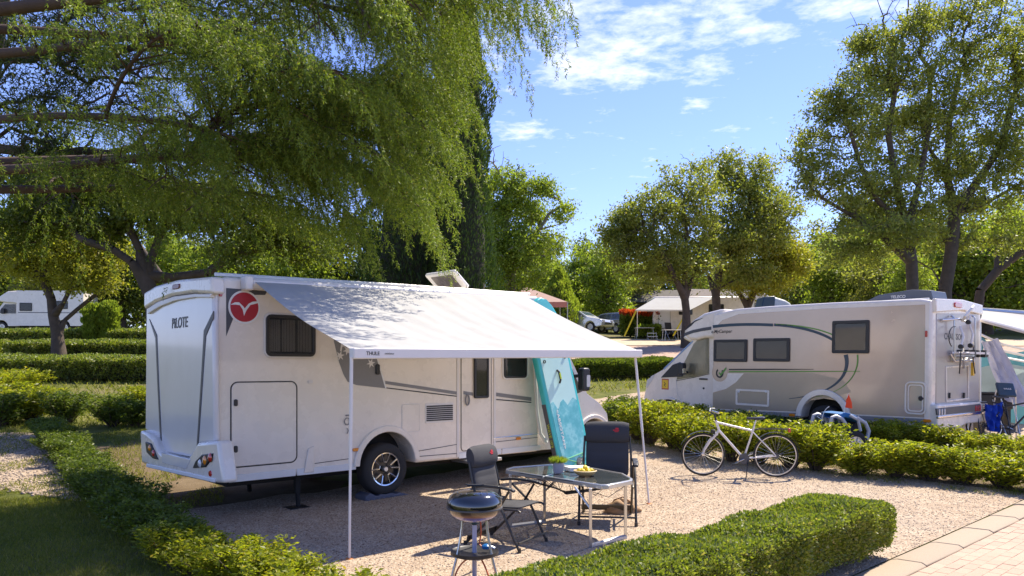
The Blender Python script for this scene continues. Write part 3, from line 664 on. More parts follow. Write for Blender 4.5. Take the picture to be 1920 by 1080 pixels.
p = lp(v1, 394, 888, 'x', -.155); MB().lathe([(0, -.165), (.03, -.163), (.04, -.145)], c=(0, p.y, p.z), n=14, axis='x').build('reflector', M['redlens'], rb)
# stays
for q, yy in (((557, 948), .25), ((466, 915), 1.75)):
    p = lp(v1, q[0], q[1], 'y', yy); p.z = 0
    st = MB().tube([(p.x, yy, .5), (p.x, yy, .22)], .045, 4).tube([(p.x, yy, .3), (p.x+.02, yy, .02)], .03, 6).build('corner_steady', M['under'], v1)
    MB().box(p.x-.14, yy-.12, .012, p.x+.14, yy+.12, .04).build('foot_plate', M['black'], st, bevel=.008)
# roof: hatch tipped open, skylight, solar strip
hb = MB(); H0 = lp(v1, 835, 545, 'y', .8)
a, b, c_, d_ = [lp(v1, *q, 'y', yy) for q, yy in (((795, 511), 1.15), ((852, 503), .55), ((885, 548), .55), ((822, 542), 1.15))]
nrm = (b-a).cross(d_-a).normalized()
hat = MB().obox((a+b+c_+d_)/4, (b-a)*.5, (d_-a)*.5, nrm*.035).build('roof_hatch', M['white2'], v1, bevel=.03, seg=3)
ctr = (a+b+c_+d_)/4; sgn = 1 if nrm.y < 0 else -1
MB().obox(ctr+nrm*.037*sgn, (b-a)*.34, (d_-a)*.36, nrm*.004).build('hatch_pane', pbr('smoked_acrylic', (.16, .14, .13), .25, var=.3), hat)
for q in (a*.25+d_*.75, b*.3+c_*.7): MB().tube([q, (q.x+.1, q.y+.1, 2.9)], .012, 6).build('hatch_stay', M['alu'], hat)
p = lp(v1, 728, 533, 'y', 1.0)
sky_ = MB().prism([(p.x-.42, 2.93), (p.x-.30, 3.04), (p.x, 3.07), (p.x+.42, 3.0), (p.x+.5, 2.93)], .75, 1.35).build('skylight', M['rail'], v1, bevel=.03, seg=3)
MB().box(.7, .5, 2.93, 1.9, 1.6, 2.965).build('solar_panel', pbr('solar_cells', (.03, .035, .06), .15, coat=1), v1, bevel=.005)
MB().tube([(.05, .16, 2.92), (2.6, .16, 2.98), (5.2, .16, 3.02)], .022, 6).build('roof_rail', M['white2'], v1)
# awning
cA = lp(v1, 470, 532, 'y', -.06); cB = lp(v1, 984, 560, 'y', -.06)
aw = MB().tube([(cA.x, -.07, cA.z), (cB.x, -.07, cB.z)], .075, 10).build('awning', M['rail'], v1, bevel=.004)
MB().box(cA.x-.10, -.155, cA.z-.085, cA.x, .005, cA.z+.085).build('end_cap', M['rail'], aw, bevel=.02)
Mi = Matrix.LocRotScale(v1.location, v1.rotation_euler, v1.scale).inverted()
rL = Mi @ P(659, 663, 7.21); rR = Mi @ P(1200, 663, 10.32)
nu, nv = 120, 30; vs = []; fs = []
for i in range(nu+1):
    for j in range(nv+1):
        uu = i/nu; t_ = j/nv; p0 = Vector((cA.x+.02, -.13, cA.z+.02)).lerp(Vector((cB.x-.02, -.13, cB.z+.02)), uu); p1 = rL.lerp(rR, uu)+Vector((0, 0, .035))
        q = p0.lerp(p1, t_); q.z -= .09*math.sin(PI*t_)*(.5+.5*math.sin(PI*uu)) + (.006*math.sin(uu*37+t_*5)+.004*math.sin(uu*90-t_*8))*math.sin(PI*t_)**.5; vs.append(q)
for i in range(nu):
    for j in range(nv):
        a = i*(nv+1)+j; fs.append((a, a+1, a+nv+2, a+nv+1))
MB().add(vs, fs).build('awning_cloth', M['awning'], aw, smooth=80)
dv = (rR-rL).normalized(); up = Vector((0, 0, 1)); sd = dv.cross(up)
fr_ = MB().obox((rL+rR)/2, (rR-rL)*.5, sd*.045, Vector((0, 0, .052))).build('front_rail', M['rail'], aw, bevel=.012, seg=3)
q = rL+dv*.22-sd*.05*(1 if sd.y > 0 else -1)
so = -1 if sd.y > 0 else 1
tx = rL+dv*.21+sd*so*.047; text('lettering', 'THULE', .05, M['black'], fr_, tx, (PI/2, 0, math.atan2(dv.y, dv.x)))
tx = rL+dv*.40+sd*so*.047; text('lettering', 'omnistor', .03, M['decalgrey'], fr_, tx, (PI/2, 0, math.atan2(dv.y, dv.x)))
for top, basep in ((rL+Vector((0, 0, -.03)), Mi @ G(655, 1050)), (Mi @ P(1191, 668, 10.28), Mi @ G(1217, 946))):
    mid_ = top.lerp(basep, .52)
    lg = MB().tube([top, mid_], .017, 8).tube([mid_, basep], .013, 8).build('support_leg', M['rail'], aw)
    MB().lathe([(0, .02), (.03, .02), (.045, .006), (.05, .0)], c=tuple(basep), n=12).build('foot', pbr('orange_plastic', (.6, .2, .04), .5), aw)
# awning arm under the cloth
e1 = Vector((cB.x-.3, -.12, cB.z-.05)); e2 = rR-dv*.5+Vector((0, .05, -.03)); el = (e1+e2)/2+Vector((-1.0, 0, -.28))
MB().tube([e1, el, e2], .02, 6).build('folding_arm', M['rail'], aw)
e1 = Vector((cA.x+.3, -.12, cA.z-.05)); e2 = rL+dv*.5+Vector((0, .05, -.03)); el = (e1+e2)/2+Vector((1.0, 0, -.28))
MB().tube([e1, el, e2], .02, 6).build('folding_arm', M['rail'], aw)
# levelling ramp under the rear wheel
lr = empty('levelling_ramp', (*(O1+AX*c0), 0), TH); tag(lr, 'dark grey plastic levelling ramp under the rear wheel of the white motorhome', 'ramp')
bz = wc.z-WR
pr = [(-.34, 0), (.42, 0), (.42, .02), (.22, .08), (.16, bz-.015), (.08, bz+.012), (0, bz-.002), (-.08, bz+.012), (-.16, bz-.01), (-.26, bz+.045), (-.34, bz+.01)]
MB().prism(pr, .0, .27).build('wedge', pbr('blue_grey_plastic', (.10, .11, .15), .5), lr, bevel=.01)
mb = MB()
for k in range(8): mb.tube([(-.30+k*.08, -.002, .005), (-.30+k*.08, -.002, max(.02, bz-.03-.01*max(0, k-5)*3))], .018, 6)
mb.build('rib', pbr('ramp_rib', (.13, .14, .19), .5), lr)
lr.location.z = .012
# ------------------------------------------------------------------ second motorhome, beyond the hedge
D2 = 14.1; O2 = P(1743, 688, D2); F2 = math.atan2(.779, -.627)
v2 = empty('motorhome', (O2.x, O2.y, .28), F2, -math.radians(1.0))
tag(v2, 'beige and white motorhome with green and blue curved stripes behind the hedge', 'motorhome')
s = 1; W2 = 2.3
def q2(pts, v=0): return Q(v2, pts, 'y', -v)
bx = lp(v2, 1335, 690).x
top = q2([(1741, 560), (1560, 567), (1440, 573), (1380, 578)])
rw = lp(v2, 1543, 800); R2 = .36
zb = .42
r0 = rw.x
prof = [(-.0, .55), (.04, zb)]+[(r0-.52, zb)]+arc(r0, .45, .50, 178, 2, 14)+[(r0+.52, zb), (bx, zb), (bx, 2.7)]+[(p[0], p[1]) for p in q2([(1380, 579), (1440, 574), (1560, 567), (1725, 560)])]+[(.0, 2.78), (-.0, 1.5)]
MB().prism(prof, -W2, -.0).build('body', M['white'], v2, bevel=.05, seg=4)
# coloured side skin, slightly proud, inside its white frame
skin = q2([(1735, 571), (1560, 578), (1440, 585), (1385, 589), (1355, 600), (1338, 617), (1337, 766), (1500, 772), (1506, 762), (1520, 751), (1545, 747), (1568, 751), (1585, 764), (1592, 776), (1733, 783)])
MB().prism(skin, -.004, .006).build('side_panel', M['champ'], v2, smooth=0)
decal(v2, q2([(1337, 724), (1360, 728), (1372, 718), (1500, 724), (1560, 716), (1500, 742), (1400, 748), (1500, 772), (1337, 766)]), s, 'taupe', 'lower_panel', base=.006, v=.003) if False else None
tp = q2([(1337, 735)]+[(1337+60*math.sin(a), 737-30*(1-math.cos(a))-8*math.sin(a)) for a in np.linspace(.1, 1.5, 8)]+[(1480, 700), (1500, 772), (1337, 766)])
decal(v2, q2([(1337, 738), (1362, 730), (1380, 718), (1396, 700), (1525, 699), (1580, 712), (1596, 735), (1560, 745), (1520, 749), (1505, 760), (1500, 771), (1337, 765)]), s, 'taupe', 'lower_panel', base=.006, v=.003)
decal(v2, q2([(1337, 700), (1395, 700), (1380, 717), (1362, 729), (1337, 736)]), s, 'white', 'white_flash', base=.006, v=.004)
p = lp(v2, 1350, 698, 'y', 0); rr = abs(lp(v2, 1365, 698).x-p.x)
decal(v2, [(p.x+rr*math.cos(a), p.z+rr*math.sin(a)) for a in np.linspace(0, 2*PI, 30)[:-1]], s, 'champ', 'emblem_ground', base=.006, v=.006)
mb = MB(); band(mb, [(p.x+rr*.48*math.cos(a), p.z-.02+rr*.52*math.sin(a)) for a in np.linspace(-3.9, 1.0, 26)], [(p.x+rr*.30*math.cos(a), p.z-.02+rr*.33*math.sin(a)) for a in np.linspace(-3.9, 1.0, 26)], .011, .015); mb.build('emblem', M['black'], v2, smooth=0)
e0 = (p.x-.02, p.z-.03); MB().prism([e0, (e0[0]-.15, e0[1]+.15), (e0[0]-.17, e0[1]+.11), (e0[0]-.01, e0[1]-.055), (e0[0]+.05, e0[1]+.01), (e0[0]+.03, e0[1]+.035)], .012, .016).build('emblem_tick', M['green_line'], v2, smooth=0)
p = lp(v2, 1353, 621.5); text('lettering', 'e.MyCamper', .11, M['black'], v2, (p.x, .0085, p.z), (PI/2, 0, PI), shear=.25)
def pband(pts, w0, mat, nm, v=.011, flat=False):
    """stripe along a px polyline, w0 px wide (list)"""
    P_ = [np.array(p, float) for p in pts]; n = len(P_); up, dn = [], []
    for i in range(n):
        t_ = P_[min(i+1, n-1)]-P_[max(i-1, 0)]; t_ /= np.linalg.norm(t_); nn_ = np.array([t_[1], -t_[0]]); wv = w0[i] if isinstance(w0, list) else w0
        up.append(P_[i]+nn_*wv/2); dn.append(P_[i]-nn_*wv/2)
    mb = MB(); band(mb, q2(up), q2(dn), .004, v); return mb.build(nm, M[mat], v2, smooth=0)
def crv(*ps, n=14): return bez(*ps, n=n)
c1 = crv((1337, 612.5), (1380, 607), (1420, 608), (1450, 609.5), n=8)
pband(c1, 5.5, 'navy', 'blue_stripe')
c2 = crv((1452, 609), (1500, 612), (1540, 622), (1568, 641), n=12); pband(c2, [5.0]*7+[5]*6, 'navy', 'blue_stripe')
c3 = crv((1586, 665), (1594, 690), (1585, 738), (1480, 747.5), n=20); pband(c3, [8-.34*i for i in range(21)], 'navy', 'blue_stripe')
c4 = crv((1455, 608), (1505, 610), (1545, 618), (1568, 631), n=12); pband(c4, 2.4, 'green_line', 'green_stripe')
c5 = crv((1608, 665), (1613, 695), (1592, 735), (1530, 744), n=18); pband(c5, [3-.13*i for i in range(19)], 'green_line', 'green_stripe')
pband([(1367, 692.8), (1450, 692.6), (1526, 692.4)], [2.6, 2.6, 1], 'black', 'black_stripe'); pband([(1367, 697), (1500, 696.6), (1613, 696.2)], [2.6, 2.4, 1.2], 'green_line', 'green_stripe')
for rc in ((1340, 637, 1402, 678), (1414, 634.5, 1482, 677.5), (1562, 602, 1631, 662.5)):
    window(v2, R4(v2, *rc), s, base=.006, r=.03, fr=.065, inner='blind')
for rc, nm in (((1380.5, 729, 1443, 759), 'service_flap'), ((1697.5, 715, 1738, 776), 'locker_door')):
    r_ = R4(v2, *rc); rad = .03 if nm == 'service_flap' else .10; fw_ = .045 if nm == 'service_flap' else .03
    d = MB().ring(rrect(*r_, rad, 5), rrect(r_[0]+fw_, r_[1]+fw_, r_[2]-fw_, r_[3]-fw_, max(.01, rad-fw_), 5), .005, .024).build(nm, M['white'], v2, bevel=.005)
    if nm == 'locker_door':
        MB().ring(rrect(r_[0]+.055, r_[1]+.055, r_[2]-.055, r_[3]-.055, .06, 5), rrect(r_[0]+.075, r_[1]+.075, r_[2]-.075, r_[3]-.075, .05, 5), .005, .018).build('inner_frame', M['white'], d)
        p = lp(v2, 1727, 747); MB().lathe([(0, .03), (.04, .028), (.05, .005)], c=(p.x, 0, p.z), n=14, axis='y').build('lock', M['black'], d)
    else:
        for px in (1386, 1437):
            p = lp(v2, px, 734); MB().lathe([(0, .032), (.025, .03), (.03, .005)], c=(p.x, 0, p.z), n=10, axis='y').build('hinge', M['white2'], d)
sk = q2([(1336, 768), (1500, 774)]); mb = MB(); band(mb, [sk[0], sk[1]], [(sk[0][0], sk[0][1]-.085), (sk[1][0], sk[1][1]-.085)], .002, .022); mb.build('skirt_strip', M['decalgrey'], v2)
sk = q2([(1592, 778.5), (1733, 785)]); mb = MB(); band(mb, [sk[0], sk[1]], [(sk[0][0], sk[0][1]-.085), (sk[1][0], sk[1][1]-.085)], .002, .022); mb.build('skirt_strip', M['decalgrey'], v2)
flare('wheel_arch', r0, .45, .48, .60, -.02, .05, 178, 2, root=v2)
MB().box(.3, -W2+.3, .35, 6.2, -.35, .8).build('underbody', M['under'], v2)
MB().box(r0-.7, -W2+.3, .4, r0+.7, -.32, 1.1).build('wheel_box', M['under'], v2)
wheel(v2, (r0, -.14, .36), R2, .24, 1, 1); wheel(v2, (r0, -W2+.14, .36), R2, .24, -1, 1)
for q in ((1486, 778), (1739, 789)):
    p = lp(v2, *q); MB().prism(rrect(p.x-.07, p.z-.03, p.x+.07, p.z+.03, .025), .0, .03).build('marker_light', M['amber'], v2, bevel=.006)
p = lp(v2, 1737, 626); MB().prism(rrect(p.x-.02, p.z-.06, p.x+.02, p.z+.06, .018), 0, .02).build('marker_light', M['redlens'], v2)
# overcab and cab
ocp = q2([(1336, 634), (1320, 633.5), (1304, 638), (1290, 637), (1282, 628), (1279, 622), (1286, 611), (1300, 598), (1318, 587), (1345, 580), (1380, 577.5)], .0)
ocp = [(bx-.01, ocp[0][1])]+ocp[1:-1]+[(bx-.01, 2.72)] if False else ocp[:-1]+[(bx-.3, ocp[-1][1])]
MB().prism(ocp, -W2+.03, -.03).build('overcab', M['white'], v2, bevel=.07, seg=4)
pb = lambda pts, w0, mat, nm: (lambda m: m)(pband(pts, w0, mat, nm, .02))
oc = Q(v2, [(1283, 624.5), (1300, 618.5), (1319, 614.5), (1334, 612.3)], 'y', -.03); mb = MB(); band(mb, oc, [(a, b-.075) for a, b in oc], -.04, -.022); mb.build('blue_stripe', M['decaldark'], v2, smooth=0)
oc = Q(v2, [(1285, 618), (1292, 609), (1303, 601), (1318, 596)], 'y', -.03); oc2 = Q(v2, [(1285.5, 619), (1296, 611), (1303, 603.5), (1318, 596.6)], 'y', -.03); mb = MB(); band(mb, oc, oc2, -.04, -.024); mb.build('black_sweep', M['black'], v2, smooth=0)
cv = -.14
cabo = Q(v2, [(1340, 800), (1286, 800), (1207, 780), (1206, 752), (1211, 728), (1220, 706), (1243, 693), (1297, 640), (1304, 634), (1340, 630)], 'y', cv)
f0 = lp(v2, 1254, 778, 'y', cv); fr0 = .42
cabo = [(bx-.02, .42), (f0.x-fr0, .42)]+arc(f0.x, f0.z-.02, fr0, 172, 8, 14)+[(f0.x+fr0+.02, .42)]+[(cabo[2][0], .45)]+cabo[3:-1]+[(bx-.02, cabo[-1][1])]
MB().prism(cabo, -W2-cv, cv).build('cab', M['white'], v2, bevel=.05, seg=4)
flare('wheel_arch', f0.x, f0.z-.02, .41, .47, cv-.04, cv+.03, 174, 6, root=v2)
MB().box(f0.x-.55, -W2+.5, .4, f0.x+.5, -.5, 1.0).build('engine_bay', M['under'], v2)
wheel(v2, (f0.x, cv-.13, .36), .35, .22, 1, 1); wheel(v2, (f0.x, -W2-cv+.13, .36), .35, .22, -1, 1)
gl = Q(v2, [(1269, 712), (1272, 702), (1301, 645), (1310, 636), (1330, 632.5), (1330, 700), (1300, 707)], 'y', cv)
cw2 = MB().prism(gl, cv-.002, cv+.006).build('cab_window', M['screen'], v2, smooth=0)
MB().prism(gl, cv+.010, cv+.016).build('pane', M['cabglass'], cw2, smooth=0)
ws = Q(v2, [(1244, 692), (1298, 639.5)], 'y', cv); mb = MB()
a, b = ws; mb.add([(a[0]+.012, cv-.10, a[1]+.012), (b[0]+.012, cv-.10, b[1]+.012), (b[0]+.012, -W2-cv+.10, b[1]+.012), (a[0]+.012, -W2-cv+.10, a[1]+.012)], [(0, 1, 2, 3)]); mb.build('windscreen', pbr('sky_glass', (.18, .27, .42), .08, coat=1), v2)
mb = MB(); mb.tube([(a[0]-.02, cv-.01, a[1]), (b[0]-.02, cv-.01, b[1])], .025, 6); mb.build('pillar_trim', pbr('blue_pillar', (.30, .42, .62), .3), v2)
mp = lp(v2, 1277, 692, 'y', .12)
mt = Q(v2, [(1240, 708), (1262, 684), (1276, 679), (1283, 690), (1281, 706)], 'y', cv); MB().prism(mt, cv-.01, cv+.02).build('mirror_gusset', M['black'], v2)
mir = MB().prism(rrect(mp.x-.09, mp.z-.14, mp.x+.09, mp.z+.15, .04), .02, .18).build('mirror', M['black'], v2, bevel=.03, seg=3)
MB().tube([(mp.x, .05, mp.z-.06), (mp.x+.02, cv, mp.z-.08)], .03, 8).build('mirror_arm', M['black'], mir)
MB().box(mp.x-.09, .05, mp.z-.10, mp.x-.093-.01, .17, mp.z+.02).build('mirror_glass', M['chrome'], mir)
st = R4(v2, 1241, 710, 1254, 730, 'y', cv); sk_ = MB().prism(rrect(*st, .01), cv, cv+.004).build('angle_sticker', pbr('red_sticker', (.45, .10, .05), .5), v2, smooth=0)
MB().prism(rrect(st[0]+.02, st[1]+.03, st[2]-.02, st[3]-.03, .01), cv+.003, cv+.006).build('yellow_field', pbr('yellow_sticker', (.75, .5, .03), .5), sk_, smooth=0)
m_ = ((st[0]+st[2])/2, (st[1]+st[3])/2); MB().prism([(m_[0]+.03, m_[1]+.06), (m_[0]-.03, m_[1]), (m_[0]+.02, m_[1]-.02), (m_[0]-.03, m_[1]-.06), (m_[0]-.01, m_[1]-.06), (m_[0]+.045, m_[1]-.02), (m_[0], m_[1]+.005), (m_[0]+.04, m_[1]+.05)], cv+.005, cv+.008).build('pictogram', M['black'], sk_, smooth=0)
hd = R4(v2, 1312, 709, 1327, 712, 'y', cv); MB().prism(rrect(*hd, .006), cv, cv+.03).build('door_handle', M['black'], v2, bevel=.006)
p = lp(v2, 1319.5, 728, 'y', cv); MB().lathe([(0, .014), (.025, .012), (.025, 0)], c=(p.x, cv, p.z), n=12, axis='y').build('fuel_lock', M['black'], v2)
hl = Q(v2, [(1211, 727), (1214, 712), (1228, 702), (1222, 715), (1214, 727)], 'y', cv); MB().prism(hl, cv-.02, cv+.012).build('headlight', M['clearlens'], v2, bevel=.006)
dl = Q(v2, [(1330, 700), (1332, 790)], 'y', cv); MB().tube([(bx+.05, cv+.003, .5), (bx+.05, cv+.003, 2.1)], .008, 4).build('door_seam', M['seam'], v2)
MB().tube([tuple((lambda p: (p.x, cv+.004, p.z))(lp(v2, *q, 'y', cv))) for q in ((1268, 714), (1300, 708), (1330, 701))], .009, 4).build('door_seam', M['seam'], v2)
MB().tube([tuple((lambda p: (p.x, cv+.004, p.z))(lp(v2, *q, 'y', cv))) for q in ((1268, 714), (1270, 740), (1288, 772))], .007, 4).build('door_seam', M['rail'], v2)
# rear end
def qr(pts, v=0): return Q(v2, pts, 'x', v)
MB().prism(qr([(1755, 588), (1834, 588), (1835, 752), (1754, 760)]), -.012, .02, 'x').build('rear_panel', pbr('rear_beige', (.46, .42, .39), .35, metal=.2, coat=.4), v2, bevel=.01)
MB().prism(qr([(1749, 560), (1800, 562), (1837, 572), (1837, 590), (1800, 582), (1749, 586)]), -.06, .02, 'x').build('rear_cap', M['white'], v2, bevel=.02, seg=3)
p = lp(v2, 1795.5, 572.5, 'x', -.06); MB().prism(rrect(p.y-.17, p.z-.045, p.y+.17, p.z+.05, .04), -.085, -.05, 'x').build('brake_light', M['redlens'], v2, bevel=.01)
lr_ = qr([(1771, 687), (1814, 684), (1814.5, 749), (1772, 754)]); i_ = [(a+(-.035 if k in (0, 3) else .035)*(1 if lr_[0][0] > lr_[1][0] else -1), b+(-.035 if k < 2 else .035)) for k, (a, b) in enumerate(lr_)]
rh = MB().ring(lr_, i_, -.03, -.01, 'x').build('rear_hatch', M['white'], v2, bevel=.006)
for px in (1779, 1806):
    p = lp(v2, px, 741, 'x', -.02); MB().box(-.05, p.y-.02, p.z-.06, -.02, p.y+.02, p.z+.05).build('latch', M['black'], rh, bevel=.006)
bmp = qr([(1745, 758), (1840, 752), (1843, 790), (1800, 794), (1780, 805), (1745, 810)]); rb = MB().prism(bmp, -.12, .03, 'x').build('rear_bumper', M['white'], v2, bevel=.03, seg=3)
MB().prism(qr([(1755, 766), (1838, 757), (1839, 771), (1757, 779)], -.12), -.128, -.10, 'x').build('light_strip', M['decaldark'], rb, bevel=.008)
for px in (1760.5, 1765.5, 1770.5, 1829, 1833, 1837):
    yy = 772.5-(px-1760)*.105; p = lp(v2, px, yy, 'x', -.125); MB().prism(rrect(p.y-.022, p.z-.065, p.y+.022, p.z+.055, .02), -.142, -.12, 'x').build('tail_light', M['clearlens'] if px < 1800 else M['redlens'], rb, bevel=.006)
MB().prism(qr([(1757, 780), (1841, 771), (1842, 776), (1757, 785)], -.12), -.15, -.10, 'x').build('chrome_lip', M['chrome'], rb, bevel=.01)
# bicycle rack
rk = empty('bike_rack', (0, 0, 0)); rk.parent = v2; tb = MB()
def rp(px, py, d): v = lp(v2, px, py, 'x', -d); return (v.x, v.y, v.z)
for k, xx in enumerate((1783, 1822)):
    a = rp(xx, 592, .03); b = rp(xx+1, 676, .03); MB().tube([a, (a[0]-.06, a[1], a[2]-.04), (b[0]-.06, b[1], b[2]+.04), b], .02, 8).build('upright', M['alu'], rk)
MB().tube([rp(1766, 600, .05), rp(1800, 598, .10), rp(1812, 603, .25)], .022, 8).build('top_bar', M['alu'], rk)
MB().tube([rp(1782, 664, .06), rp(1790, 677, .08), rp(1825, 676, .08), rp(1831, 660, .06)], .02, 8).build('lower_hoop', M['alu'], rk)
for k in range(3):
    d_ = .12+.12*k; MB().prism([(-d_-.035, 1.80), (-d_+.035, 1.80), (-d_+.035, 1.84), (-d_+.02, 1.82), (-d_-.02, 1.82), (-d_-.035, 1.84)], -.75-.9, -.7, 'y').build('wheel_channel', M['rail'], rk)
    for yy in (-.95, -1.45): MB().box(-d_-.04, yy-.03, 1.74, -d_+.04, yy+.03, 1.88).build('wheel_strap', M['black'], rk)
MB().box(-.42, -.84, 1.75, -.02, -.80, 1.79).box(-.42, -1.57, 1.75, -.02, -1.53, 1.79).build('carrier_arm', M['alu'], rk)
MB().tube([rp(1805, 602, .25), rp(1810, 592, .35), rp(1822, 578, .42), rp(1826, 574, .40)], .025, 8).build('folded_arm', M['white2'], rk)
MB().tube([rp(1808, 690, .03), rp(1806, 640, .35)], .014, 6).tube([rp(1826, 690, .03), rp(1824, 640, .35)], .014, 6).build('strut', M['alu'], rk)
for k, (a, b) in enumerate((((1800, 612), (1802, 650)), ((1817, 606), (1820, 648)), ((1812, 584), (1816, 604)))):
    A_, B_ = rp(*a, .3), rp(*b, .38); MB().tube([A_, ((A_[0]+B_[0])/2-.05, (A_[1]+B_[1])/2, (A_[2]+B_[2])/2), B_], .022, 6).build('clamp_arm', M['rail'], rk)
    MB().lathe([(0, -.03), (.04, -.03), (.045, .03), (0, .03)], c=B_, n=10, axis='y').build('knob', M['black'], rk)
for a, b in (((1802, 655), (1799, 700)), ((1826, 648), (1828, 700))):
    A_, B_ = rp(*a, .3), rp(*b, .18); MB().tube([A_, (A_[0], A_[1]+.03, (A_[2]+B_[2])/2), B_], .012, 5).build('strap', M['black'], rk)
A_ = rp(1824, 692, .12); MB().box(A_[0]-.02, A_[1]-.04, A_[2]-.13, A_[0]+.02, A_[1]+.04, A_[2]+.13).build('strap_tag', pbr('orange_yellow', (.75, .45, .03), .5), rk)
MB().tube([rp(1787, 632, .03+.12*math.sin(t_)) if False else rp(1790-11*math.sin(t_), 632-20*math.cos(t_), .12) for t_ in np.linspace(-.1, 2.6, 12)], .010, 5).build('loose_cable', M['black'], rk)
p = lp(v2, 1789, 632, 'x', -.014); text('lettering', 'CHAUSSON', .17, M['decaldark'], v2, (-.014, p.y, p.z), (PI/2, 0, -PI/2))
# roof furniture
p = lp(v2, 1704, 550, 'y', -1.0)
rbx = MB().prism([(p.x-.62, 2.80), (p.x-.56, 3.03), (p.x-.2, 3.06), (p.x+.45, 2.99), (p.x+.80, 2.83), (p.x+.82, 2.80)], -1.35, -.65).build('air_conditioner', pbr('slate_plastic', (.085, .10, .13), .45), v2, bevel=.05, seg=3)
text('lettering', 'TELECO', .08, M['white2'], v2, (p.x+.05, -.646, 2.93), (PI/2, 0, PI))
MB().box(2.4, -1.9, 2.80, 3.9, -.5, 2.845).build('solar_panel', pbr('solar_cells_b', (.03, .035, .05), .15, coat=1), v2, bevel=.005)
MB().tube([(.1, -.1, 2.82), (3.2, -.1, 2.80), (4.6, -.1, 2.74)], .02, 6).build('roof_rail', M['white2'], v2)

# ------------------------------------------------------------------ plain far vehicles
def far_motorhome(loc, rz, label, cat='motorhome', L=6.9, H=2.85, side=1, stripe='decaldark', W_=2.25, group=None):
    r = empty(cat.replace(' ', '_'), loc, rz); tag(r, label, cat, group)
    b = MB().prism([(0, .45)]+[(1.3-.45, .45)]+arc(1.3, .42, .45, 176, 4, 10)+[(1.75, .45), (L-1.9, .45), (L-1.9, H-.02), (.1, H)]+[(0, H-.1)], -W_/2, W_/2).build('body', M['white'], r, bevel=.06)
    MB().prism([(L-1.95, 1.95), (L-1.95, H-.02), (L-1.3, H-.08), (L-.75, H-.45), (L-.55, 2.2), (L-.8, 2.08), (L-1.2, 2.0)], -W_/2+.03, W_/2-.03).build('overcab', M['white'], r, bevel=.07)
    f = L-.85; MB().prism([(L-1.95, .42), (f-.42, .42)]+arc(f, .40, .42, 174, 6, 10)+[(f+.42, .42), (L, .42), (L+.02, .8), (L-.03, 1.05), (L-.45, 1.30), (L-1.0, 2.05), (L-1.95, 2.1)], -W_/2+.14, W_/2-.14).build('cab', M['white'], r, bevel=.05)
    MB().box(.3, -W_/2+.3, .32, L-.4, W_/2-.3, .7).build('underbody', M['under'], r)
    for x in (1.3, f):
        for sg in (-1, 1): wheel(r, (x, sg*(W_/2-.25), .35), .35, .22, sg, 1)
    for sg in (-1, 1):
        MB().prism([(L-1.8, 1.28), (L-1.8, 1.92), (L-1.1, 1.9), (L-.62, 1.30)], sg*(W_/2-.14), sg*(W_/2-.128)).build('cab_window', M['glass'], r)
        window(r, (L-2.9, 1.45, L-2.1, 2.0), sg, base=sg*W_/2, inner='blind', r=.05); window(r, (1.0, 1.6, 1.9, 2.15), sg, base=sg*W_/2, inner='blind', r=.05)
        MB().box(.3, sg*W_/2-.003, 1.32, L-2.0, sg*W_/2+.004, 1.37).build('side_stripe', M[stripe], r)
        MB().prism(rrect(L-1.15, 1.25, L-.95, 1.62, .04), sg*(W_/2-.05), sg*(W_/2+.10)).build('mirror', M['black'], r, bevel=.02)
        MB().box(.05, sg*W_/2*.8-.1, .7, -.02, sg*W_/2*.8+.1, .95).build('tail_light', M['redlens'], r)
        MB().prism([(L-.02, .8), (L-.1, 1.08), (L-.35, 1.16), (L-.1, .85)], sg*(W_/2-.12), sg*(W_/2-.30)).build('headlight', M['clearlens'], r)
    a, b_ = (L-.43, 1.34), (L-.98, 2.02); MB().add([(a[0], -W_/2+.22, a[1]), (b_[0], -W_/2+.22, b_[1]), (b_[0], W_/2-.22, b_[1]), (a[0], W_/2-.22, a[1])], [(0, 1, 2, 3)]).build('windscreen', M['glass'], r)
    return r
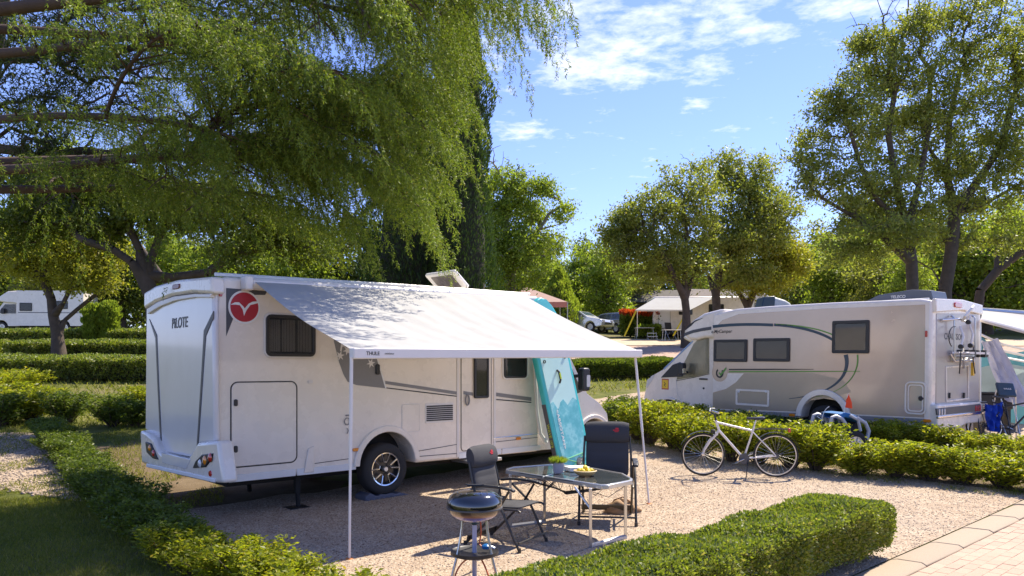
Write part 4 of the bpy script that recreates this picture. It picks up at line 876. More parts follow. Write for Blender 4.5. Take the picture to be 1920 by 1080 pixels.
# left, far: facing left
p = P(70, 628, 52); van3 = far_motorhome((p.x+3.1, p.y+1, Tf(p.x, p.y)+.22), PI+.10, 'white motorhome far off on the left above the hedge rows, partly behind a trunk', L=6.2)
def car(loc, rz, label, col, kind='hatch'):
    r = empty('parked_car', loc, rz); tag(r, label, 'car')
    paint = pbr(kind+'_car_paint', col, .25, metal=.5, coat=.8)
    L, H, W_ = 4.4, 1.48, 1.78
    low = [(0, .35), (.42, .30)]+arc(.85, .33, .36, 176, 4, 8)+[(1.3, .26), (3.1, .26)]+arc(3.5, .33, .36, 176, 4, 8)+[(4.0, .3), (L, .38), (L+.02, .62), (L-.1, .80), (3.3, .97), (.1, .98), (-.03, .7)]
    MB().prism(low, -W_/2, W_/2).build('body', paint, r, bevel=.07, seg=3)
    n0 = MB(); a = [(.12, .96), (.45, H-.06), (.8, H), (2.1, H), (2.55, H-.06), (3.35, .95)]
    vs = []
    for sg in (-1, 1):
        for x, z in a: vs.append((x, sg*(W_/2-.06-(z-.95)*.38), z))
    n = len(a); n0.add(vs, [tuple(range(n)), tuple(reversed(range(n, 2*n)))]+[(i, i+1, n+i+1, n+i) for i in range(n-1)]).build('cabin', paint, r, bevel=.03)
    def gy(z): return W_/2-.06-(z-.95)*.38+.006
    for sg in (-1, 1):
        for pts in ([(.42, 1.0), (.62, H-.12), (1.35, H-.09), (1.35, 1.0)], [(1.42, 1.0), (1.42, H-.09), (2.1, H-.09), (2.5, H-.14), (3.05, 1.0)]):
            MB().add([(x, sg*gy(z), z) for x, z in pts], [(0, 1, 2, 3) if len(pts) == 4 else (0, 1, 2, 3, 4)]).build('side_window', M['glass'], r, smooth=0)
        for x in (.85, 3.5): wheel(r, (x, sg*(W_/2-.12), .32), .32, .2, sg, 1)
        MB().box(-.04, sg*(W_/2-.28)-.22*0-.16, .72, .06, sg*(W_/2-.28)+.16, .92).build('tail_light', M['redlens'], r, bevel=.02)
        MB().box(L-.28, sg*(W_/2-.3)-.16, .62, L+.012, sg*(W_/2-.3)+.16, .78).build('headlight', M['clearlens'], r, bevel=.03)
        MB().box(2.75, sg*(W_/2+.02)-.05, .98, 2.9, sg*(W_/2+.08)+.05, 1.1).build('mirror', paint, r, bevel=.03)
    def strip(p0, p1, nm):
        y0, y1 = gy(p0[1])-.14, gy(p1[1])-.14; dx = .012 if p0[0] > 2 else -.012
        MB().add([(p0[0]+dx, -y0, p0[1]), (p1[0]+dx, -y1, p1[1]), (p1[0]+dx, y1, p1[1]), (p0[0]+dx, y0, p0[1])], [(0, 1, 2, 3)]).build(nm, pbr('car_glass', (.08, .13, .16), .06, coat=1), r, smooth=0)
    strip((3.27, .985), (2.62, 1.38), 'windscreen'); strip((.145, 1.0), (.42, 1.38), 'rear_window')
    MB().box(-.05, -.26, .62, -.02, .26, .73).build('number_plate', M['white2'], r)
    MB().box(L+.0, -.5, .50, L+.035, .5, .62).build('grille', M['black'], r)
    return r
p = P(1110, 620, 52); car((p.x-2.6, p.y+1.6, Tf(0, p.y)+.25), -.62, 'white car seen from the front, parked left of the grey car beyond the awning', (.62, .64, .68), 'white')
p = P(1172, 628, 55); car((p.x+.4, p.y-1, Tf(0, p.y)), 2.25, 'silver grey car with red tail light parked near the tall flowering hedge', (.30, .30, .30), 'silver')
# far caravan with its awning
p = P(1224, 636, 50); cz = Tf(p.x, p.y)
cv_ = empty('caravan', (p.x, p.y, cz), .0); tag(cv_, 'white caravan with awning on yellow straps behind the slender trunk', 'caravan')
def cpx(px, py, y=0): v = P(px, py, p.y+y); return v.x-p.x, v.z-cz
x1 = cpx(1400, 600)[0]
MB().prism([(0, .5), (x1, .5), (x1+.1, 1.2), (x1-.1, 2.45), (x1-.5, 2.72), (.15, 2.72), (-.02, 2.5)], 0, 2.2).build('body', M['white'], cv_, bevel=.10)
MB().box(.3, .2, .2, x1-.3, 2.0, .55).build('underbody', M['under'], cv_)
for yy in (.12, 2.08): wheel(cv_, (x1*.55, yy, .33), .33, .18, -1 if yy < 1 else 1, 1)
door(cv_, (.35, .62, 1.15, 2.15), -1, r=.08, name='entrance_door', mat='white2', sw=.02)
window(cv_, (x1-2.5, 1.5, x1-1.5, 2.2), -1, inner='blind'); window(cv_, (1.7, 1.5, 2.6, 2.2), -1, inner='blind')
al, bl = cpx(1191, 581, -2.4), cpx(1290, 583, -2.4); at_, bt = cpx(1229, 558.5), cpx(1322, 558)
MB().add([(at_[0], -.03, at_[1]), (bt[0]+.6, -.03, bt[1]), (bl[0], -2.4, bl[1]), (al[0], -2.4, al[1]), (at_[0], -.03, at_[1]-.02), (bt[0]+.6, -.03, bt[1]-.02), (bl[0], -2.4, bl[1]-.02), (al[0], -2.4, al[1]-.02)], [(0, 1, 2, 3), (7, 6, 5, 4), (0, 3, 7, 4), (1, 5, 6, 2), (2, 6, 7, 3)]).build('awning_cloth', M['awning'], cv_, smooth=0)
MB().box(al[0], -2.46, al[1]-.09, bl[0], -2.38, al[1]+.02).build('front_rail', M['rail'], cv_, bevel=.01)
for (x, g) in ((al[0]+.05, cpx(1171, 628, -3.0)), (bl[0]-.05, cpx(1262, 636, -3.0))):
    MB().tube([(x, -2.42, al[1]-.05), (g[0], -3.0, .0)], .05, 5).build('guy_strap', pbr('yellow_webbing', (.75, .60, .02), .6), cv_)
    MB().tube([(x+.08, -2.42, al[1]-.05), (x+.08, -2.42, 0)], .025, 6).build('support_leg', M['rail'], cv_)
def folding_table(loc, rz, label, w_=.9, d_=.6, h=.7, mat='white2'):
    r = empty('folding_table', loc, rz); tag(r, label, 'table'); MB().box(-w_/2, -d_/2, h-.03, w_/2, d_/2, h).build('top', M[mat], r, bevel=.008)
    for a in (-1, 1):
        for b in (-1, 1): MB().tube([(a*w_*.42, b*d_*.42, h-.03), (a*w_*.46, b*d_*.46, 0)], .016, 6).build('leg', M['alu'], r)
    return r
def simple_chair(loc, rz, label, mat, group=None):
    r = empty('folding_chair', loc, rz); tag(r, label, 'chair', group)
    MB().obox((0, 0, .45), (.24, 0, 0), (0, .23, 0), (0, 0, .02)).build('seat', M[mat], r, bevel=.01); MB().obox((-.30, 0, .82), (.06, 0, -.30), (0, .23, 0), (.02, 0, .004)).build('backrest', M[mat], r, bevel=.01)
    for b in (-1, 1):
        MB().tube([(.25, b*.25, 0), (-.2, b*.25, .6)], .014, 6).build('leg', M['alu'], r); MB().tube([(-.28, b*.25, 0), (.22, b*.25, .45)], .014, 6).build('leg', M['alu'], r)
        MB().obox((0, b*.26, .64), (.24, 0, 0), (0, .025, 0), (0, 0, .015)).build('armrest', M['black'], r)
    return r
M['chairblack'] = pbr('black_mesh_cloth', (.028, .028, .031), .75, var=.2)
q = P(1258, 633, 47.5); simple_chair((q.x, q.y, Tf(0, q.y)), -1.2, 'black folding chair in front of the far caravan', 'chairblack')
q = P(1247, 634, 46.6); folding_table((q.x+.4, q.y, Tf(0, q.y)), .1, 'small white table beside the black chair at the far caravan', 1.1)
q = P(1232, 634, 47.6)
stp = empty('step_stool', (q.x-.3, q.y, Tf(0, q.y))); tag(stp, 'white metal step stool below the far caravan door', 'step')
for k in range(2): MB().box(-.3, -.15+k*.2, .2+.22*k, .3, .05+k*.2, .23+.22*k).build('tread', M['alu'], stp)
for a in (-.28, .28):
    MB().tube([(a, -.2, 0), (a, .2, .46)], .02, 6).build('leg', M['alu'], stp); MB().tube([(a, .3, 0), (a, .15, .46)], .02, 6).build('leg', M['alu'], stp)
q = P(1208, 629, 49); folding_table((q.x, q.y, Tf(0, q.y)), .0, 'pale table standing alone left of the far caravan, by the low green hedge', 1.2, .7)
# white motorhome roof behind the oak trunks, and the blue roof tent
p = P(1345, 640, 54); far_motorhome((p.x-2.4, p.y, Tf(0, p.y)+.25), .1, 'white motorhome whose roof shows behind the oak trunks', L=6.6)
q = P(1461, 572, 30); tb_ = empty('roof_box', (q.x, q.y, q.z-.1)); tag(tb_, 'dark blue and silver covered satellite unit rising behind the beige motorhome roof', 'cover')
MB().prism([(-.7, -.3), (.75, -.3), (.45, .18), (.25, .30), (-.15, .42), (-.6, .38)], 0, .8).build('cover', pbr('silver_cover', (.62, .64, .68), .45, var=.2), tb_, bevel=.08)
MB().prism([(-.76, -.3), (-.2, -.3), (-.16, .46), (-.62, .42)], -.04, .84).build('dark_panel', M['navy'], tb_, bevel=.04)
MB().tube([(0, .4, -.3), (0, .4, -2.0)], .05, 8).build('mast', M['alu'], tb_)
bt_ = far_motorhome((q.x-1.5, q.y+1.6, Tf(0, q.y+1.3)), -.25, 'white motorhome hidden behind the beige one, its covered dish above the roofs', H=q.z-Tf(0, q.y)-.35)
# gazebo
p = P(1035, 640, 46); gz = empty('gazebo', (p.x, p.y, Tf(0, p.y))); tag(gz, 'faded pink and tan gazebo behind the front of the white motorhome', 'gazebo')
def gp(px, py, y=0): v = P(px, py, p.y+y); return (v.x-p.x, y, v.z-gz.location.z)
pk = gp(986, 537, 1.4); e0, e1, e2, e3 = gp(948, 566, 0), gp(1064, 566, 0), gp(1050, 566, 2.8), gp(955, 566, 2.8)
pk = ((e0[0]+e1[0])/2-.7, 1.4, pk[2])
MB().add([pk, e0, e1, e2, e3], [(0, 1, 2), (0, 2, 3), (0, 3, 4), (0, 4, 1)]).build('canopy', pbr('faded_pink_cloth', (.55, .36, .28), .8, var=.15), gz, smooth=0)
MB().add([e0, e1, (e1[0], e1[1], e1[2]-.33), (e0[0], e0[1], e0[2]-.33), e2, (e2[0], e2[1], e2[2]-.33)], [(0, 1, 2, 3), (1, 4, 5, 2)]).build('valance', pbr('red_pink_cloth', (.50, .20, .16), .8), gz, smooth=0)
for e in (e0, e1, e2, e3): MB().tube([e, (e[0], e[1], 0)], .03, 6).build('pole', M['alu'], gz)
# dark shed behind
p = P(1225, 620, 68); sh = empty('shed', (p.x, p.y, Tf(0, p.y))); tag(sh, 'dark grey low building behind the red hedge, under the trees', 'building')
MB().box(-4, 0, 0, 5.5, 5, 2.6).build('wall', pbr('dark_wall', (.10, .09, .08), .9, var=.2), sh, bevel=.03)
MB().prism([(-.5, 2.5), (2.6, 3.9), (5.6, 2.5)], -4.4, 5.9, 'x').build('roof', pbr('grey_roof', (.10, .09, .08), .9, var=.2), sh)
# -------------------------------------------------- right edge: third motorhome with awning, lean-to, gear
p = P(1880, 800, 17.5)
v4 = far_motorhome((10.2, 20.6, .55), F2+.05, 'white motorhome at the right edge, its pale awning reaching over the blue tent', L=6.5)
a, b, c_, d_ = P(1842, 581, 19.0), P(1960, 590, 16.6), P(1990, 640, 14.6), P(1838, 600, 15.6)
aw2 = empty('side_awning', (a.x, a.y, Tf(a.x, a.y))); tag(aw2, 'cream awning at the right edge beside the bicycle rack', 'awning')
lo = aw2.location; L_ = lambda v: v-lo
n_ = 12; vs = []; fs = []
for i in range(n_+1):
    for j in range(n_+1):
        u_, t_ = i/n_, j/n_; q = L_(a.lerp(b, u_)).lerp(L_(d_.lerp(c_, u_)), t_); q.z -= .06*math.sin(PI*t_); vs.append(q)
for i in range(n_):
    for j in range(n_): k = i*(n_+1)+j; fs.append((k, k+1, k+n_+2, k+n_+1))
MB().add(vs, fs).build('cloth', M['awning'], aw2, smooth=80)
MB().tube([L_(d_), L_(c_)], .04, 6).build('front_rail', M['rail'], aw2); MB().tube([L_(a), L_(b)], .06, 8).build('case', M['alu'], aw2)
for q in (d_, c_): MB().tube([L_(q), (L_(q).x, L_(q).y, 0)], .02, 6).build('support_leg', M['alu'], aw2)
# blue tent
def cloth(name, label, cat, corners, mat, sag=.1, wr=.03, n=16, thick=False):
    base = Vector((corners[0].x, corners[0].y, Tf(corners[0].x, corners[0].y))); r = empty(name, base); tag(r, label, cat)
    vs = []; fs = []
    for i in range(n+1):
        for j in range(n+1):
            u_, t_ = i/n, j/n; q = corners[0].lerp(corners[1], u_).lerp(corners[3].lerp(corners[2], u_), t_)-base
            q.z -= sag*math.sin(PI*u_)*(1-t_*.5); q.y += wr*math.sin(u_*17+t_*5)+wr*.5*math.sin(u_*41-t_*7); vs.append(q)
    for i in range(n):
        for j in range(n): k = i*(n+1)+j; fs.append((k, k+1, k+n+2, k+n+1))
    MB().add(vs, fs).build('cloth', mat, r, smooth=80); return r
teal = pbr('blue_tent_cloth', (.10, .27, .32), .75, var=.2, trans=.3); pale = pbr('pale_tent_cloth', (.42, .52, .52), .75, var=.15, trans=.3)
t1 = cloth('tent', 'blue green tent wall with white piping behind the hanging grey sheet', 'tent', [P(1832, 622, 18.2), P(1935, 655, 17.4), P(1935, 815, 17.4), P(1832, 815, 18.2)], teal, .25, .06)
for k in range(3):
    MB().tube([t1.matrix_world.inverted() @ (P(1836+k*4, 626+k*14, 17.9)-t1.location), P(1880, 646+k*12, 17.6)-t1.location, P(1932, 658+k*11, 17.2)-t1.location], .03, 5).build('piping', M['white2'], t1)
MB().add([P(1834, 690, 17.9)-t1.location, P(1880, 680, 17.5)-t1.location, P(1935, 690, 17.1)-t1.location, P(1935, 742, 17.1)-t1.location, P(1834, 742, 17.9)-t1.location], [(0, 1, 2, 3, 4)]).build('pale_panel', pale, t1)
cloth('hanging_sheet', 'silver grey translucent sheet slanting down beside the blue tent', 'sheet', [P(1842, 640, 16.2), P(1868, 634, 16.2), P(1945, 770, 15.6), P(1880, 748, 15.9)], pbr('silver_sheet', (.54, .56, .70), .45, var=.2, vscale=3, trans=.35, bump=.6, bscale=6, grain=(5, 5, .6)), .03, .05)
q = P(1868, 800, 15.6)
tw = cloth('beach_towel', 'bright blue towel hung to dry below the grey sheet', 'towel', [P(1849, 757, 15.2), P(1877, 753, 15.3), P(1877, 808, 15.3), P(1850, 806, 15.2)], pbr('royal_blue_terry', (.012, .06, .42), .9, var=.15, bump=.4), .05, .06)
rk_ = empty('drying_rack', (tw.location.x, tw.location.y+.1, Tf(0, 15.3))); tag(rk_, 'black folded drying rack carrying the blue towel', 'rack')
zz = P(1860, 755, 15.3).z-rk_.location.z
MB().tube([(-.15, 0, zz), (.45, 0, zz)], .015, 6).build('top_bar', M['black'], rk_)
for a in (-.15, .45):
    MB().tube([(a, -.2, 0), (a, 0, zz)], .014, 6).build('leg', M['black'], rk_); MB().tube([(a, .3, 0), (a, 0, zz)], .014, 6).build('leg', M['black'], rk_)
q = P(1862, 745, 16.2); bb = empty('storage_box', (q.x, q.y, Tf(0, q.y))); tag(bb, 'black box on a stand between the motorhome rear and the grey sheet', 'box')
zz = P(1862, 735, 16.2).z-bb.location.z
MB().box(-.36, -.2, zz-.36, .30, .2, zz-.04).build('box', M['black'], bb, bevel=.02); MB().box(-.38, -.22, zz-.04, .32, .22, zz).build('lid', M['black'], bb, bevel=.015)
for a in (-.3, .25): MB().box(a-.03, -.15, 0, a+.03, .15, zz-.36).build('leg', M['black'], bb)
q = P(1886, 731, 15.4); nb = empty('covered_table', (q.x, q.y, Tf(0, q.y))); tag(nb, 'navy blue folded chair with a white word, below the grey sheet', 'chair')
zz = q.z-nb.location.z; MB().obox((0, 0, zz), (.18, 0, -.01), (.02, .09, .13), (0, -.02, .02)).build('backrest', M['navy'], nb, bevel=.02)
text('lettering', 'THULE', .05, M['rail'], nb, (0, -.05, zz+.02), (1.0, 0, 0))
for a in (-.2, .2): MB().tube([(a, 0, zz), (a*1.4, .1, 0)], .014, 6).build('leg', M['alu'], nb); MB().tube([(a, .1, zz-.2), (a*.6, -.3, 0)], .014, 6).build('leg', M['alu'], nb)
# ------------------------------------------------------------------ on the pitch
M['frame_dark'] = pbr('bronze_tube', (.06, .055, .05), .35, metal=.6); M['pad'] = pbr('charcoal_padding', (.045, .045, .05), .82, var=.15, bump=.25, bscale=150)
M['steel'] = pbr('brushed_steel', (.62, .60, .56), .28, metal=1)
def padded(mb, c, ax, az, th, n=12, pad=.03, seams=()):
    """quilted cushion: centre, half-width vector, half-height vector, half thickness vector"""
    c, ax, az, th = map(Vector, (c, ax, az, th)); vs = []; fs = []; m = n
    for sd_ in (1, -1):
        for i in range(n+1):
            for j in range(m+1):
                u_ = -1+2*i/n; v_ = -1+2*j/m; bul = (1-abs(u_)**6)*(1-abs(v_)**6); sm = 1.0
                for s_ in seams: sm *= 1-.55*math.exp(-((v_-s_)/.05)**2)
                uu = u_*(1-.06*abs(v_)**8); vs.append(c+ax*uu+az*v_*(1-.04*abs(u_)**8)+th*sd_*(.25+.75*bul*sm))
    k0 = (n+1)*(m+1)
    for i in range(n):
        for j in range(m):
            a = i*(m+1)+j; fs += [(a, a+1, a+m+2, a+m+1), (k0+a, k0+a+m+1, k0+a+m+2, k0+a+1)]
    for i in range(n): a, b = i*(m+1), (i+1)*(m+1); fs += [(a, b, b+k0, a+k0), (a+m, a+m+k0, b+m+k0, b+m)]
    for j in range(m): a, b = j, j+1; fs += [(a, a+k0, b+k0, b)]; a, b = n*(m+1)+j, n*(m+1)+j+1; fs += [(a, b, b+k0, a+k0)]
    return mb.add(vs, fs)
def camp_chair(loc, rz, label, sc=1.0, recl=.22, bk=.8):
    """faces +x"""
    r = empty('camping_chair', loc, rz); r.scale = (sc,)*3; tag(r, label, 'camping chair', 'black padded camping chairs at the table')
    W_ = .27; sr, cr = math.sin(recl), math.cos(recl); sb = Vector((-.22, 0, .46)); bd = Vector((-sr, 0, cr)); bn = Vector((cr, 0, sr))
    mb = padded(MB(), sb+bd*.28*bk, Vector((0, W_*.90, 0)), bd*.27*bk, bn*.032, seams=(-.35, .25), n=20); mb.build('backrest', M['pad'], r, smooth=70)
    hb_ = MB()
    hc = sb+bd*.63*bk+bn*.02; vs = []; fs = []; nn_ = 16
    for i, yy in enumerate(np.linspace(-W_*.92, W_*.92, 9)):
        k = 1-.16*abs(yy/(W_*.92))**6
        for j in range(nn_):
            a = 2*PI*j/nn_; vs.append(hc+Vector((0, yy, 0))+bn*.062*k*math.cos(a)+bd*.125*k*math.sin(a))
    for i in range(8):
        for j in range(nn_): a = i*nn_+j; b = i*nn_+(j+1) % nn_; fs.append((a, b, b+nn_, a+nn_))
    fs += [tuple(range(nn_)), tuple(8*nn_+j for j in range(nn_))]
    hr = hb_.add(vs, fs).build('headrest', M['pad'], r, smooth=60)
    lg = hc+bn*.0635+bd*.02
    rm = MB(); rm.obox(lg+Vector((0, .10, 0)), Vector((0, .035, 0)), bd*.006, bn*.002); rm.obox(lg+Vector((0, .11, 0))+bd*.018, Vector((0, .018, 0)), bd*.009, bn*.002); rm.obox(lg+Vector((0, .105, 0))-bd*.016, Vector((0, .022, 0)), bd*.005, bn*.002)
    rm.build('embroidered_mark', pbr('red_thread', (.55, .02, .03), .6), hr)
    padded(MB(), (.05, 0, .445), Vector((0, W_*.86, 0)), Vector((-.255, 0, -.015)), Vector((0, 0, .026)), seams=(.3, -.3), n=16).build('seat', M['pad'], r, smooth=70)
    MB().box(-.2, -W_*.8, .455, -.12, W_*.8, .49).build('lumbar_roll', M['pad'], r, bevel=.015)
    for b in (-1, 1):
        y = b*W_; y2 = b*(W_+.035)
        MB().tube([sb+Vector((-.0, y, -.06)), sb+bd*.3*bk+Vector((0, y, 0)), sb+bd*.58*bk+Vector((0, y*.95, 0))], .013, 8).build('back_tube', M['frame_dark'], r)
        MB().tube([(-.26, y, .43), (.30, y, .44), (.33, y, .42)], .013, 8).build('seat_tube', M['frame_dark'], r)
        MB().tube([(-.10, y2, .62), (.12, y2, .44), (.34, y2, .015)], .014, 8).build('leg', M['frame_dark'], r)
        MB().tube([(.20, y2-.03*b, .64), (.06, y2-.03*b, .42), (-.36, y2-.03*b, .015)], .014, 8).build('leg', M['frame_dark'], r)
        for x in (.34, -.36): MB().lathe([(0, 0), (.02, 0), (.018, .05), (0, .05)], c=(x, y2 if x > 0 else y2-.03*b, 0), n=8).build('rubber_foot', M['black'], r)
        ar = MB(); pp = [(-.24, y2, .655), (-.1, y2, .675), (.1, y2, .675), (.24, y2, .66), (.28, y2, .645)]
        for i in range(4): ar.obox(((Vector(pp[i])+Vector(pp[i+1]))/2), (Vector(pp[i+1])-Vector(pp[i]))*.52, (0, .032 if i in (1, 2) else .026, 0), (0, 0, .014))
        ar.build('armrest', M['black'], r, bevel=.01)
    MB().tube([(.33, -W_-.03, .10), (.33, W_+.03, .10)], .011, 6).build('stretcher', M['frame_dark'], r)
    MB().obox((-.31, 0, .09), (.008, 0, .03), (0, W_+.03, 0), (.012, 0, 0)).build('foot_bar', M['frame_dark'], r)
    return r
C2 = Vector((-.06, 7.82)); camp_chair((C2.x, C2.y, .012), math.radians(-30), 'black padded camping chair with its side to us, beside the barbecue', .93, .22)
C1 = Vector((1.13, 9.02)); camp_chair((C1.x, C1.y, .012), math.radians(-97), 'black padded camping chair facing us from behind the glass table', 1.06, .16)
# ---- table
tz = .655
tbl = empty('camping_table', (.66, 8.0, .012)); tag(tbl, 'folding camping table with two smoked glass tops and silver frame', 'table')
def tp_(px, py): r_ = ray(px, py); d = (tz-CAMZ)/r_.z; v = r_*d; return (v.x-.66, v.y-8.0)
out = [tp_(*q) for q in ((948, 883), (1018, 894), (1128, 911.5), (1141, 911.5), (1186, 902.5), (1186, 899), (1168, 889), (1105, 877.5), (1040, 871), (962, 876.5), (950, 880))]
mid_ = [tp_(1018, 896), tp_(1090, 876)]
cx_ = sum(p[0] for p in out)/len(out); cy_ = sum(p[1] for p in out)/len(out)
inn = [(cx_+(p[0]-cx_)*.955, cy_+(p[1]-cy_)*.93) for p in out]
MB().ring(out, inn, tz-.045, tz, 'z').build('rim', M['alu'], tbl, bevel=.005)
smoked = glassmat('smoked_glass', (.05, .06, .06), .02, .25)
inb = [(cx_+(p[0]-cx_)*.958, cy_+(p[1]-cy_)*.935) for p in out]
lg_ = [inb[0], tp_(1016, 894.5), tp_(1086, 877.2), inb[8], inb[9], inb[10]]; rg_ = [tp_(1020, 895.5), inb[2], inb[3], inb[4], inb[5], inb[6], inb[7], tp_(1089, 877.5)]
MB().prism(lg_, tz-.014, tz-.006, 'z').build('glass_top', smoked, tbl, smooth=0); MB().prism(rg_, tz-.014, tz-.006, 'z').build('glass_top', smoked, tbl, smooth=0)
a, b = tp_(1018, 895), tp_(1088, 877); MB().tube([(a[0], a[1], tz-.012), (b[0], b[1], tz-.012)], .012, 6).build('centre_bar', M['alu'], tbl)
feet = [G(1107, 1029), G(1173, 1011), G(1021, 982), G(958, 990)]
tops = [tp_(1107, 914), tp_(1172, 905), tp_(1021, 896), tp_(955, 886)]
lf = []
for f, t_ in zip(feet, tops):
    A_ = Vector((t_[0], t_[1], tz-.04)); B_ = Vector((f.x-.66, f.y-8.0, 0)); B_ = A_.lerp(B_, 1); B_.z = .02; A_.x = B_.x*.55+A_.x*.45; A_.y = B_.y*.55+A_.y*.45
    MB().tube([A_, B_], .021, 4).build('leg', M['alu'], tbl, bevel=.003); lf.append((A_, B_))
for i, j in ((0, 1), (2, 3)): MB().tube([lf[i][1], lf[j][1]], .026, 6).build('base_rail', pbr('grey_tube', (.45, .45, .46), .4, metal=.4), tbl)
MB().tube([lf[0][0].lerp(lf[0][1], .35), Vector((lf[0][0].x-.14, lf[0][0].y+.14, tz-.05))], .012, 6).build('brace', M['steel'], tbl)
MB().tube([lf[2][0].lerp(lf[2][1], .35), Vector((lf[2][0].x+.14, lf[2][0].y-.14, tz-.05))], .012, 6).build('brace', M['steel'], tbl)
# elastic net below the top
mb = MB(); n = 7
for i in range(n+1):
    t_ = i/n; A_ = lf[3][0].lerp(lf[1][0], t_); B_ = lf[2][0].lerp(lf[0][0], t_); mb.tube([A_-Vector((0, 0, .03)), (A_+B_)/2-Vector((0, 0, .12)), B_-Vector((0, 0, .03))], .004, 3)
    A_ = lf[3][0].lerp(lf[2][0], t_); B_ = lf[1][0].lerp(lf[0][0], t_); mb.tube([A_-Vector((0, 0, .03)), (A_+B_)/2-Vector((0, 0, .14)), B_-Vector((0, 0, .03))], .004, 3)
o = mb.build('net_shelf', M['black'], tbl); o['kind'] = 'stuff'
# ---- pot, box, bowl with lemons
def onT(px, py, z=tz): r_ = ray(px, py); d = (z-CAMZ)/r_.z; v = r_*d; return Vector((v.x, v.y, z+.012))
q = onT(1047, 889); pot = empty('potted_plant', q); tag(pot, 'grey pot with a tuft of bright green grass on the glass table', 'potted plant')
MB().lathe([(0, 0), (.048, 0), (.055, .01), (.066, .125), (.062, .128), (.056, .11), (0, .105)], n=28).build('pot', pbr('pale_grey_ceramic', (.36, .36, .42), .5, bump=.3, bscale=30), pot)
MB().lathe([(0, .112), (.057, .108)], n=14).build('soil', M['dark_in'], pot)
n = 900; th = RNG.random(n)*2*PI; rr = RNG.random(n)**.5*.05; ps = np.stack([rr*np.cos(th), rr*np.sin(th), np.full(n, .105)], 1); dd = np.stack([np.cos(th)*rr*18, np.sin(th)*rr*18, np.full(n, .9)], 1)+RNG.normal(size=(n, 3))*.25
leafmesh('grass_tuft', ps, dd, .05+.05*RNG.random(n), .007, M['lime'], pot)
q = onT(1081, 884); bx_ = empty('white_box', q, .35); tag(bx_, 'small white box lying on the glass table behind the fruit bowl', 'box')
MB().box(-.12, -.09, 0, .12, .09, .035).build('box', M['white2'], bx_, bevel=.006); MB().box(-.123, -.093, .035, .123, .093, .045).build('lid', M['white2'], bx_, bevel=.004)
q = onT(1097, 893.5); bw = empty('fruit_bowl', q); tag(bw, 'shallow woven bowl full of yellow fruit on the table', 'bowl')
MB().lathe([(0, 0), (.055, .002), (.10, .03), (.117, .052), (.121, .054), (.123, .048), (.105, .022), (.06, -.004), (0, -.005)], n=32).build('bowl', pbr('woven_cane', (.50, .36, .16), .7, var=.3, bump=.8, bscale=60), bw)
MB().lathe([(.119, .048), (.127, .052), (.119, .058), (.116, .052), (.119, .048)], n=32).build('rim', pbr('pale_cane', (.62, .50, .30), .6), bw)
lem = pbr('lemon_skin', (.72, .55, .03), .4, bump=.3, bscale=120); k = 0
words = ['lemon at the front left of the fruit bowl', 'lemon at the front right of the fruit bowl', 'lemon at the right rim of the fruit bowl', 'lemon at the back right of the fruit bowl', 'lemon at the back left of the fruit bowl', 'lemon at the left rim of the fruit bowl', 'lemon on top of the others in the bowl']
for k in range(7):
    a = -2.1+k*PI/3; rad = .062 if k < 6 else 0
    o = MB().lathe([(0, -.036), (.008, -.032), (.022, -.018), (.027, 0), (.022, .018), (.008, .032), (0, .037)], n=14).build('lemon', lem, None)
    o.location = (q.x+rad*math.cos(a), q.y+rad*math.sin(a), q.z+(.052 if k < 6 else .085)); o.rotation_euler = (PI/2, .3*k, a+.8*k); tag(o, 'yellow '+words[k], 'lemon', 'yellow fruit in the bowl')
# ---- barbecue
bq = empty('barbecue', (-.32, 6.5, .012)); tag(bq, 'round black portable barbecue with purple blue base on curved metal legs', 'barbecue')
enam = pbr('black_enamel', (.012, .012, .014), .10, coat=1, var=.1, spec=.8)
dz = .62
MB().lathe([(.232, dz), (.236, dz+.02), (.232, dz+.06), (.21, dz+.10), (.17, dz+.128), (.10, dz+.145), (0, dz+.150)], n=48).build('lid', enam, bq)
m_, t_, o_ = newmat('heat_tinted_bowl'); b_ = nd(t_, 'ShaderNodeBsdfPrincipled', Roughness=.25, Metallic=.1); b_.inputs['Coat Weight'].default_value = .6
tc_ = nd(t_, 'ShaderNodeTexCoord'); sp_ = nd(t_, 'ShaderNodeSeparateXYZ'); t_.links.new(tc_.outputs['Object'], sp_.inputs[0]); mr = nd(t_, 'ShaderNodeMapRange'); mr.inputs[1].default_value = dz-.11; mr.inputs[2].default_value = dz
t_.links.new(sp_.outputs[2], mr.inputs[0]); c_ = ramp(t_, mr.outputs[0], [(0, (.22, .20, .50)), (.38, (.16, .14, .42)), (.52, (.28, .16, .10)), (.8, (.05, .035, .02)), (1, (.015, .015, .016))]); t_.links.new(c_, b_.inputs['Base Color']); t_.links.new(b_.outputs[0], o_.inputs[0])
MB().lathe([(.05, dz-.115), (.12, dz-.105), (.18, dz-.075), (.217, dz-.035), (.232, dz-.004), (.225, dz-.002)], n=48).build('bowl', m_, bq)
MB().lathe([(.228, dz-.008), (.240, dz-.004), (.240, dz+.006), (.230, dz+.008)], n=48).build('rim', M['decaldark'], bq)
kn = MB().tube([(0, 0, dz+.148), (0, 0, dz+.185)], .012, 8).build('lid_handle', M['black'], bq); MB().tube([(-.075, 0, dz+.195), (-.05, 0, dz+.188), (.045, 0, dz+.186), (.08, 0, dz+.192)], [.006, .011, .011, .006], 8).build('grip', M['black'], kn)
for k in range(7):
    a = PI+.35+k*.41; MB().lathe([(0, .004), (.009, .0)], c=(.155*math.cos(a), .155*math.sin(a), dz+.135), n=8).build('vent_hole', M['chrome'], bq)
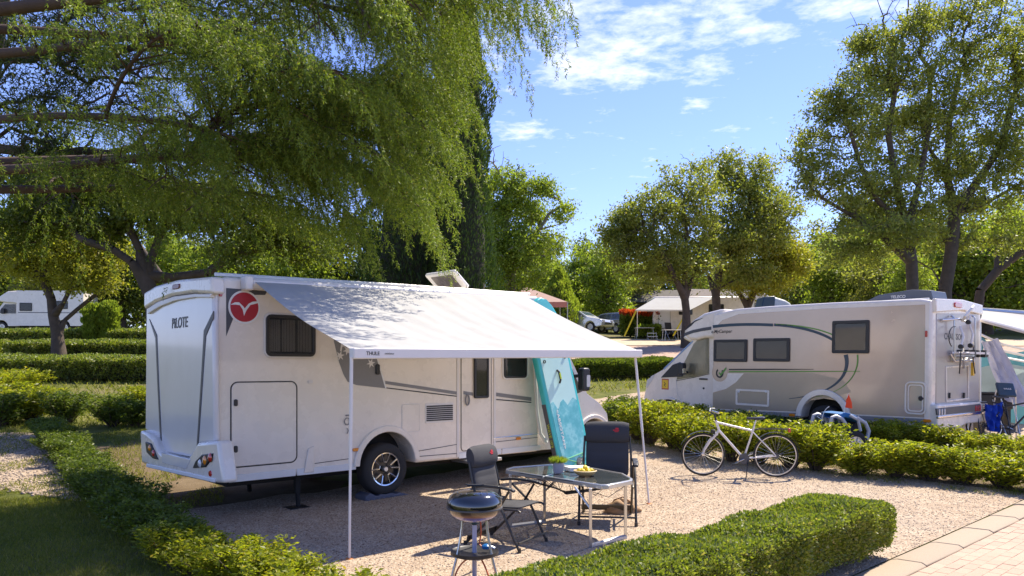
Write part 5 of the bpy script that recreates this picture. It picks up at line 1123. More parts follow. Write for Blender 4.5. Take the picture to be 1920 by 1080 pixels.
MB().tube([(0, 0, 0), (0, 0, dz-.11)], .020, 12).build('centre_post', pbr('lilac_grey_tube', (.45, .46, .60), .35), bq); MB().lathe([(.022, dz-.15), (.038, dz-.14), (.05, dz-.11), (.0, dz-.11)], n=20).build('burner_cup', M['navy'], bq)
for a in (-2.45, -.62, 1.57+.1):
    ca, sa = math.cos(a), math.sin(a); MB().tube([(ca*(.13+.13*t_**1.5), sa*(.13+.13*t_**1.5), (dz-.10)*(1-t_)) for t_ in np.linspace(0, 1, 12)], .0115, 8).build('leg', M['steel'], bq)
MB().lathe([(0, .215), (.19, .215), (.205, .225), (.205, .25), (.19, .24), (0, .235)], n=40).build('tray', M['black'], bq)
rg = MB().lathe([(0, .27), (.035, .27), (.04, .295), (.02, .31), (0, .31)], c=(.10, -.02, 0), n=16).build('gas_regulator', pbr('blue_regulator', (.01, .13, .36), .3), bq, bevel=.004); MB().tube([(.10, -.02, .28), (.14, -.02, .285), (.17, -.01, .27)], .014, 8).build('valve', M['alu'], rg)
hose = pbr('orange_hose', (.50, .10, .03), .5); MB().tube([(.05, .02, .50), (.055, .03, .4), (.04, .02, .30), (.07, 0, .275)], .007, 8).build('hose', hose, bq)
MB().tube(bez((-.02, -.1, .22), (-.12, -.18, .2), (-.17, -.22, .1), (-.15, -.25, .005), n=14), .007, 8).build('hose', hose, bq); MB().tube(bez((.05, -.1, .22), (.11, -.17, .15), (.13, -.2, .06), (.16, -.22, .005), n=14), .007, 8).build('hose', hose, bq)
# ---- paddle board leaning on the motorhome
bt0 = G(1087, 893); bt0 = Vector((bt0.x, bt0.y, .04)); tpp = P(1014, 557, 12.05)
ax_ = (tpp-bt0); BL = ax_.length; ax_.normalize(); wx = Vector((AX.x, AX.y, 0)); wx = (wx-ax_*wx.dot(ax_)).normalized(); nz_ = wx.cross(ax_).normalized()
if nz_.y > 0: nz_ = -nz_
bd_ = bpy.data.objects.new('paddleboard', None); C.objects.link(bd_); tag(bd_, 'turquoise inflatable paddleboard leaning on the front of the white motorhome', 'paddleboard')
wx = ax_.cross(nz_).normalized()
bd_.matrix_world = Matrix(((wx.x, ax_.x, nz_.x, bt0.x), (wx.y, ax_.y, nz_.y, bt0.y), (wx.z, ax_.z, nz_.z, bt0.z), (0, 0, 0, 1))); BPY = bd_
sgx = 1 if wx.dot(Vector((AX.x, AX.y, 0))) > 0 else -1
HWb = .385; TKb = .115
def bw_(t_):   # half width along the length
    if t_ < .08: return HWb*(.60+.40*(t_/.08)**.6*.75)
    if t_ < .3: return HWb*(.90+.10*math.sin((t_-.08)/.22*PI/2))
    if t_ < .6: return HWb
    return HWb*max(0, 1-((t_-.6)/.4)**3.4)**.55
def board_out(t0, t1, k=1.0, n=40):
    ts = np.linspace(t0, t1, n); return [(bw_(t)*k, t*BL) for t in ts]+[(-bw_(t)*k, t*BL) for t in ts[::-1]]
o_ = board_out(0, .9995, 1, 60); MB().prism(o_, -TKb, 0, 'z').build('hull', pbr('teal_side', (.04, .48, .50), .4, coat=.2), BPY, bevel=.035, seg=4)
def deck(t0, t1, k, z, mat, nm, par=None): return MB().prism(board_out(t0, t1, k, 40), z-.004, z, 'z').build(nm, mat, par or BPY, smooth=0)
deck(.02, .985, .86, .004, pbr('turquoise_deck', (.10, .55, .58), .5, var=.1), 'deck')
deck(.40, .78, .80, .009, pbr('pale_aqua_pad', (.50, .78, .77), .7, var=.04, bump=.2, bscale=90), 'deck_pad')
m_, t_, o2 = newmat('sea_print'); b_ = nd(t_, 'ShaderNodeBsdfPrincipled', Roughness=.5); f = noise(t_, 2.2, 6, .65); cc = ramp(t_, f, [(.42, (.10, .44, .50)), (.50, (.15, .52, .58)), (.55, (.28, .64, .68)), (.60, (.15, .50, .56)), (.8, (.11, .45, .51))]); t_.links.new(cc, b_.inputs['Base Color']); t_.links.new(b_.outputs[0], o2.inputs[0])
ho = board_out(.10, .42, .80, 24); nn_ = 24
ed_ = [(-bw_(.42)*.8+(2*bw_(.42)*.8)*i/8, (.44+.02*math.sin(i*1.9)-.018*(i % 3))*BL) for i in range(9)]
MB().prism(ho[:nn_]+[(x, y) for x, y in ed_[::-1]]+ho[nn_:], .006, .0105, 'z').build('sea_print', m_, BPY, smooth=0)
hnd = MB().tube([(0, .60*BL, .012), (0, .59*BL, .045), (0, .545*BL, .045), (0, .53*BL, .012)], .017, 8).build('carry_handle', M['black'], BPY); MB().obox((0, .567*BL, .062), (.012, 0, 0), (0, .05, 0), (0, 0, .004)).build('handle_patch', pbr('lime_patch', (.45, .60, .03), .6), hnd)
mb = None
for sx_ in (-1, 1):
    MB().lathe([(.018, .012), (.028, .012), (.028, .022), (.018, .022), (.018, .012)], c=(sx_*.24, .66*BL, 0), n=12).build('ring', M['black'], BPY)
cord = pbr('green_cord', (.20, .55, .25), .5)
for a, b in (((-.22, .06), (.22, .13)), ((.22, .06), (-.22, .13)), ((-.22, .06), (.22, .06)), ((-.22, .13), (.22, .13))): MB().tube([(a[0], a[1]*BL, .018), (b[0], b[1]*BL, .018)], .007, 6).build('bungee_cord', cord, BPY)
text('lettering', '<ABSOTAN>', .075, M['white2'], BPY, (-sgx*.19, .29*BL, .013), (0, 0, -PI/2*1.0 if sgx > 0 else PI/2), sx=1.5)
MB().lathe([(0, .012), (.045, .012), (.045, .010)], c=(-sgx*.21, .79*BL, 0), n=20).build('round_badge', M['black'], BPY)
sx0 = -sgx*(HWb+.002); text('lettering', "WAVE 10'6", .085, pbr('lime_print', (.40, .50, .05), .6), BPY, (sx0, .30*BL, -.058), (0, -PI/2*sgx, 0) if False else (PI/2, 0, -PI/2*sgx), sx=1) if False else None
sp = MB().box(-.004, .08*BL, -.10, .004, .44*BL, -.018); sp.build('side_print', M['decaldark'], BPY).location = (-sgx*(HWb+.001), 0, 0)
mt_ = Matrix(((0, 0, -sgx, -sgx*(HWb+.0065)), (-1, 0, 0, .27*BL), (0, sgx, 0, -.058), (0, 0, 0, 1)))
tt = text('lettering', "WAVE 10'6", .08, pbr('lime_print', (.40, .50, .05), .6), BPY, (0, 0, 0), (0, 0, 0), sx=1); tt.matrix_local = mt_
# ---- tan bag and its cord by the far chair
q = G(1165, 962); bag = empty('canvas_bag', q, .2); tag(bag, 'crumpled tan bag lying on the gravel behind the table legs', 'bag')
r_ = MB(); vs = []; fs = []; n, m = 18, 10
for i in range(m+1):
    ph = PI/2*i/m
    for j in range(n):
        a = 2*PI*j/n; k = 1+.12*math.sin(3*a+i)+.06*math.sin(7*a+2*i); vs.append((.24*k*math.cos(a)*math.cos(ph)**.7, .13*k*math.sin(a)*math.cos(ph)**.7, .15*math.sin(ph)*(1+.2*math.sin(2*a))))
for i in range(m):
    for j in range(n): a = i*n+j; b = i*n+(j+1) % n; fs.append((a, b, b+n, a+n))
r_.add(vs, fs).build('cloth', pbr('tan_canvas', (.36, .22, .11), .9, var=.3, bump=.5, bscale=12), bag, smooth=80)
MB().tube([(-.18, -.05, .06), (-.1, -.02, .17), (.02, 0, .20), (.12, -.02, .13)], .009, 6).build('handle', pbr('leather_brown', (.25, .12, .05), .7), bag)
# ---- bicycles
def bicycle(loc, rz, label, frame, sc=1.0, lean=.05, rackit=True):
    """front towards -x"""
    r = empty('bicycle', loc, rz); r.rotation_euler = (lean, 0, rz); r.scale = (sc,)*3; tag(r, label, 'bicycle')
    R = .345; WB = 1.11; F = (-WB/2, 0, R); B_ = (WB/2, 0, R)
    for nm, c in (('front_wheel', F), ('rear_wheel', B_)):
        w_ = empty(nm, c); w_.parent = r
        MB().lathe([(R-.004+.018*math.cos(t_)-.016, .018*math.sin(t_)) for t_ in np.linspace(0, 2*PI, 9)], n=48, axis='y').build('tyre', M['tyre'], w_)
        MB().lathe([(R-.045, -.012), (R-.028, -.013), (R-.028, .013), (R-.045, .012), (R-.045, -.012)], n=48, axis='y').build('rim', M['alu'], w_)
        sp_ = MB()
        for k in range(28):
            a = 2*PI*k/28; b = a+(.5 if k % 2 else -.5); sg = 1 if (k//2) % 2 else -1; sp_.tube([(.02*math.cos(b), sg*.028, .02*math.sin(b)), ((R-.04)*math.cos(a), 0, (R-.04)*math.sin(a))], .0013, 3, False)
        sp_.build('spokes', M['steel'], w_)
        MB().lathe([(0, -.04), (.02, -.04), (.014, -.03), (.014, .03), (.02, .04), (0, .04)], n=12, axis='y').build('hub', M['chrome'], w_)
    bb = Vector((.07, 0, .29)); ht = Vector((-.35, 0, .86)); hb = Vector((-.32, 0, .74)); st = Vector((.20, 0, .74))
    fm = MB(); fm.tube([ht+Vector((-.01, 0, .03)), hb-Vector((-.015, 0, .03))], .020, 10); fm.tube([hb, bb], .020, 10); fm.tube([ht, st+Vector((0, 0, -.01))], .017, 10); fm.tube([bb, st+Vector((.03, 0, .06))], .016, 10)
    for y in (-1, 1): fm.tube([bb+Vector((0, y*.02, 0)), Vector((WB/2, y*.055, R))], .010, 8); fm.tube([st+Vector((0, y*.015, -.02)), Vector((WB/2, y*.055, R))], .009, 8)
    fm.tube([bb-Vector((0, .035, 0)), bb+Vector((0, .035, 0))], .022, 10); fm.build('frame', frame, r)
    fk = MB(); fk.tube([hb-Vector((-.01, 0, .0)), hb+Vector((-.035, 0, -.08))], .02, 8)
    for y in (-1, 1): fk.tube([hb+Vector((-.03, y*.05, -.06)), Vector((-.46, y*.05, .55)), Vector((-WB/2+.02, y*.05, .42)), Vector((-WB/2, y*.05, R))], [.018, .018, .013, .010], 8)
    fk.obox(hb+Vector((-.03, 0, -.06)), (.02, 0, 0), (0, .06, 0), (0, 0, .02)); fk.build('fork', M['rail'], r)
    sm = MB().tube([ht, ht+Vector((-.03, 0, .12)), ht+Vector((-.10, 0, .17))], .016, 8).build('stem', M['black'], r)
    hbx = ht.x-.10; hz = ht.z+.17
    MB().tube([(hbx+.09, -.29, hz+.01), (hbx+.02, -.16, hz+.03), (hbx, -.04, hz), (hbx, .04, hz), (hbx+.02, .16, hz+.03), (hbx+.09, .29, hz+.01)], .011, 8).build('handlebar', M['alu'], r)
    for y in (-1, 1):
        MB().tube([(hbx+.05, y*.22, hz+.02), (hbx+.10, y*.31, hz+.01)], .016, 8).build('grip', M['alu'] if frame != M['black'] else M['black'], r); MB().tube([(hbx+.02, y*.2, hz), (hbx-.04, y*.26, hz-.03)], .005, 5).build('brake_lever', M['black'], r)
        MB().tube([(hbx, y*.06, hz), (hbx-.08, y*.05, hz-.05), (hbx-.02, y*.02, hz-.2), (ht.x-.02, y*.02, ht.z-.08)], .003, 4).build('cable', M['black'], r)
    MB().tube([st+Vector((.0, 0, -.02)), st+Vector((.055, 0, .16))], .013, 8).build('seat_post', M['alu'], r)
    sd_ = MB(); c = st+Vector((.06, 0, .17)); prof_ = [(-.15, .018), (-.10, .026), (-.02, .04), (.05, .08), (.10, .085), (.125, .06)]
    vs = [(c.x+x, sg*w, c.z+(.0 if zz else .035)+(.012 if x > .05 else 0)) for zz in (0, 1) for sg in (-1, 1) for x, w in (prof_ if sg < 0 else prof_[::-1])]
    n = len(prof_)*2; sd_.add(vs, [tuple(range(n)), tuple(reversed(range(n, 2*n)))]+[(i, (i+1) % n, n+(i+1) % n, n+i) for i in range(n)]); sd_.build('saddle', pbr('black_vinyl', (.03, .035, .05), .35), r, bevel=.008)
    MB().lathe([(0, -.004), (.085, -.004), (.085, .004), (0, .004)], c=(bb.x, -.045, bb.z), n=28, axis='y').build('chainring', M['decaldark'], r)
    MB().lathe([(0, -.01), (.045, -.01), (.03, .012), (0, .012)], c=(WB/2, -.04, R), n=18, axis='y').build('cassette', M['decaldark'], r)
    MB().tube([(bb.x, -.045, bb.z+.085), (WB/2, -.045, R+.045)], .004, 4).tube([(bb.x, -.045, bb.z-.085), (WB/2, -.045, R-.05)], .004, 4).build('chain', M['black'], r)
    for y, a in ((-1, PI+.45), (1, .45)):
        e = bb+Vector((.165*math.cos(a), y*.07, .165*math.sin(a))); MB().tube([bb+Vector((0, y*.07, 0)), e], .010, 6).build('crank', M['alu'], r); MB().obox(e+Vector((0, y*.05, 0)), (.045, 0, .01), (0, .04, 0), (0, 0, .011)).build('pedal', M['black'], r, bevel=.004)
    MB().tube([(bb.x+.06, -.05, .28), (bb.x+.02, -.14, .0)], .007, 6).build('kickstand', M['black'], r)
    ms = MB(); ang = np.linspace(.15, 2.3, 16); pts = [(WB/2+(R+.028)*math.cos(a), (R+.028)*math.sin(a)+R) for a in ang]; pi_ = [(WB/2+(R+.024)*math.cos(a), (R+.024)*math.sin(a)+R) for a in ang]
    band(ms, pts, pi_, -.026, .026); ms.build('mudguard', M['black'], r)
    ms = MB(); ang = np.linspace(1.0, 2.75, 14); pts = [(-WB/2+(R+.028)*math.cos(a), (R+.028)*math.sin(a)+R) for a in ang]; pi_ = [(-WB/2+(R+.024)*math.cos(a), (R+.024)*math.sin(a)+R) for a in ang]; band(ms, pts, pi_, -.026, .026); ms.build('mudguard', M['decaldark'], r)
    if rackit:
        rk_ = MB(); 
        for y in (-1, 1): rk_.tube([(st.x+.03, y*.03, .745), (st.x+.12, y*.05, .765), (WB/2+.18, y*.05, .765)], .006, 6); rk_.tube([(WB/2+.1, y*.05, .765), (WB/2, y*.06, R)], .005, 6)
        rk_.build('luggage_rack', M['black'], r)
        MB().obox((WB/2+.20, 0, .745), (.02, 0, 0), (0, .035, 0), (0, 0, .03)).build('rear_lamp', M['redlens'], r, bevel=.008)
        MB().obox(tuple(hb+Vector((-.08, 0, -.03))), (.035, 0, 0), (0, .03, 0), (0, 0, .03)).build('front_lamp', M['black'], r, bevel=.01)
    return r
fa, fb = G(1317, 893), G(1455, 897); c = (fa+fb)/2
bicycle((c.x, c.y, Tf(c.x, c.y)+.012), math.atan2(fb.y-fa.y, fb.x-fa.x), 'white trekking bicycle on its stand in front of the low hedge', pbr('pearl_white_frame', (.74, .70, .66), .28, coat=.6), 1.0)
q = P(1905, 800, 15.2); bicycle((q.x, q.y, Tf(q.x, q.y)), 2.9, 'dark bicycle standing among the gear at the right edge', M['black'], 1.0)
# ---- child trailer with a flag
q = P(1590, 815, 13.6); tr_ = empty('bike_trailer', (q.x, q.y, Tf(q.x, q.y)+.02), .15); tag(tr_, 'blue and grey child bicycle trailer with orange flag, half hidden behind the hedge', 'trailer')
def hp_(px, py, y=0): v = P(px, py, 13.6); return (v.x-q.x, y, v.z-tr_.location.z)
gb = pbr('grey_trailer_tube', (.50, .50, .52), .4); cb = pbr('blue_trailer_cloth', (.02, .14, .36), .7)
for y in (-.05, .55):
    MB().tube([hp_(1549, 818, y), hp_(1549, 800, y), hp_(1554, 782, y), hp_(1562, 779, y), hp_(1575, 785, y), hp_(1582, 795, y)], .032, 8).build('front_hoop', gb, tr_)
    MB().tube([hp_(1590, 778, y), hp_(1607, 787, y), (hp_(1612, 808, y))], .028, 8).build('middle_hoop', gb, tr_); MB().tube([hp_(1605, 783, y), hp_(1622, 793, y), hp_(1629, 808, y), hp_(1625, 824, y)], .034, 8).build('rear_hoop', gb, tr_)
mb = MB(); tp2 = [hp_(1570, 779), hp_(1583, 776), hp_(1600, 780), hp_(1612, 787)]; band(mb, [(p[0], p[2]+.03) for p in tp2], [(p[0], p[2]-.06) for p in tp2], -.04, .54); mb.build('canopy', cb, tr_, bevel=.02)
MB().prism([(hp_(1549, 800)[0], hp_(1549, 800)[2]), (hp_(1566, 803)[0], hp_(1566, 803)[2]), (hp_(1564, 822)[0], .12), (hp_(1549, 822)[0], .12)], .0, .5).build('front_panel', cb, tr_, bevel=.02)
MB().prism([(hp_(1612, 790)[0], hp_(1612, 790)[2]), (hp_(1622, 798)[0], hp_(1622, 798)[2]), (hp_(1620, 822)[0], .12), (hp_(1560, 822)[0], .12), (hp_(1560, 800)[0], .45), (hp_(1590, 790)[0], .5)], .06, .46).build('cabin_cloth', M['chairblack'], tr_, bevel=.02)
for y in (-.12, .62): wheel(tr_, (hp_(1596, 0)[0], y, .25), .25, .05, -1 if y < 0 else 1, 1)
MB().tube([hp_(1580, 785, 0), hp_(1584, 760, 0), hp_(1591, 738, 0)], .006, 5).build('flag_pole', M['white2'], tr_)
a = hp_(1591, 741); MB().prism([(a[0]-.0, a[2]+.02), (a[0]+.06, a[2]-.13), (a[0]+.07, a[2]-.24), (a[0]-.06, a[2]-.22), (a[0]-.05, a[2]-.10)], -.01, .01).build('flag', pbr('orange_flag', (.80, .10, .02), .6, trans=.3), tr_, bevel=.004)
MB().tube(bez(hp_(1536, 795), hp_(1538, 775), hp_(1544, 765), hp_(1552, 762), n=10), .006, 5).build('whip_aerial', M['white2'], tr_)
# ------------------------------------------------------------------ vegetation
def lobe(px, py, d, rx, ry, rd=None):
    c = P(px, py, d); k = d/FPX; return [c.x, c.y, c.z, rx*k, rd if rd else rx*k*.8, ry*k]
def ptree(name, label, foot, d, trunks, lobes, nn, nl, leaf, lm, bm, **kw):
    """foot: (px) of the trunk base at distance d; trunks in px"""
    X0 = (foot-960)/FPX*d; base = Vector((X0, d, Tf(X0, d)-.1)); b = np.array(base)
    tr = []; cnt = 0; ref = {}
    for t_ in trunks:
        pts = [tuple(np.array(P(px, py, d+dd))-b) for px, py, dd in (t_[1:] if isinstance(t_[0], tuple) and len(t_[0]) == 1 else t_)]
        if isinstance(t_[0], tuple) and len(t_[0]) == 1: tr.append([t_[0][0]]+pts)
        else: pts[0] = (pts[0][0], pts[0][1], 0.0); tr.append(pts)
    lb = [[l[0]-b[0], l[1]-b[1], l[2]-b[2], l[3], l[4], l[5]] for l in [lobe(*q) for q in lobes]]
    return tree(name, label, 'tree', base, tr, lb, nn, nl, leaf, lm, bm, **kw)
# ---- deodar cedar
def cedar():
    base = Vector((-8.6, 10.5, 0)); root = empty('cedar_tree', base); tag(root, 'huge drooping cedar whose boughs hang over the white motorhome', 'tree')
    mb = MB(); mb.tube([(0, 0, 0), (.05, 0, 3), (-.05, .1, 7), (0, 0, 12), (0, 0, 15)], [.48, .36, .28, .15, .04], 12)
    mains = [(985, -30, 9.2), (802, 60, 10.6), (787, 330, 11.4), (640, 300, 9.4), (560, 380, 11.2), (420, 250, 8.8), (680, -120, 10.2), (500, 60, 8.6), (855, -220, 12.2), (260, 330, 10.2), (640, 150, 12.6)]
    tips = [(950, -20, 9.8), (905, 0, 10.0), (837, 30, 10.6), (810, 160, 10.6), (775, 385, 10.8), (450, 330, 9.2), (310, 340, 9.6), (700, 70, 9.0), (790, 230, 9.8), (700, 340, 10.2), (560, 210, 8.8), (795, -120, 10.0), (620, -220, 11), (420, -160, 8.8), (720, 180, 12.5),
            (520, 230, 13), (802, 40, 12.5), (380, 180, 12.5), (640, 20, 12), (330, 60, 9.0), (120, 370, 11.5), (760, 0, 8.6), (875, -150, 12.5), (935, -260, 11.5), (500, 350, 12), (762, 110, 9.4), (730, 300, 9.4), (560, 330, 9.8), (620, 130, 8.2),
            (400, 60, 8.2), (772, 280, 10.4), (817, 110, 11.6), (832, 30, 11.8), (797, 220, 11.6), (807, 165, 12.2), (640, 400, 10.6), (380, 400, 10.4), (760, 140, 10.4), (600, 60, 9.6), (480, 150, 9.6), (690, 220, 11.4), (340, 220, 10.8), (440, 100, 10.8), (300, 140, 11.6), (560, 20, 10.6), (480, 300, 10.4), (610, 340, 9.8), (752, 330, 11.2), (740, 50, 10.4), (500, -60, 9.4), (660, 160, 9.4), (250, 250, 12.0), (580, 270, 11.2)]
    limbs = []
    PN, DN, LN = [], [], []
    for ti, (px, py, d) in enumerate(mains+tips):
        tip = P(px, py, d)-base; h0 = min(13, max(3.6, tip.z+random.uniform(-.2, .9)))
        st = Vector((0, 0, h0 if py > -50 else tip.z-.3)); fork = ti >= len(mains)
        if fork: st = min([q for l_ in limbs for q in l_[5:10]], key=lambda q: (q-tip).length+max(0, q.z-tip.z)*.8+abs((q-Vector((0, 0, q.z))).length-3.6)*.3)
        ln = (tip-st).length; c1 = st.lerp(tip, .35)+Vector((random.uniform(-.2, .2), random.uniform(-.5, .5), .35 if fork else random.uniform(-.5, .7))); c2 = st.lerp(tip, .75)+Vector((0, random.uniform(-.3, .3), .40))
        pts = [Vector(p) for p in bez(st, c1, c2, tip, n=14)]; limbs.append(pts) if not fork else None; r0 = (.010+.0055*ln) if fork else .03+.0075*ln; mb.tube(pts, [r0*(1-i/14)**.8+.006 for i in range(15)], 7)
        t0 = .12 if fork else .36
        nb = int(ln*(1-t0)*(9.5 if fork else 7))
        for k in range(nb):
            t_ = t0+(1-t0)*((k+random.random())/nb)**.80; i = min(13, int(t_*14)); p = pts[i].lerp(pts[i+1], t_*14-i); dr = (pts[i+1]-pts[i]).normalized()
            side = Vector((-dr.y, dr.x, 0)).normalized()*(1 if k % 2 else -1); bl = (.45+1.3*(1-t_))*random.uniform(.6, 1.15)
            e = p+(side*.75+dr*.65).normalized()*bl+Vector((0, 0, -.10*bl-.04)); mdp = p.lerp(e, .5)+Vector((0, 0, .10*bl)); q_ = [Vector(v) for v in bez(p, mdp, mdp, e, n=5)]
            mb.tube(q_, [.012*(1-j/5)+.003 for j in range(6)], 3, False)
            for fr_i in range(max(2, int(bl*3.1))):
                f = (fr_i+.6+.4*random.random())/max(2, int(bl*3.1)); f = min(.999, f); j = min(4, int(f*5)); fp = q_[j].lerp(q_[j+1], f*5-j)
                ca = random.uniform(0, 6.28); o_ = (dr*.9+side*random.uniform(-.6, .9)+Vector((0, 0, random.uniform(-.1, .35)))).normalized(); fl = random.uniform(.35, .85)*(1.15 if t_ > .8 else 1); ns = int(fl*13)
                for s_ in range(ns):
                    g = (s_+.5)/ns; ap = fp+o_*fl*.8*math.sin(g*1.3)+Vector((0, 0, -fl*.75*g**1.8)); sd2 = Vector((-o_.y, o_.x, 0))*(1 if s_ % 2 else -1)
                    PN.append(ap); DN.append(sd2*.9+o_*.5+Vector((0, 0, .1))); LN.append((.10+.20*(1-g)*random.uniform(.7, 1.2)))
    A = np.array(PN); D = np.array([tuple(v) for v in DN]); D = D/np.maximum(.3, np.linalg.norm(D, axis=1, keepdims=True)); L = np.array(LN); K = 8
    mb.build('trunk', M['bark_red'], root, smooth=80)
    # each spray: a twig that starts outwards and bends down
    f = (np.arange(K)+.5)/K; pos = A[:, None]+D[:, None]*(L[:, None, None]*.55*np.sin(f*1.45)[None, :, None]); pos[:, :, 2] -= L[:, None]*(f**1.7)[None]*.95
    tan = np.gradient(pos, axis=1); pos = pos.reshape(-1, 3); tan = unit(tan.reshape(-1, 3)); P3 = np.repeat(pos, 3, 0)+RNG.normal(size=(len(pos)*3, 3))*.008; T3 = np.repeat(tan, 3, 0)
    dd = T3*.75+RNG.normal(size=T3.shape)*.55; n = len(P3)
    leafmesh('crown', P3, dd, .030+.030*RNG.random(n), .0092+.004*RNG.random(n), M['cedar'], root)
    print('cedar needles', n)
cedar()
# ---- cypresses
def cypress(name, label, px, d, py_top, rpx, nl, prof, mat='cypress', leaf=.16, group=None, lean=0):
    X0 = (px-960)/FPX*d; zb = Tf(X0, d)-.05; H = CAMZ+(HOR-py_top)/FPX*d-zb; R = rpx/FPX*d; root = empty(name, (X0, d, zb)); tag(root, label, 'tree', group)
    MB().tube([(0, 0, 0), (0, 0, H*.9)], [R*.16, .03], 8).build('trunk', M['bark_dark'], root)
    t_ = RNG.random(nl)**.8; a = RNG.random(nl)*2*PI; pr = np.interp(t_, *zip(*prof))
    nc = 90; ct = RNG.random(nc); ca = RNG.random(nc)*2*PI; cs = RNG.random(nc)*.35+.1
    bump = np.zeros(nl)
    for k in range(nc):
        da = np.abs((a-ca[k]+PI) % (2*PI)-PI); bump = np.maximum(bump, cs[k]*np.exp(-(da/.32)**2-((t_-ct[k])/.055)**2))
    r = R*pr*(.74+bump)*(1-.22*RNG.random(nl)**2); pos = np.stack([r*np.cos(a)+lean*t_, r*np.sin(a), t_*H], 1)
    dd = np.stack([np.cos(a)*.35, np.sin(a)*.35, np.full(nl, 1.0)], 1)+RNG.normal(size=(nl, 3))*.28; sz = leaf*(.6+.7*RNG.random(nl)); leafmesh('crown', pos, dd, sz, sz*.30, M[mat], root)
    v = []; 
    tt = np.linspace(0, 1, 14); pr2 = np.interp(tt, *zip(*prof)); MB().lathe([(max(.01, R*.62*p_), t*H*.97) for t, p_ in zip(tt, pr2)], n=14).build('inner_branches', M['twig'], root)
    return root
PC = [(0, .8), (.1, 1), (.4, .95), (.7, .78), (.88, .5), (1, .05)]
cypress('cypress_tree', 'tall dark cypress rising directly behind the open roof hatch', 864, 25, -60, 76, 34000, PC, leaf=.14)
cypress('cypress_tree', 'broader shorter dark cypress on the left of the tall one', 782, 26.5, 150, 120, 34000, PC, leaf=.15)
cypress('conical_shrub', 'bright green cone shaped conifer near the pink gazebo', 1048, 52, 505, 48, 9000, [(0, .9), (.25, 1), (.6, .75), (1, .05)], 'lime', .22)
# ---- broadleaf trees
ptree('oak_tree', 'slender oak with three stems in front of the far caravan', 1286, 41, [[(1286, 625, 0), (1287, 585, 0), (1284, 560, 0)], [(2,), (1268, 525, -.4), (1245, 480, -.8), (1215, 440, -1)], [(2,), (1284, 500, .2), (1288, 440, .3), (1280, 380, .3)], [(2,), (1302, 510, .3), (1312, 460, .6)]],
      [(1225, 400, 40, 62, 55), (1180, 425, 41, 62, 52), (1272, 375, 41, 60, 62), (1165, 470, 40, 42, 34), (1240, 480, 41, 90, 42), (1300, 440, 42, 60, 70), (1245, 330, 41, 32, 20), (1150, 400, 41, 28, 18), (1310, 505, 41, 55, 32), (1215, 520, 41, 60, 24), (1170, 440, 41, 55, 50), (1150, 500, 41, 30, 30), (1290, 300, 42, 34, 30), (1325, 345, 42, 45, 45)], 560, 30000, .165, M['oak'], M['bark_dark'], r_tip=.008, r_trunk=.21, spread=.33, bare=.03)
ptree('oak_tree', 'rounder oak with a single thick trunk directly right of the slender one', 1346, 45, [[(1346, 625, 0), (1344, 580, 0), (1342, 550, 0), (1350, 500, 0), (1370, 450, 0)], [(2,), (1325, 510, .3), (1330, 460, .3)], [(3,), (1400, 420, 0), (1410, 350, 0)]],
      [(1390, 360, 45, 62, 75), (1350, 330, 45, 40, 40), (1385, 292, 45, 40, 24), (1440, 345, 46, 28, 50), (1420, 420, 45, 75, 70), (1370, 460, 44, 75, 55), (1440, 300, 45, 20, 22), (1330, 420, 45, 35, 55), (1400, 520, 45, 70, 25), (1465, 420, 46, 45, 60)], 560, 31000, .175, M['oak'], M['bark_dark'], r_tip=.008, r_trunk=.25, spread=.35)
ptree('oak_tree', 'short golden green oak beyond the roof of the beige motorhome', 1400, 47, [[(1400, 630, 0), (1402, 575, 0), (1415, 545, 0), (1440, 510, 0)], [(1,), (1380, 540, 0), (1375, 500, 0)]],
      [(1445, 480, 47, 62, 60), (1490, 500, 47, 40, 45), (1420, 530, 46, 60, 26), (1490, 450, 48, 22, 25), (1380, 520, 47, 45, 26)], 260, 20000, .17, M['yellowleaf'], M['bark'], r_tip=.008, r_trunk=.22, spread=.42)
ptree('oak_tree', 'large airy tree whose dark trunk stands left of the roof air conditioner', 1711, 29, [[(1711, 640, 0), (1711, 540, 0), (1709, 490, 0), (1700, 430, 0), (1680, 340, 0), (1665, 250, 0), (1680, 160, 0)], [(3,), (1640, 370, -.6), (1610, 300, -.9), (1590, 230, -.9)], [(3,), (1722, 350, .4), (1740, 250, .6), (1745, 130, .8)], [(2,), (1650, 440, -.4), (1590, 400, -.8), (1540, 370, -.8)]],
      [(1640, 130, 29, 72, 75), (1590, 210, 28, 78, 75), (1530, 260, 28.5, 52, 50), (1700, 70, 29, 75, 75), (1680, 230, 30, 95, 85), (1560, 340, 28, 78, 58), (1660, 360, 29, 100, 75), (1510, 320, 28, 36, 36), (1545, 190, 28, 34, 34), (1740, 10, 29, 62, 50), (1745, 170, 29, 60, 80), (1640, 440, 28, 105, 36), (1590, 480, 29, 80, 28), (1500, 270, 28.5, 45, 40), (1690, -20, 29, 80, 50), (1620, 60, 29, 50, 45)], 760, 52000, .12, M['oak'], M['bark_dark'], r_tip=.007, r_trunk=.22, spread=.27, bare=.08)
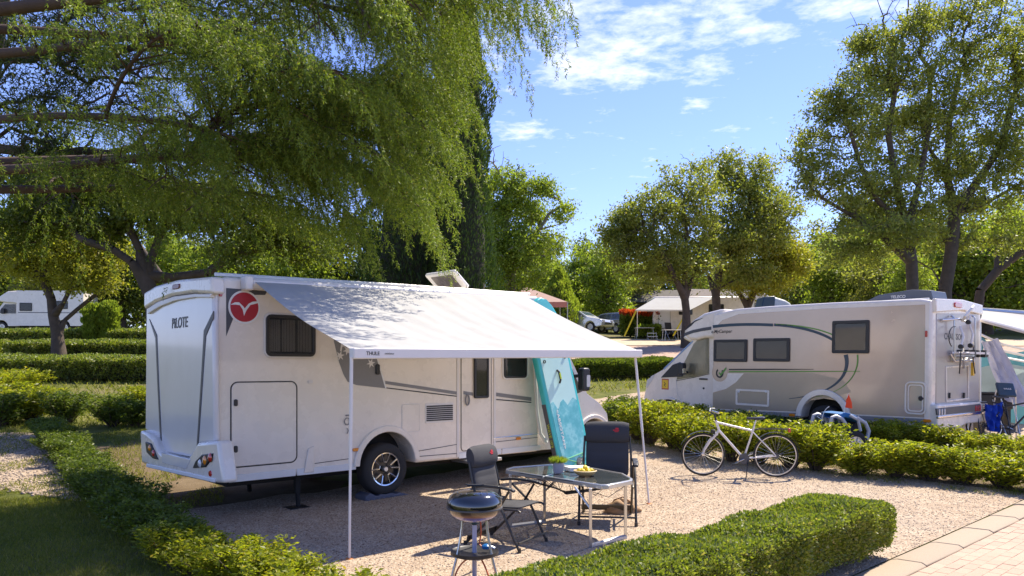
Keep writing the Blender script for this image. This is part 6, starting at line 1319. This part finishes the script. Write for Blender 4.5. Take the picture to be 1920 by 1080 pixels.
ptree('oak_tree', 'tall leafy tree with a leaning double trunk right of the air conditioner', 1768, 30.5, [[(1768, 640, 0), (1772, 545, 0), (1784, 470, 0), (1790, 400, 0), (1775, 330, 0), (1780, 230, 0), (1800, 130, 0)], [(3,), (1840, 330, .4), (1880, 270, .6), (1900, 180, .6)], [(3,), (1850, 380, .8), (1920, 340, 1.2)], [(4,), (1730, 260, -.4), (1720, 170, -.5)]],
      [(1850, 60, 30, 85, 80), (1900, 140, 31, 95, 95), (1800, 180, 30, 75, 95), (1870, 260, 31, 100, 80), (1760, 320, 30, 85, 75), (1930, 330, 31, 80, 70), (1830, 380, 31, 90, 50), (1960, 60, 31, 70, 110), (1740, 420, 30, 85, 40), (1790, 50, 30, 50, 60), (1850, 450, 31, 90, 35), (1700, 470, 30.5, 60, 24), (1860, -30, 30, 100, 50)], 720, 48000, .125, M['oak'], M['bark_dark'], r_tip=.007, r_trunk=.25, spread=.28, bare=.07)
ptree('pine_tree', 'tree with a strongly leaning trunk entering at the right edge', 1822, 36, [[(1822, 640, 0), (1838, 545, 0), (1872, 505, 0), (1930, 462, 0), (2000, 430, 0)], [(2,), (1870, 460, .5), (1860, 430, .6)]],
      [(1960, 420, 36, 90, 50), (1870, 440, 36.5, 60, 28), (2040, 380, 36, 90, 70)], 160, 12000, .16, M['lime'], M['bark'], r_tip=.010, r_trunk=.20, spread=.45)
ptree('broadleaf_tree', 'yellow green tree with bare twigs to the right of the tall cypress', 965, 37, [[(965, 640, 0), (962, 560, 0), (955, 480, 0), (945, 380, 0)], [(2,), (1000, 450, 0), (1030, 400, 0), (1055, 385, 0)], [(2,), (1010, 430, .5), (1050, 420, .5), (1075, 408, .5)]],
      [(930, 310, 37, 40, 45), (965, 335, 37, 48, 42), (1005, 350, 37, 45, 30), (940, 400, 37, 60, 60), (1000, 400, 38, 40, 26), (960, 480, 36.5, 75, 62), (1030, 355, 37, 22, 22), (1035, 455, 38, 32, 30), (1055, 400, 37, 26, 26)], 420, 30000, .14, M['lime'], M['bark_pale'], r_tip=.010, r_trunk=.22, spread=.36, bare=.12)
ptree('holm_oak', 'dark spreading tree with forked trunk close behind the white motorhome', 306, 17.5, [[(306, 620, 0), (288, 560, 0), (270, 520, 0)], [(2,), (245, 490, -.2), (212, 468, -.3), (160, 452, -.4)], [(2,), (285, 480, .2), (300, 440, .3), (330, 400, .3)], [(2,), (320, 520, .3), (390, 512, .3), (430, 480, .3), (500, 462, .4)], [(2,), (262, 470, 0), (240, 420, 0)]],
      [(190, 420, 17.5, 110, 40), (330, 380, 17.5, 120, 55), (450, 400, 17.5, 110, 62), (540, 440, 18, 85, 48), (90, 400, 17.5, 90, 45), (250, 350, 18, 110, 45), (600, 480, 18.5, 50, 26), (420, 470, 17, 70, 22), (120, 350, 18, 90, 50), (30, 430, 17.5, 60, 50)], 520, 48000, .09, M['oakdark'], M['bark_dark'], r_tip=.007, r_trunk=.19, spread=.24)
ptree('orchard_tree', 'small tree with yellowing leaves and forked trunk among the hedge rows', 112, 33.5, [[(112, 672, 0), (107, 625, 0), (100, 592, 0), (96, 560, 0)], [(1,), (122, 600, .2), (145, 580, .3), (170, 560, .3)], [(2,), (118, 570, -.2), (130, 545, -.2)], [(3,), (80, 520, 0), (60, 490, 0)]],
      [(100, 490, 33.5, 75, 42), (40, 480, 33.5, 55, 50), (175, 515, 33.5, 55, 40), (140, 450, 34, 80, 35), (0, 470, 34, 45, 60), (205, 480, 34, 35, 45)], 300, 26000, .14, M['yellowleaf'], M['bark'], r_tip=.010, r_trunk=.24, spread=.38)
ptree('lime_tree', 'tall bright green tree glowing through the gap below the cedar boughs', 330, 31, [[(330, 640, 0), (320, 540, 0), (230, 420, 0), (125, 300, 0)]],
      [(115, 285, 31, 45, 40), (80, 340, 31, 60, 45), (150, 350, 31, 60, 50), (60, 400, 31, 60, 40), (190, 330, 32, 50, 40)], 200, 16000, .15, M['lime'], M['bark'], r_tip=.008, r_trunk=.13, spread=.42)
ptree('dark_conifer', 'dark dense conifer filling the gaps behind the bare cedar boughs at upper left', -130, 19, [[(-130, 660, 0), (-120, 500, 0), (-80, 400, 0), (-30, 250, 0), (-10, 100, 0), (20, -60, 0)]],
      [(60, 60, 18.5, 150, 100), (200, 150, 19, 130, 110), (60, 220, 18.5, 150, 90), (330, 60, 19, 130, 110), (200, -40, 19, 180, 90), (400, 200, 19.5, 110, 110), (120, 330, 19, 150, 70), (500, 60, 19.5, 130, 130), (330, 300, 19.5, 120, 80), (590, 230, 19.5, 100, 110)], 800, 46000, .13, M['conifer'], M['bark_dark'], r_tip=.008, r_trunk=.24, spread=.30, leafw=.22, droop=-.6)
# far belt: three kinds of crown, copied
def generic(name, label, lobes, mat, h, nn, nl, leaf, group): 
    return tree(name, label, 'tree', (0, 300, 0), [[(0, 0, 0), (0.1, 0, h*.3), (0, .1, h*.6)]], lobes, nn, nl, leaf, mat, M['bark'], r_tip=.02, r_trunk=.24, spread=.5, group=group)
GB = 'trees of the far belt behind the campsite'
g1 = generic('far_tree', '', [(0, 0, 4.5, 2.8, 2.5, 2.2), (1.6, .5, 5.6, 1.9, 1.8, 1.6), (-1.7, 0, 5.2, 1.8, 1.8, 1.8), (.2, 0, 7.0, 1.7, 1.6, 1.3), (0, 0, 2.4, 2.9, 2.2, 1.4)], M['lime'], 8, 200, 11500, .24, GB)
g2 = generic('far_tree', '', [(0, 0, 4.2, 3.0, 2.6, 2.6), (1.5, .5, 6.3, 1.7, 1.6, 1.7), (-1.4, 0, 6.0, 1.6, 1.6, 1.5), (0, 0, 2.0, 3.2, 2.6, 1.6)], M['olive'], 8, 200, 11500, .24, GB)
g3 = generic('far_tree', '', [(0, 0, 4.6, 2.6, 2.3, 2.6), (.8, .5, 7.2, 1.5, 1.5, 1.6), (-1.0, 0, 3.0, 2.8, 2.3, 2.0), (1.4, 0, 2.6, 2.2, 2, 1.8)], M['oakdark'], 9, 200, 11500, .24, GB)
kinds = {'l': (g1, 'light green'), 'o': (g2, 'grey green'), 'd': (g3, 'dark green')}
spots = [(-40, 70, 1.35, 'd'), (20, 62, 1.2, 'l'), (90, 58, 1.0, 'o'), (160, 66, 1.25, 'l'), (230, 56, 1.0, 'd'), (300, 60, 1.15, 'l'), (370, 64, 1.2, 'o'), (440, 58, 1.1, 'l'), (510, 66, 1.2, 'o'), (570, 60, 1.15, 'l'), (640, 62, 1.2, 'd'), (710, 64, 1.1, 'l'),
         (930, 62, 1.1, 'o'), (985, 58, .85, 'l'), (1020, 70, 1.0, 'd'), (1085, 66, .95, 'l'), (1140, 60, .95, 'l'), (1120, 72, 1.05, 'd'), (1185, 70, .95, 'o'), (1240, 76, 1.05, 'd'), (1300, 74, 1.0, 'l'), (1370, 74, 1.1, 'o'), (1450, 72, 1.15, 'l'), (1520, 64, 1.15, 'o'),
         (1560, 56, .95, 'l'), (1620, 60, 1.15, 'l'), (1680, 66, 1.35, 'd'), (1650, 52, .8, 'o'), (1740, 62, 1.2, 'l'), (1800, 58, 1.1, 'd'), (1850, 54, 1.15, 'l'), (1905, 60, 1.4, 'l'), (1960, 56, 1.3, 'd'), (1700, 48, .7, 'l'), (1590, 70, 1.4, 'd')]
used = set()
for i, (px, d, s_, k) in enumerate(spots):
    src, nm = kinds[k]; o = src if k not in used else copy_tree(src); used.add(k); X0 = (px-960)/FPX*d
    o.location = (X0, d, Tf(X0, d)-.2); o.rotation_euler = (0, 0, random.random()*6.28); o.scale = (s_*random.uniform(.95, 1.15), s_, s_*random.uniform(.9, 1.05))
    o['label'] = {'l': 'light yellow green leafy tree of the belt behind the campsite', 'o': 'grey green loose tree of the belt behind the campsite', 'd': 'dark green dense tree of the belt behind the campsite'}[k]
    o['group'] = {'l': 'light ', 'o': 'grey ', 'd': 'dark '}[k]+GB
# far wood closing the view
n = 42000; x = RNG.uniform(-95, 95, n); y = 84+RNG.random(n)*12+.05*np.abs(x); hh = 4.6+1.6*np.sin(x*.21)+1.1*np.sin(x*.53+1)+.8*np.sin(x*1.3); z = T(x, y)+RNG.random(n)**.8*hh*(1.0+.3*(x < -10))
o = leafmesh('far_wood', np.stack([x, y, z], 1), rdir(n), .55, .42, M['oakdark'], None); tag(o, 'dark wood closing the view along the horizon', 'wood', kind='stuff')
# ---- hedges
def hedge(name, label, p0, p1, w_, h, nl, leaf, mat, group=None, base=.10, rough=.05, leafw=.5, cat='hedge', topmat=None, wlow=.8):
    p0 = Vector((p0[0], p0[1])); p1 = Vector((p1[0], p1[1])); v = p1-p0; L = v.length; v.normalize(); nr = Vector((-v.y, v.x))
    root = empty(name, (p0.x, p0.y, Tf(p0.x, p0.y)), math.atan2(v.y, v.x)); tag(root, label, cat, group)
    def zt(x, y): gx = p0.x+v.x*x+nr.x*y; gy = p0.y+v.y*x+nr.y*y; return T(gx, gy)-root.location.z
    A_side = L*h; A_top = L*w_; A_end = w_*h; tot = 2*A_side+A_top+2*A_end
    f = RNG.random(nl)*tot; u = RNG.random(nl); q = RNG.random(nl)**.85
    x = np.where(f < 2*A_side+A_top, u*L, np.where(f < 2*A_side+A_top+A_end, 0, L)); y = np.zeros(nl); z = q*h
    m1 = f < A_side; m2 = (f >= A_side) & (f < 2*A_side); m3 = (f >= 2*A_side) & (f < 2*A_side+A_top); m4 = f >= 2*A_side+A_top
    y[m1] = -w_/2; y[m2] = w_/2; y[m3] = (RNG.random(m3.sum())-.5)*w_; z[m3] = h; y[m4] = (RNG.random(m4.sum())-.5)*w_
    # rounded edges, undulating faces
    kx = np.sin(x*5.1+1)+np.sin(x*2.3+z*6)+np.sin(x*11+y*9)*.6; dep = RNG.random(nl)**2*.14
    sc = 1-dep/max(w_, .3)*1.6; nar = 1-(1-wlow)*(1-z/h)**2
    y = y*sc*nar+np.where(np.abs(y) > w_*.45, np.sign(y)*kx*rough*.45, 0); z = base+(h-base)*np.clip(z/h, 0, 1)*(1-dep*.5)+kx*rough*.4*(z > h*.8)
    edge = np.clip((np.abs(y)/(w_/2)-.75)/.25, 0, 1)*(z > h*.85); z -= edge*.05; endd = np.minimum(x, L-x); x = x+np.where(endd < .001, np.where(x < L/2, 1, -1)*dep*.5+kx*rough*.3, 0)
    z -= np.clip(1-endd/.12, 0, 1)*(z > h*.85)*.04
    z += zt(x, y)
    d = rdir(nl)*.8; d[:, 2] += .55; d[:, 1] += np.sign(y)*.35*(np.abs(y) > w_*.35)
    sz = leaf*(.6+.8*RNG.random(nl)); pos = np.stack([x, y, z], 1)
    if topmat is None: leafmesh('foliage', pos, d, sz, sz*leafw, mat, root)
    else:
        tm = (z-zt(x, y)) > h*.84+.08*np.sin(x*7); leafmesh('foliage', pos[~tm], d[~tm], sz[~tm], sz[~tm]*leafw, mat, root); leafmesh('red_shoots', pos[tm], d[tm]+[0, 0, .5], sz[tm]*1.2, sz[tm]*leafw*1.2, topmat, root)
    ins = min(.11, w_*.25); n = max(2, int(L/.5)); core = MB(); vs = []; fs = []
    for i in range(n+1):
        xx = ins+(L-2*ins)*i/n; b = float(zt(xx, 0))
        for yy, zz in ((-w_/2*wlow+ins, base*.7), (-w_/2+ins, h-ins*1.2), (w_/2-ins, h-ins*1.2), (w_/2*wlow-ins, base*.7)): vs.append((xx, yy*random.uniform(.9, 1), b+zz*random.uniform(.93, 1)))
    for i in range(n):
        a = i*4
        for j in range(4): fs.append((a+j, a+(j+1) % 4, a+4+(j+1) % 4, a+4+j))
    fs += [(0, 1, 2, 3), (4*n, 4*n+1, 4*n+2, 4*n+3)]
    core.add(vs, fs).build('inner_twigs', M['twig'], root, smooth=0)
    return root
a, b = S(-1.6, 5.66), S(4.15, 5.64)
hedge('box_hedge', 'clipped small leaved hedge in the foreground by the kerb', a, b, .66, .57, 128000, .029, M['hedge'], rough=.055, leafw=.55)
a, b = G(-60, 713), G(430, 713); hedge('box_hedge', 'nearest long hedge row behind the rear left of the white motorhome', a, b, 1.5, .80, 26000, .09, M['hedge'])
a, b = G(-60, 668), G(10, 668); hedge('box_hedge', 'short end of the middle hedge row at the left edge', a, b, 1.6, .66, 4000, .12, M['hedge'])
a, b = G(30, 669), G(430, 669); hedge('box_hedge', 'middle long hedge row crossing behind the forked small tree', a, b, 1.8, .72, 18000, .11, M['hedge'])
a, b = G(-60, 645), G(160, 645); hedge('box_hedge', 'farthest hedge row below the far left motorhome', a, b, 1.5, .8, 9000, .14, M['hedge'])
a, b = G(215, 645), G(430, 645); hedge('box_hedge', 'far hedge row right of the ivy covered bush', a, b, 1.5, .8, 9000, .14, M['hedge'])
a, b = G(1040, 712), G(1262, 706); hedge('box_hedge', 'dark hedge across the grass beyond the front of the white motorhome', a, b, 1.2, .62, 16000, .10, M['laureldark'])
a, b = G(1166, 632), G(1232, 632); hedge('red_tipped_hedge', 'tall hedge with red shoots beside the far caravan', a, b, 1.2, 1.65, 8000, .2, M['laureldark'], topmat=M['redleaf'])
a, b = G(1196, 634), G(1236, 634); hedge('box_hedge', 'low bright green hedge left of the far caravan door', a, b, .8, .8, 2500, .15, M['lime'])
# ivy bush column
for px, r_, top in ((176, 20, 572), (206, 18, 568)): cypress('ivy_bush', 'bright ivy covered upright bush '+('left' if px < 190 else 'right')+' of the pair before the far left motorhome', px, 44, top, r_, 5000, [(0, .9), (.5, 1), (.85, 1), (1, .5)], 'lime', .2, group='ivy covered bushes')
# ---- shrubs
def shrub(seed, mat, h=.62, r=.40, n=2600, leaf=.062):
    rs = np.random.default_rng(seed); root = empty('laurel_shrub', (0, 290, 0)); ns = 26
    ns = 40; tips = np.stack([rs.uniform(-r*.95, r*.95, ns), rs.uniform(-r*.8, r*.8, ns), h*(.45+.55*rs.random(ns)**.5)], 1)
    mb = MB()
    for t_ in tips: mb.tube([(t_[0]*.12, t_[1]*.12, 0), (t_[0]*.5, t_[1]*.5, t_[2]*.5), tuple(t_)], [.012, .008, .003], 4, False)
    mb.build('stems', M['bark'], root)
    k = rs.integers(0, ns, n); f = 1-rs.random(n)**1.5*.7; pos = tips[k]*f[:, None]; pos[:, :2] = tips[k][:, :2]*(.12+.88*f[:, None]); pos += rs.normal(size=(n, 3))*[.045, .045, .035]; pos[:, 2] = np.maximum(pos[:, 2], .08)
    a = rs.random(n)*2*PI; d = np.stack([np.cos(a), np.sin(a), .35+.5*rs.random(n)], 1); d[:, :2] += pos[:, :2]*1.0; sz = leaf*(.55+.75*rs.random(n)); leafmesh('foliage', pos, d, sz, sz*.42, mat, root, fold=.25, flat=.5)
    return root
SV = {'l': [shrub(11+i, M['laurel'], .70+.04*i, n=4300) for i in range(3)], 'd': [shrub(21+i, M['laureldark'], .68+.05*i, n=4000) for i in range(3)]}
SU = set()
def put(px, py, k, label, group, sc=1.0, d=None, scz=1.0):
    src = random.choice(SV[k]); o = src if id(src) not in SU else copy_tree(src); SU.add(id(src)); q = G(px, py) if d is None else Vector(((px-960)/FPX*d, d, Tf(0, d)))
    o.location = (q.x, q.y, q.z-.01); o.rotation_euler = (0, 0, random.random()*6.28); s_ = sc*random.uniform(.92, 1.1); o.scale = (s_*1.1, s_*1.1, s_*scz); tag(o, label, 'shrub', group)
ordn = ['first', 'second', 'third', 'fourth', 'fifth', 'sixth', 'seventh', 'eighth', 'ninth', 'tenth', 'eleventh', 'twelfth', 'thirteenth', 'fourteenth', 'fifteenth', 'sixteenth', 'seventeenth', 'eighteenth', 'nineteenth', 'twentieth', 'twenty first', 'twenty second', 'twenty third', 'twenty fourth', 'twenty fifth', 'twenty sixth', 'twenty seventh', 'twenty eighth']
ordn += ['thirty '[:-1]+'th' if False else 'twenty ninth', 'thirtieth']+['thirty '+o for o in ordn[:9]]+['fortieth']+['forty '+o for o in ordn[:9]]
def row(pts, step, kindf, what, grp, sc=1.0, scz=1.0, jit=.06, scf=None):
    W = [Vector(G(*p)[:2]) for p in pts]; acc_ = []; d0 = 0
    for a, b in zip(W[:-1], W[1:]):
        l = (b-a).length
        while d0 < l: acc_.append(a.lerp(b, d0/l)); d0 += step
        d0 -= l
    for i, p in enumerate(acc_):
        x, y = p.x+random.gauss(0, jit), p.y+random.gauss(0, jit); px = 960+FPX*x/y
        src = random.choice(SV[kindf(px)]); o = src if id(src) not in SU else copy_tree(src); SU.add(id(src)); o.location = (x, y, Tf(x, y)-.01); o.rotation_euler = (0, 0, random.random()*6.28)
        s_ = (sc if scf is None else scf(px))*random.uniform(.92, 1.10); o.scale = (s_*1.12, s_*1.12, s_*scz); tag(o, what % ordn[i], 'shrub', grp)
row([(1960, 926), (1870, 914), (1750, 902), (1640, 893), (1572, 889)], .50, lambda px: 'l', '%s shrub from the road end of the front hedge before the beige motorhome', 'shrubs of the front hedge', 1.08, .68)
row([(1540, 884), (1470, 878), (1400, 868), (1320, 856), (1240, 838), (1180, 822), (1130, 808)], .50, lambda px: 'l' if px > 1230 or random.random() < .6 else 'd', '%s shrub leftward from the trailer in the hedge behind the white bicycle', 'shrubs of the hedge behind the bicycle', 1.10, .90)
row([(1960, 882), (1860, 871), (1750, 860), (1645, 851)], .58, lambda px: 'l', '%s shrub from the right edge in the back hedge beside the beige motorhome', 'shrubs of the back hedge, right part', 1.0, .74)
row([(1520, 840), (1450, 833), (1380, 824), (1300, 812), (1240, 803), (1170, 792)], .62, lambda px: 'd' if random.random() < .65 else 'l', '%s shrub leftward from the wheel arch in the back hedge of the beige motorhome', 'shrubs of the back hedge, left part', .92, .85)
put(1592, 846, 'd', 'dark shrub growing through the child trailer', 'shrubs of the back hedge, left part', .8)
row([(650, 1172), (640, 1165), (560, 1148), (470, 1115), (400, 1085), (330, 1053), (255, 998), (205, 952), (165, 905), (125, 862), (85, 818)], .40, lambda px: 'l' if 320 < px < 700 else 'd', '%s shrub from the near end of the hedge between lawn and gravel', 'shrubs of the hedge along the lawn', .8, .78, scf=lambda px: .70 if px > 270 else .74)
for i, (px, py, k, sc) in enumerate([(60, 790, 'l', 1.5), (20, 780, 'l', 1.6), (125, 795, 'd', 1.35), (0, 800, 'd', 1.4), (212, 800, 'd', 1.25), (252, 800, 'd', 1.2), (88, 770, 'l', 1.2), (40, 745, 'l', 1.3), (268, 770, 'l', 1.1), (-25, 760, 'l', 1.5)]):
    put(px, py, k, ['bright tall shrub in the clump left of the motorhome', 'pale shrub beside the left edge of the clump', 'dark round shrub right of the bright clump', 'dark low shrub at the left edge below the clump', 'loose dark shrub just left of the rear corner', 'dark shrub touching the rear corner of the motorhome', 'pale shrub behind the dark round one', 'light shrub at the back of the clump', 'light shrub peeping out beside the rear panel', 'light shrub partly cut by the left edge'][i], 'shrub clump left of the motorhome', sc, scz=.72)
# ---- grass, pebbles, litter
def scatter(name, n, xr, yr, keep, mat, L, W_, up, label, hvar=.6, lift=0.0):
    x = RNG.uniform(*xr, n*6); y = RNG.uniform(*yr, n*6); a = (x-O1.x)*AX.x+(y-O1.y)*AX.y; m_ = (x-O1.x)*NX.x+(y-O1.y)*NX.y; px = 960+FPX*x/y; py = HOR+FPX*(CAMZ-T(x, y))/y
    k = keep(a, m_, px, py) & (px > -150) & (px < 2070) & (py < 1180); x, y = x[k][:n], y[k][:n]; m = len(x); z = T(x, y)+lift
    o = leafmesh(name, np.stack([x, y, z], 1), rdir(m)*np.array([1, 1, .4])+[0, 0, up], L*(1-hvar+2*hvar*RNG.random(m)), W_, mat); tag(o, label, 'grass' if up > .5 else 'litter', kind='stuff'); return m
clumpf = lambda a, n: (np.sin(a*2.1+n)+np.sin(n*2.7-a*.6)+np.sin(a*5+n*4)) > -.6
scatter('lawn_grass', 70000, (-9, 1), (4.2, 14), lambda a, n, px, py: (a < -.75) & ~((px < 150) & (py > 830) & (py < 935)), M['grassb'], .038, .006, 1.3, 'short mown grass of the shaded lawn at lower left')
scatter('meadow_grass', 30000, (-12, -3), (9, 22), lambda a, n, px, py: (n < -1.0) & (px < 420) & clumpf(a, n), M['grassb'], .06, .010, 1.2, 'rough grass on the bare soil left of the motorhome')
scatter('hedge_grass', 9000, (1.5, 9), (9, 19), lambda a, n, px, py: (np.abs(a-9.3) < .75) & clumpf(a*1.5, n*1.5), M['grassb'], .06, .008, 1.1, 'thin dry grass at the foot of the hedges')
scatter('far_grass', 30000, (-25, 22), (17, 44), lambda a, n, px, py: ~((a > 10) & (n > -6)) & (py > 640) & ((px < 700) | (py > 700)), M['grassb'], .13, .03, 1.0, 'sunny grass between the far hedge rows')
scatter('fallen_leaves', 8000, (-5, 5), (5.5, 13), lambda a, n, px, py: (a > -.5) & (a < 9) & (n > -1) & (n < 5.7) & ((n < 3) | (RNG.random(len(a)) < .15)), pbr('dry_leaf', (.22, .12, .06), .8, var=.4, vscale=9), .026, .007, .0, 'dry leaves scattered over the gravel', lift=.016)
def stones(name, n, xr, yr, keep, size, col, label):
    x = RNG.uniform(*xr, n*5); y = RNG.uniform(*yr, n*5); a = (x-O1.x)*AX.x+(y-O1.y)*AX.y; m_ = (x-O1.x)*NX.x+(y-O1.y)*NX.y; px = 960+FPX*x/y; py = HOR+FPX*(CAMZ-T(x, y))/y
    k = keep(a, m_, px, py) & (px > -100) & (px < 2050) & (py < 1130); x, y = x[k][:n], y[k][:n]; m = len(x); z = T(x, y)+.012; r = size*(.5+RNG.random(m))
    base = np.array([(1, 0, 0), (0, 1, 0), (-1, 0, 0), (0, -1, 0), (0, 0, .7), (0, 0, -.7)]); ang = RNG.random(m)*6.28; ca, sa = np.cos(ang), np.sin(ang)
    b = np.repeat(base[None], m, 0)*(r[:, None, None])*(1+.35*RNG.normal(size=(m, 6, 1)).clip(-1, 1)); bx, by = b[..., 0]*1.2, b[..., 1]*.85
    v = np.stack([x[:, None]+bx*ca[:, None]-by*sa[:, None], y[:, None]+bx*sa[:, None]+by*ca[:, None], z[:, None]+b[..., 2]], -1).reshape(-1, 3)
    F = np.array([(0, 1, 4), (1, 2, 4), (2, 3, 4), (3, 0, 4), (1, 0, 5), (2, 1, 5), (3, 2, 5), (0, 3, 5)]); f = (F[None]+np.arange(m)[:, None, None]*6).reshape(-1)
    me = bpy.data.meshes.new(name); me.vertices.add(len(v)); me.vertices.foreach_set('co', v.astype(np.float32).ravel()); nf = len(f)//3; me.loops.add(len(f)); me.loops.foreach_set('vertex_index', f.astype(np.int32)); me.polygons.add(nf)
    me.polygons.foreach_set('loop_start', np.arange(0, nf*3, 3, dtype=np.int32)); me.polygons.foreach_set('loop_total', np.full(nf, 3, np.int32)); me.update(calc_edges=True)
    mt, t, out = newmat(name+'_stone'); bs = nd(t, 'ShaderNodeBsdfPrincipled', Roughness=.85); g = nd(t, 'ShaderNodeNewGeometry'); t.links.new(ramp(t, g.outputs['Random Per Island'], [(0, tuple(c*.55 for c in col)), (.5, col), (1, tuple(min(1, c*1.35) for c in col))]), bs.inputs['Base Color']); t.links.new(bs.outputs[0], out.inputs[0])
    me.materials.append(mt); o = bpy.data.objects.new(name, me); C.objects.link(o); tag(o, label, 'gravel', kind='stuff')
stones('gravel_stones', 20000, (-5, 7), (4.5, 13), lambda a, n, px, py: (a > -.45) & (a < 9.3) & (n > -1) & (n < 5.93), .0075, (.44, .35, .27), 'small loose stones of the gravel pitch')
stones('path_pebbles', 5000, (-14, -4), (8, 18), lambda a, n, px, py: (px < 150+RNG.normal(size=len(px))*10) & (py > 818) & (py < 935+.12*(px-100)), .024, (.34, .27, .21), 'coarse pebbles of the path beside the lawn')

for k, word in (('l', 'light green'), ('o', 'grey green'), ('d', 'dark green')):
    src = kinds[k][0]; mine = sorted([o for o in C.objects if o.name.split('.')[0] == 'far_tree' and o.get('group', '').startswith({'l': 'light', 'o': 'grey', 'd': 'dark'}[k])], key=lambda o: o.location.x/o.location.y)
    for i, o in enumerate(mine):
        px = 960+FPX*o.location.x/o.location.y; wh = 'above the left hedge rows' if px < 280 else 'behind the white motorhome' if px < 900 else 'near the parked cars' if px < 1250 else 'behind the oaks' if px < 1540 else 'above the beige motorhome'
        o['label'] = ordn[i]+' '+word+' tree from the left in the far belt, '+wh
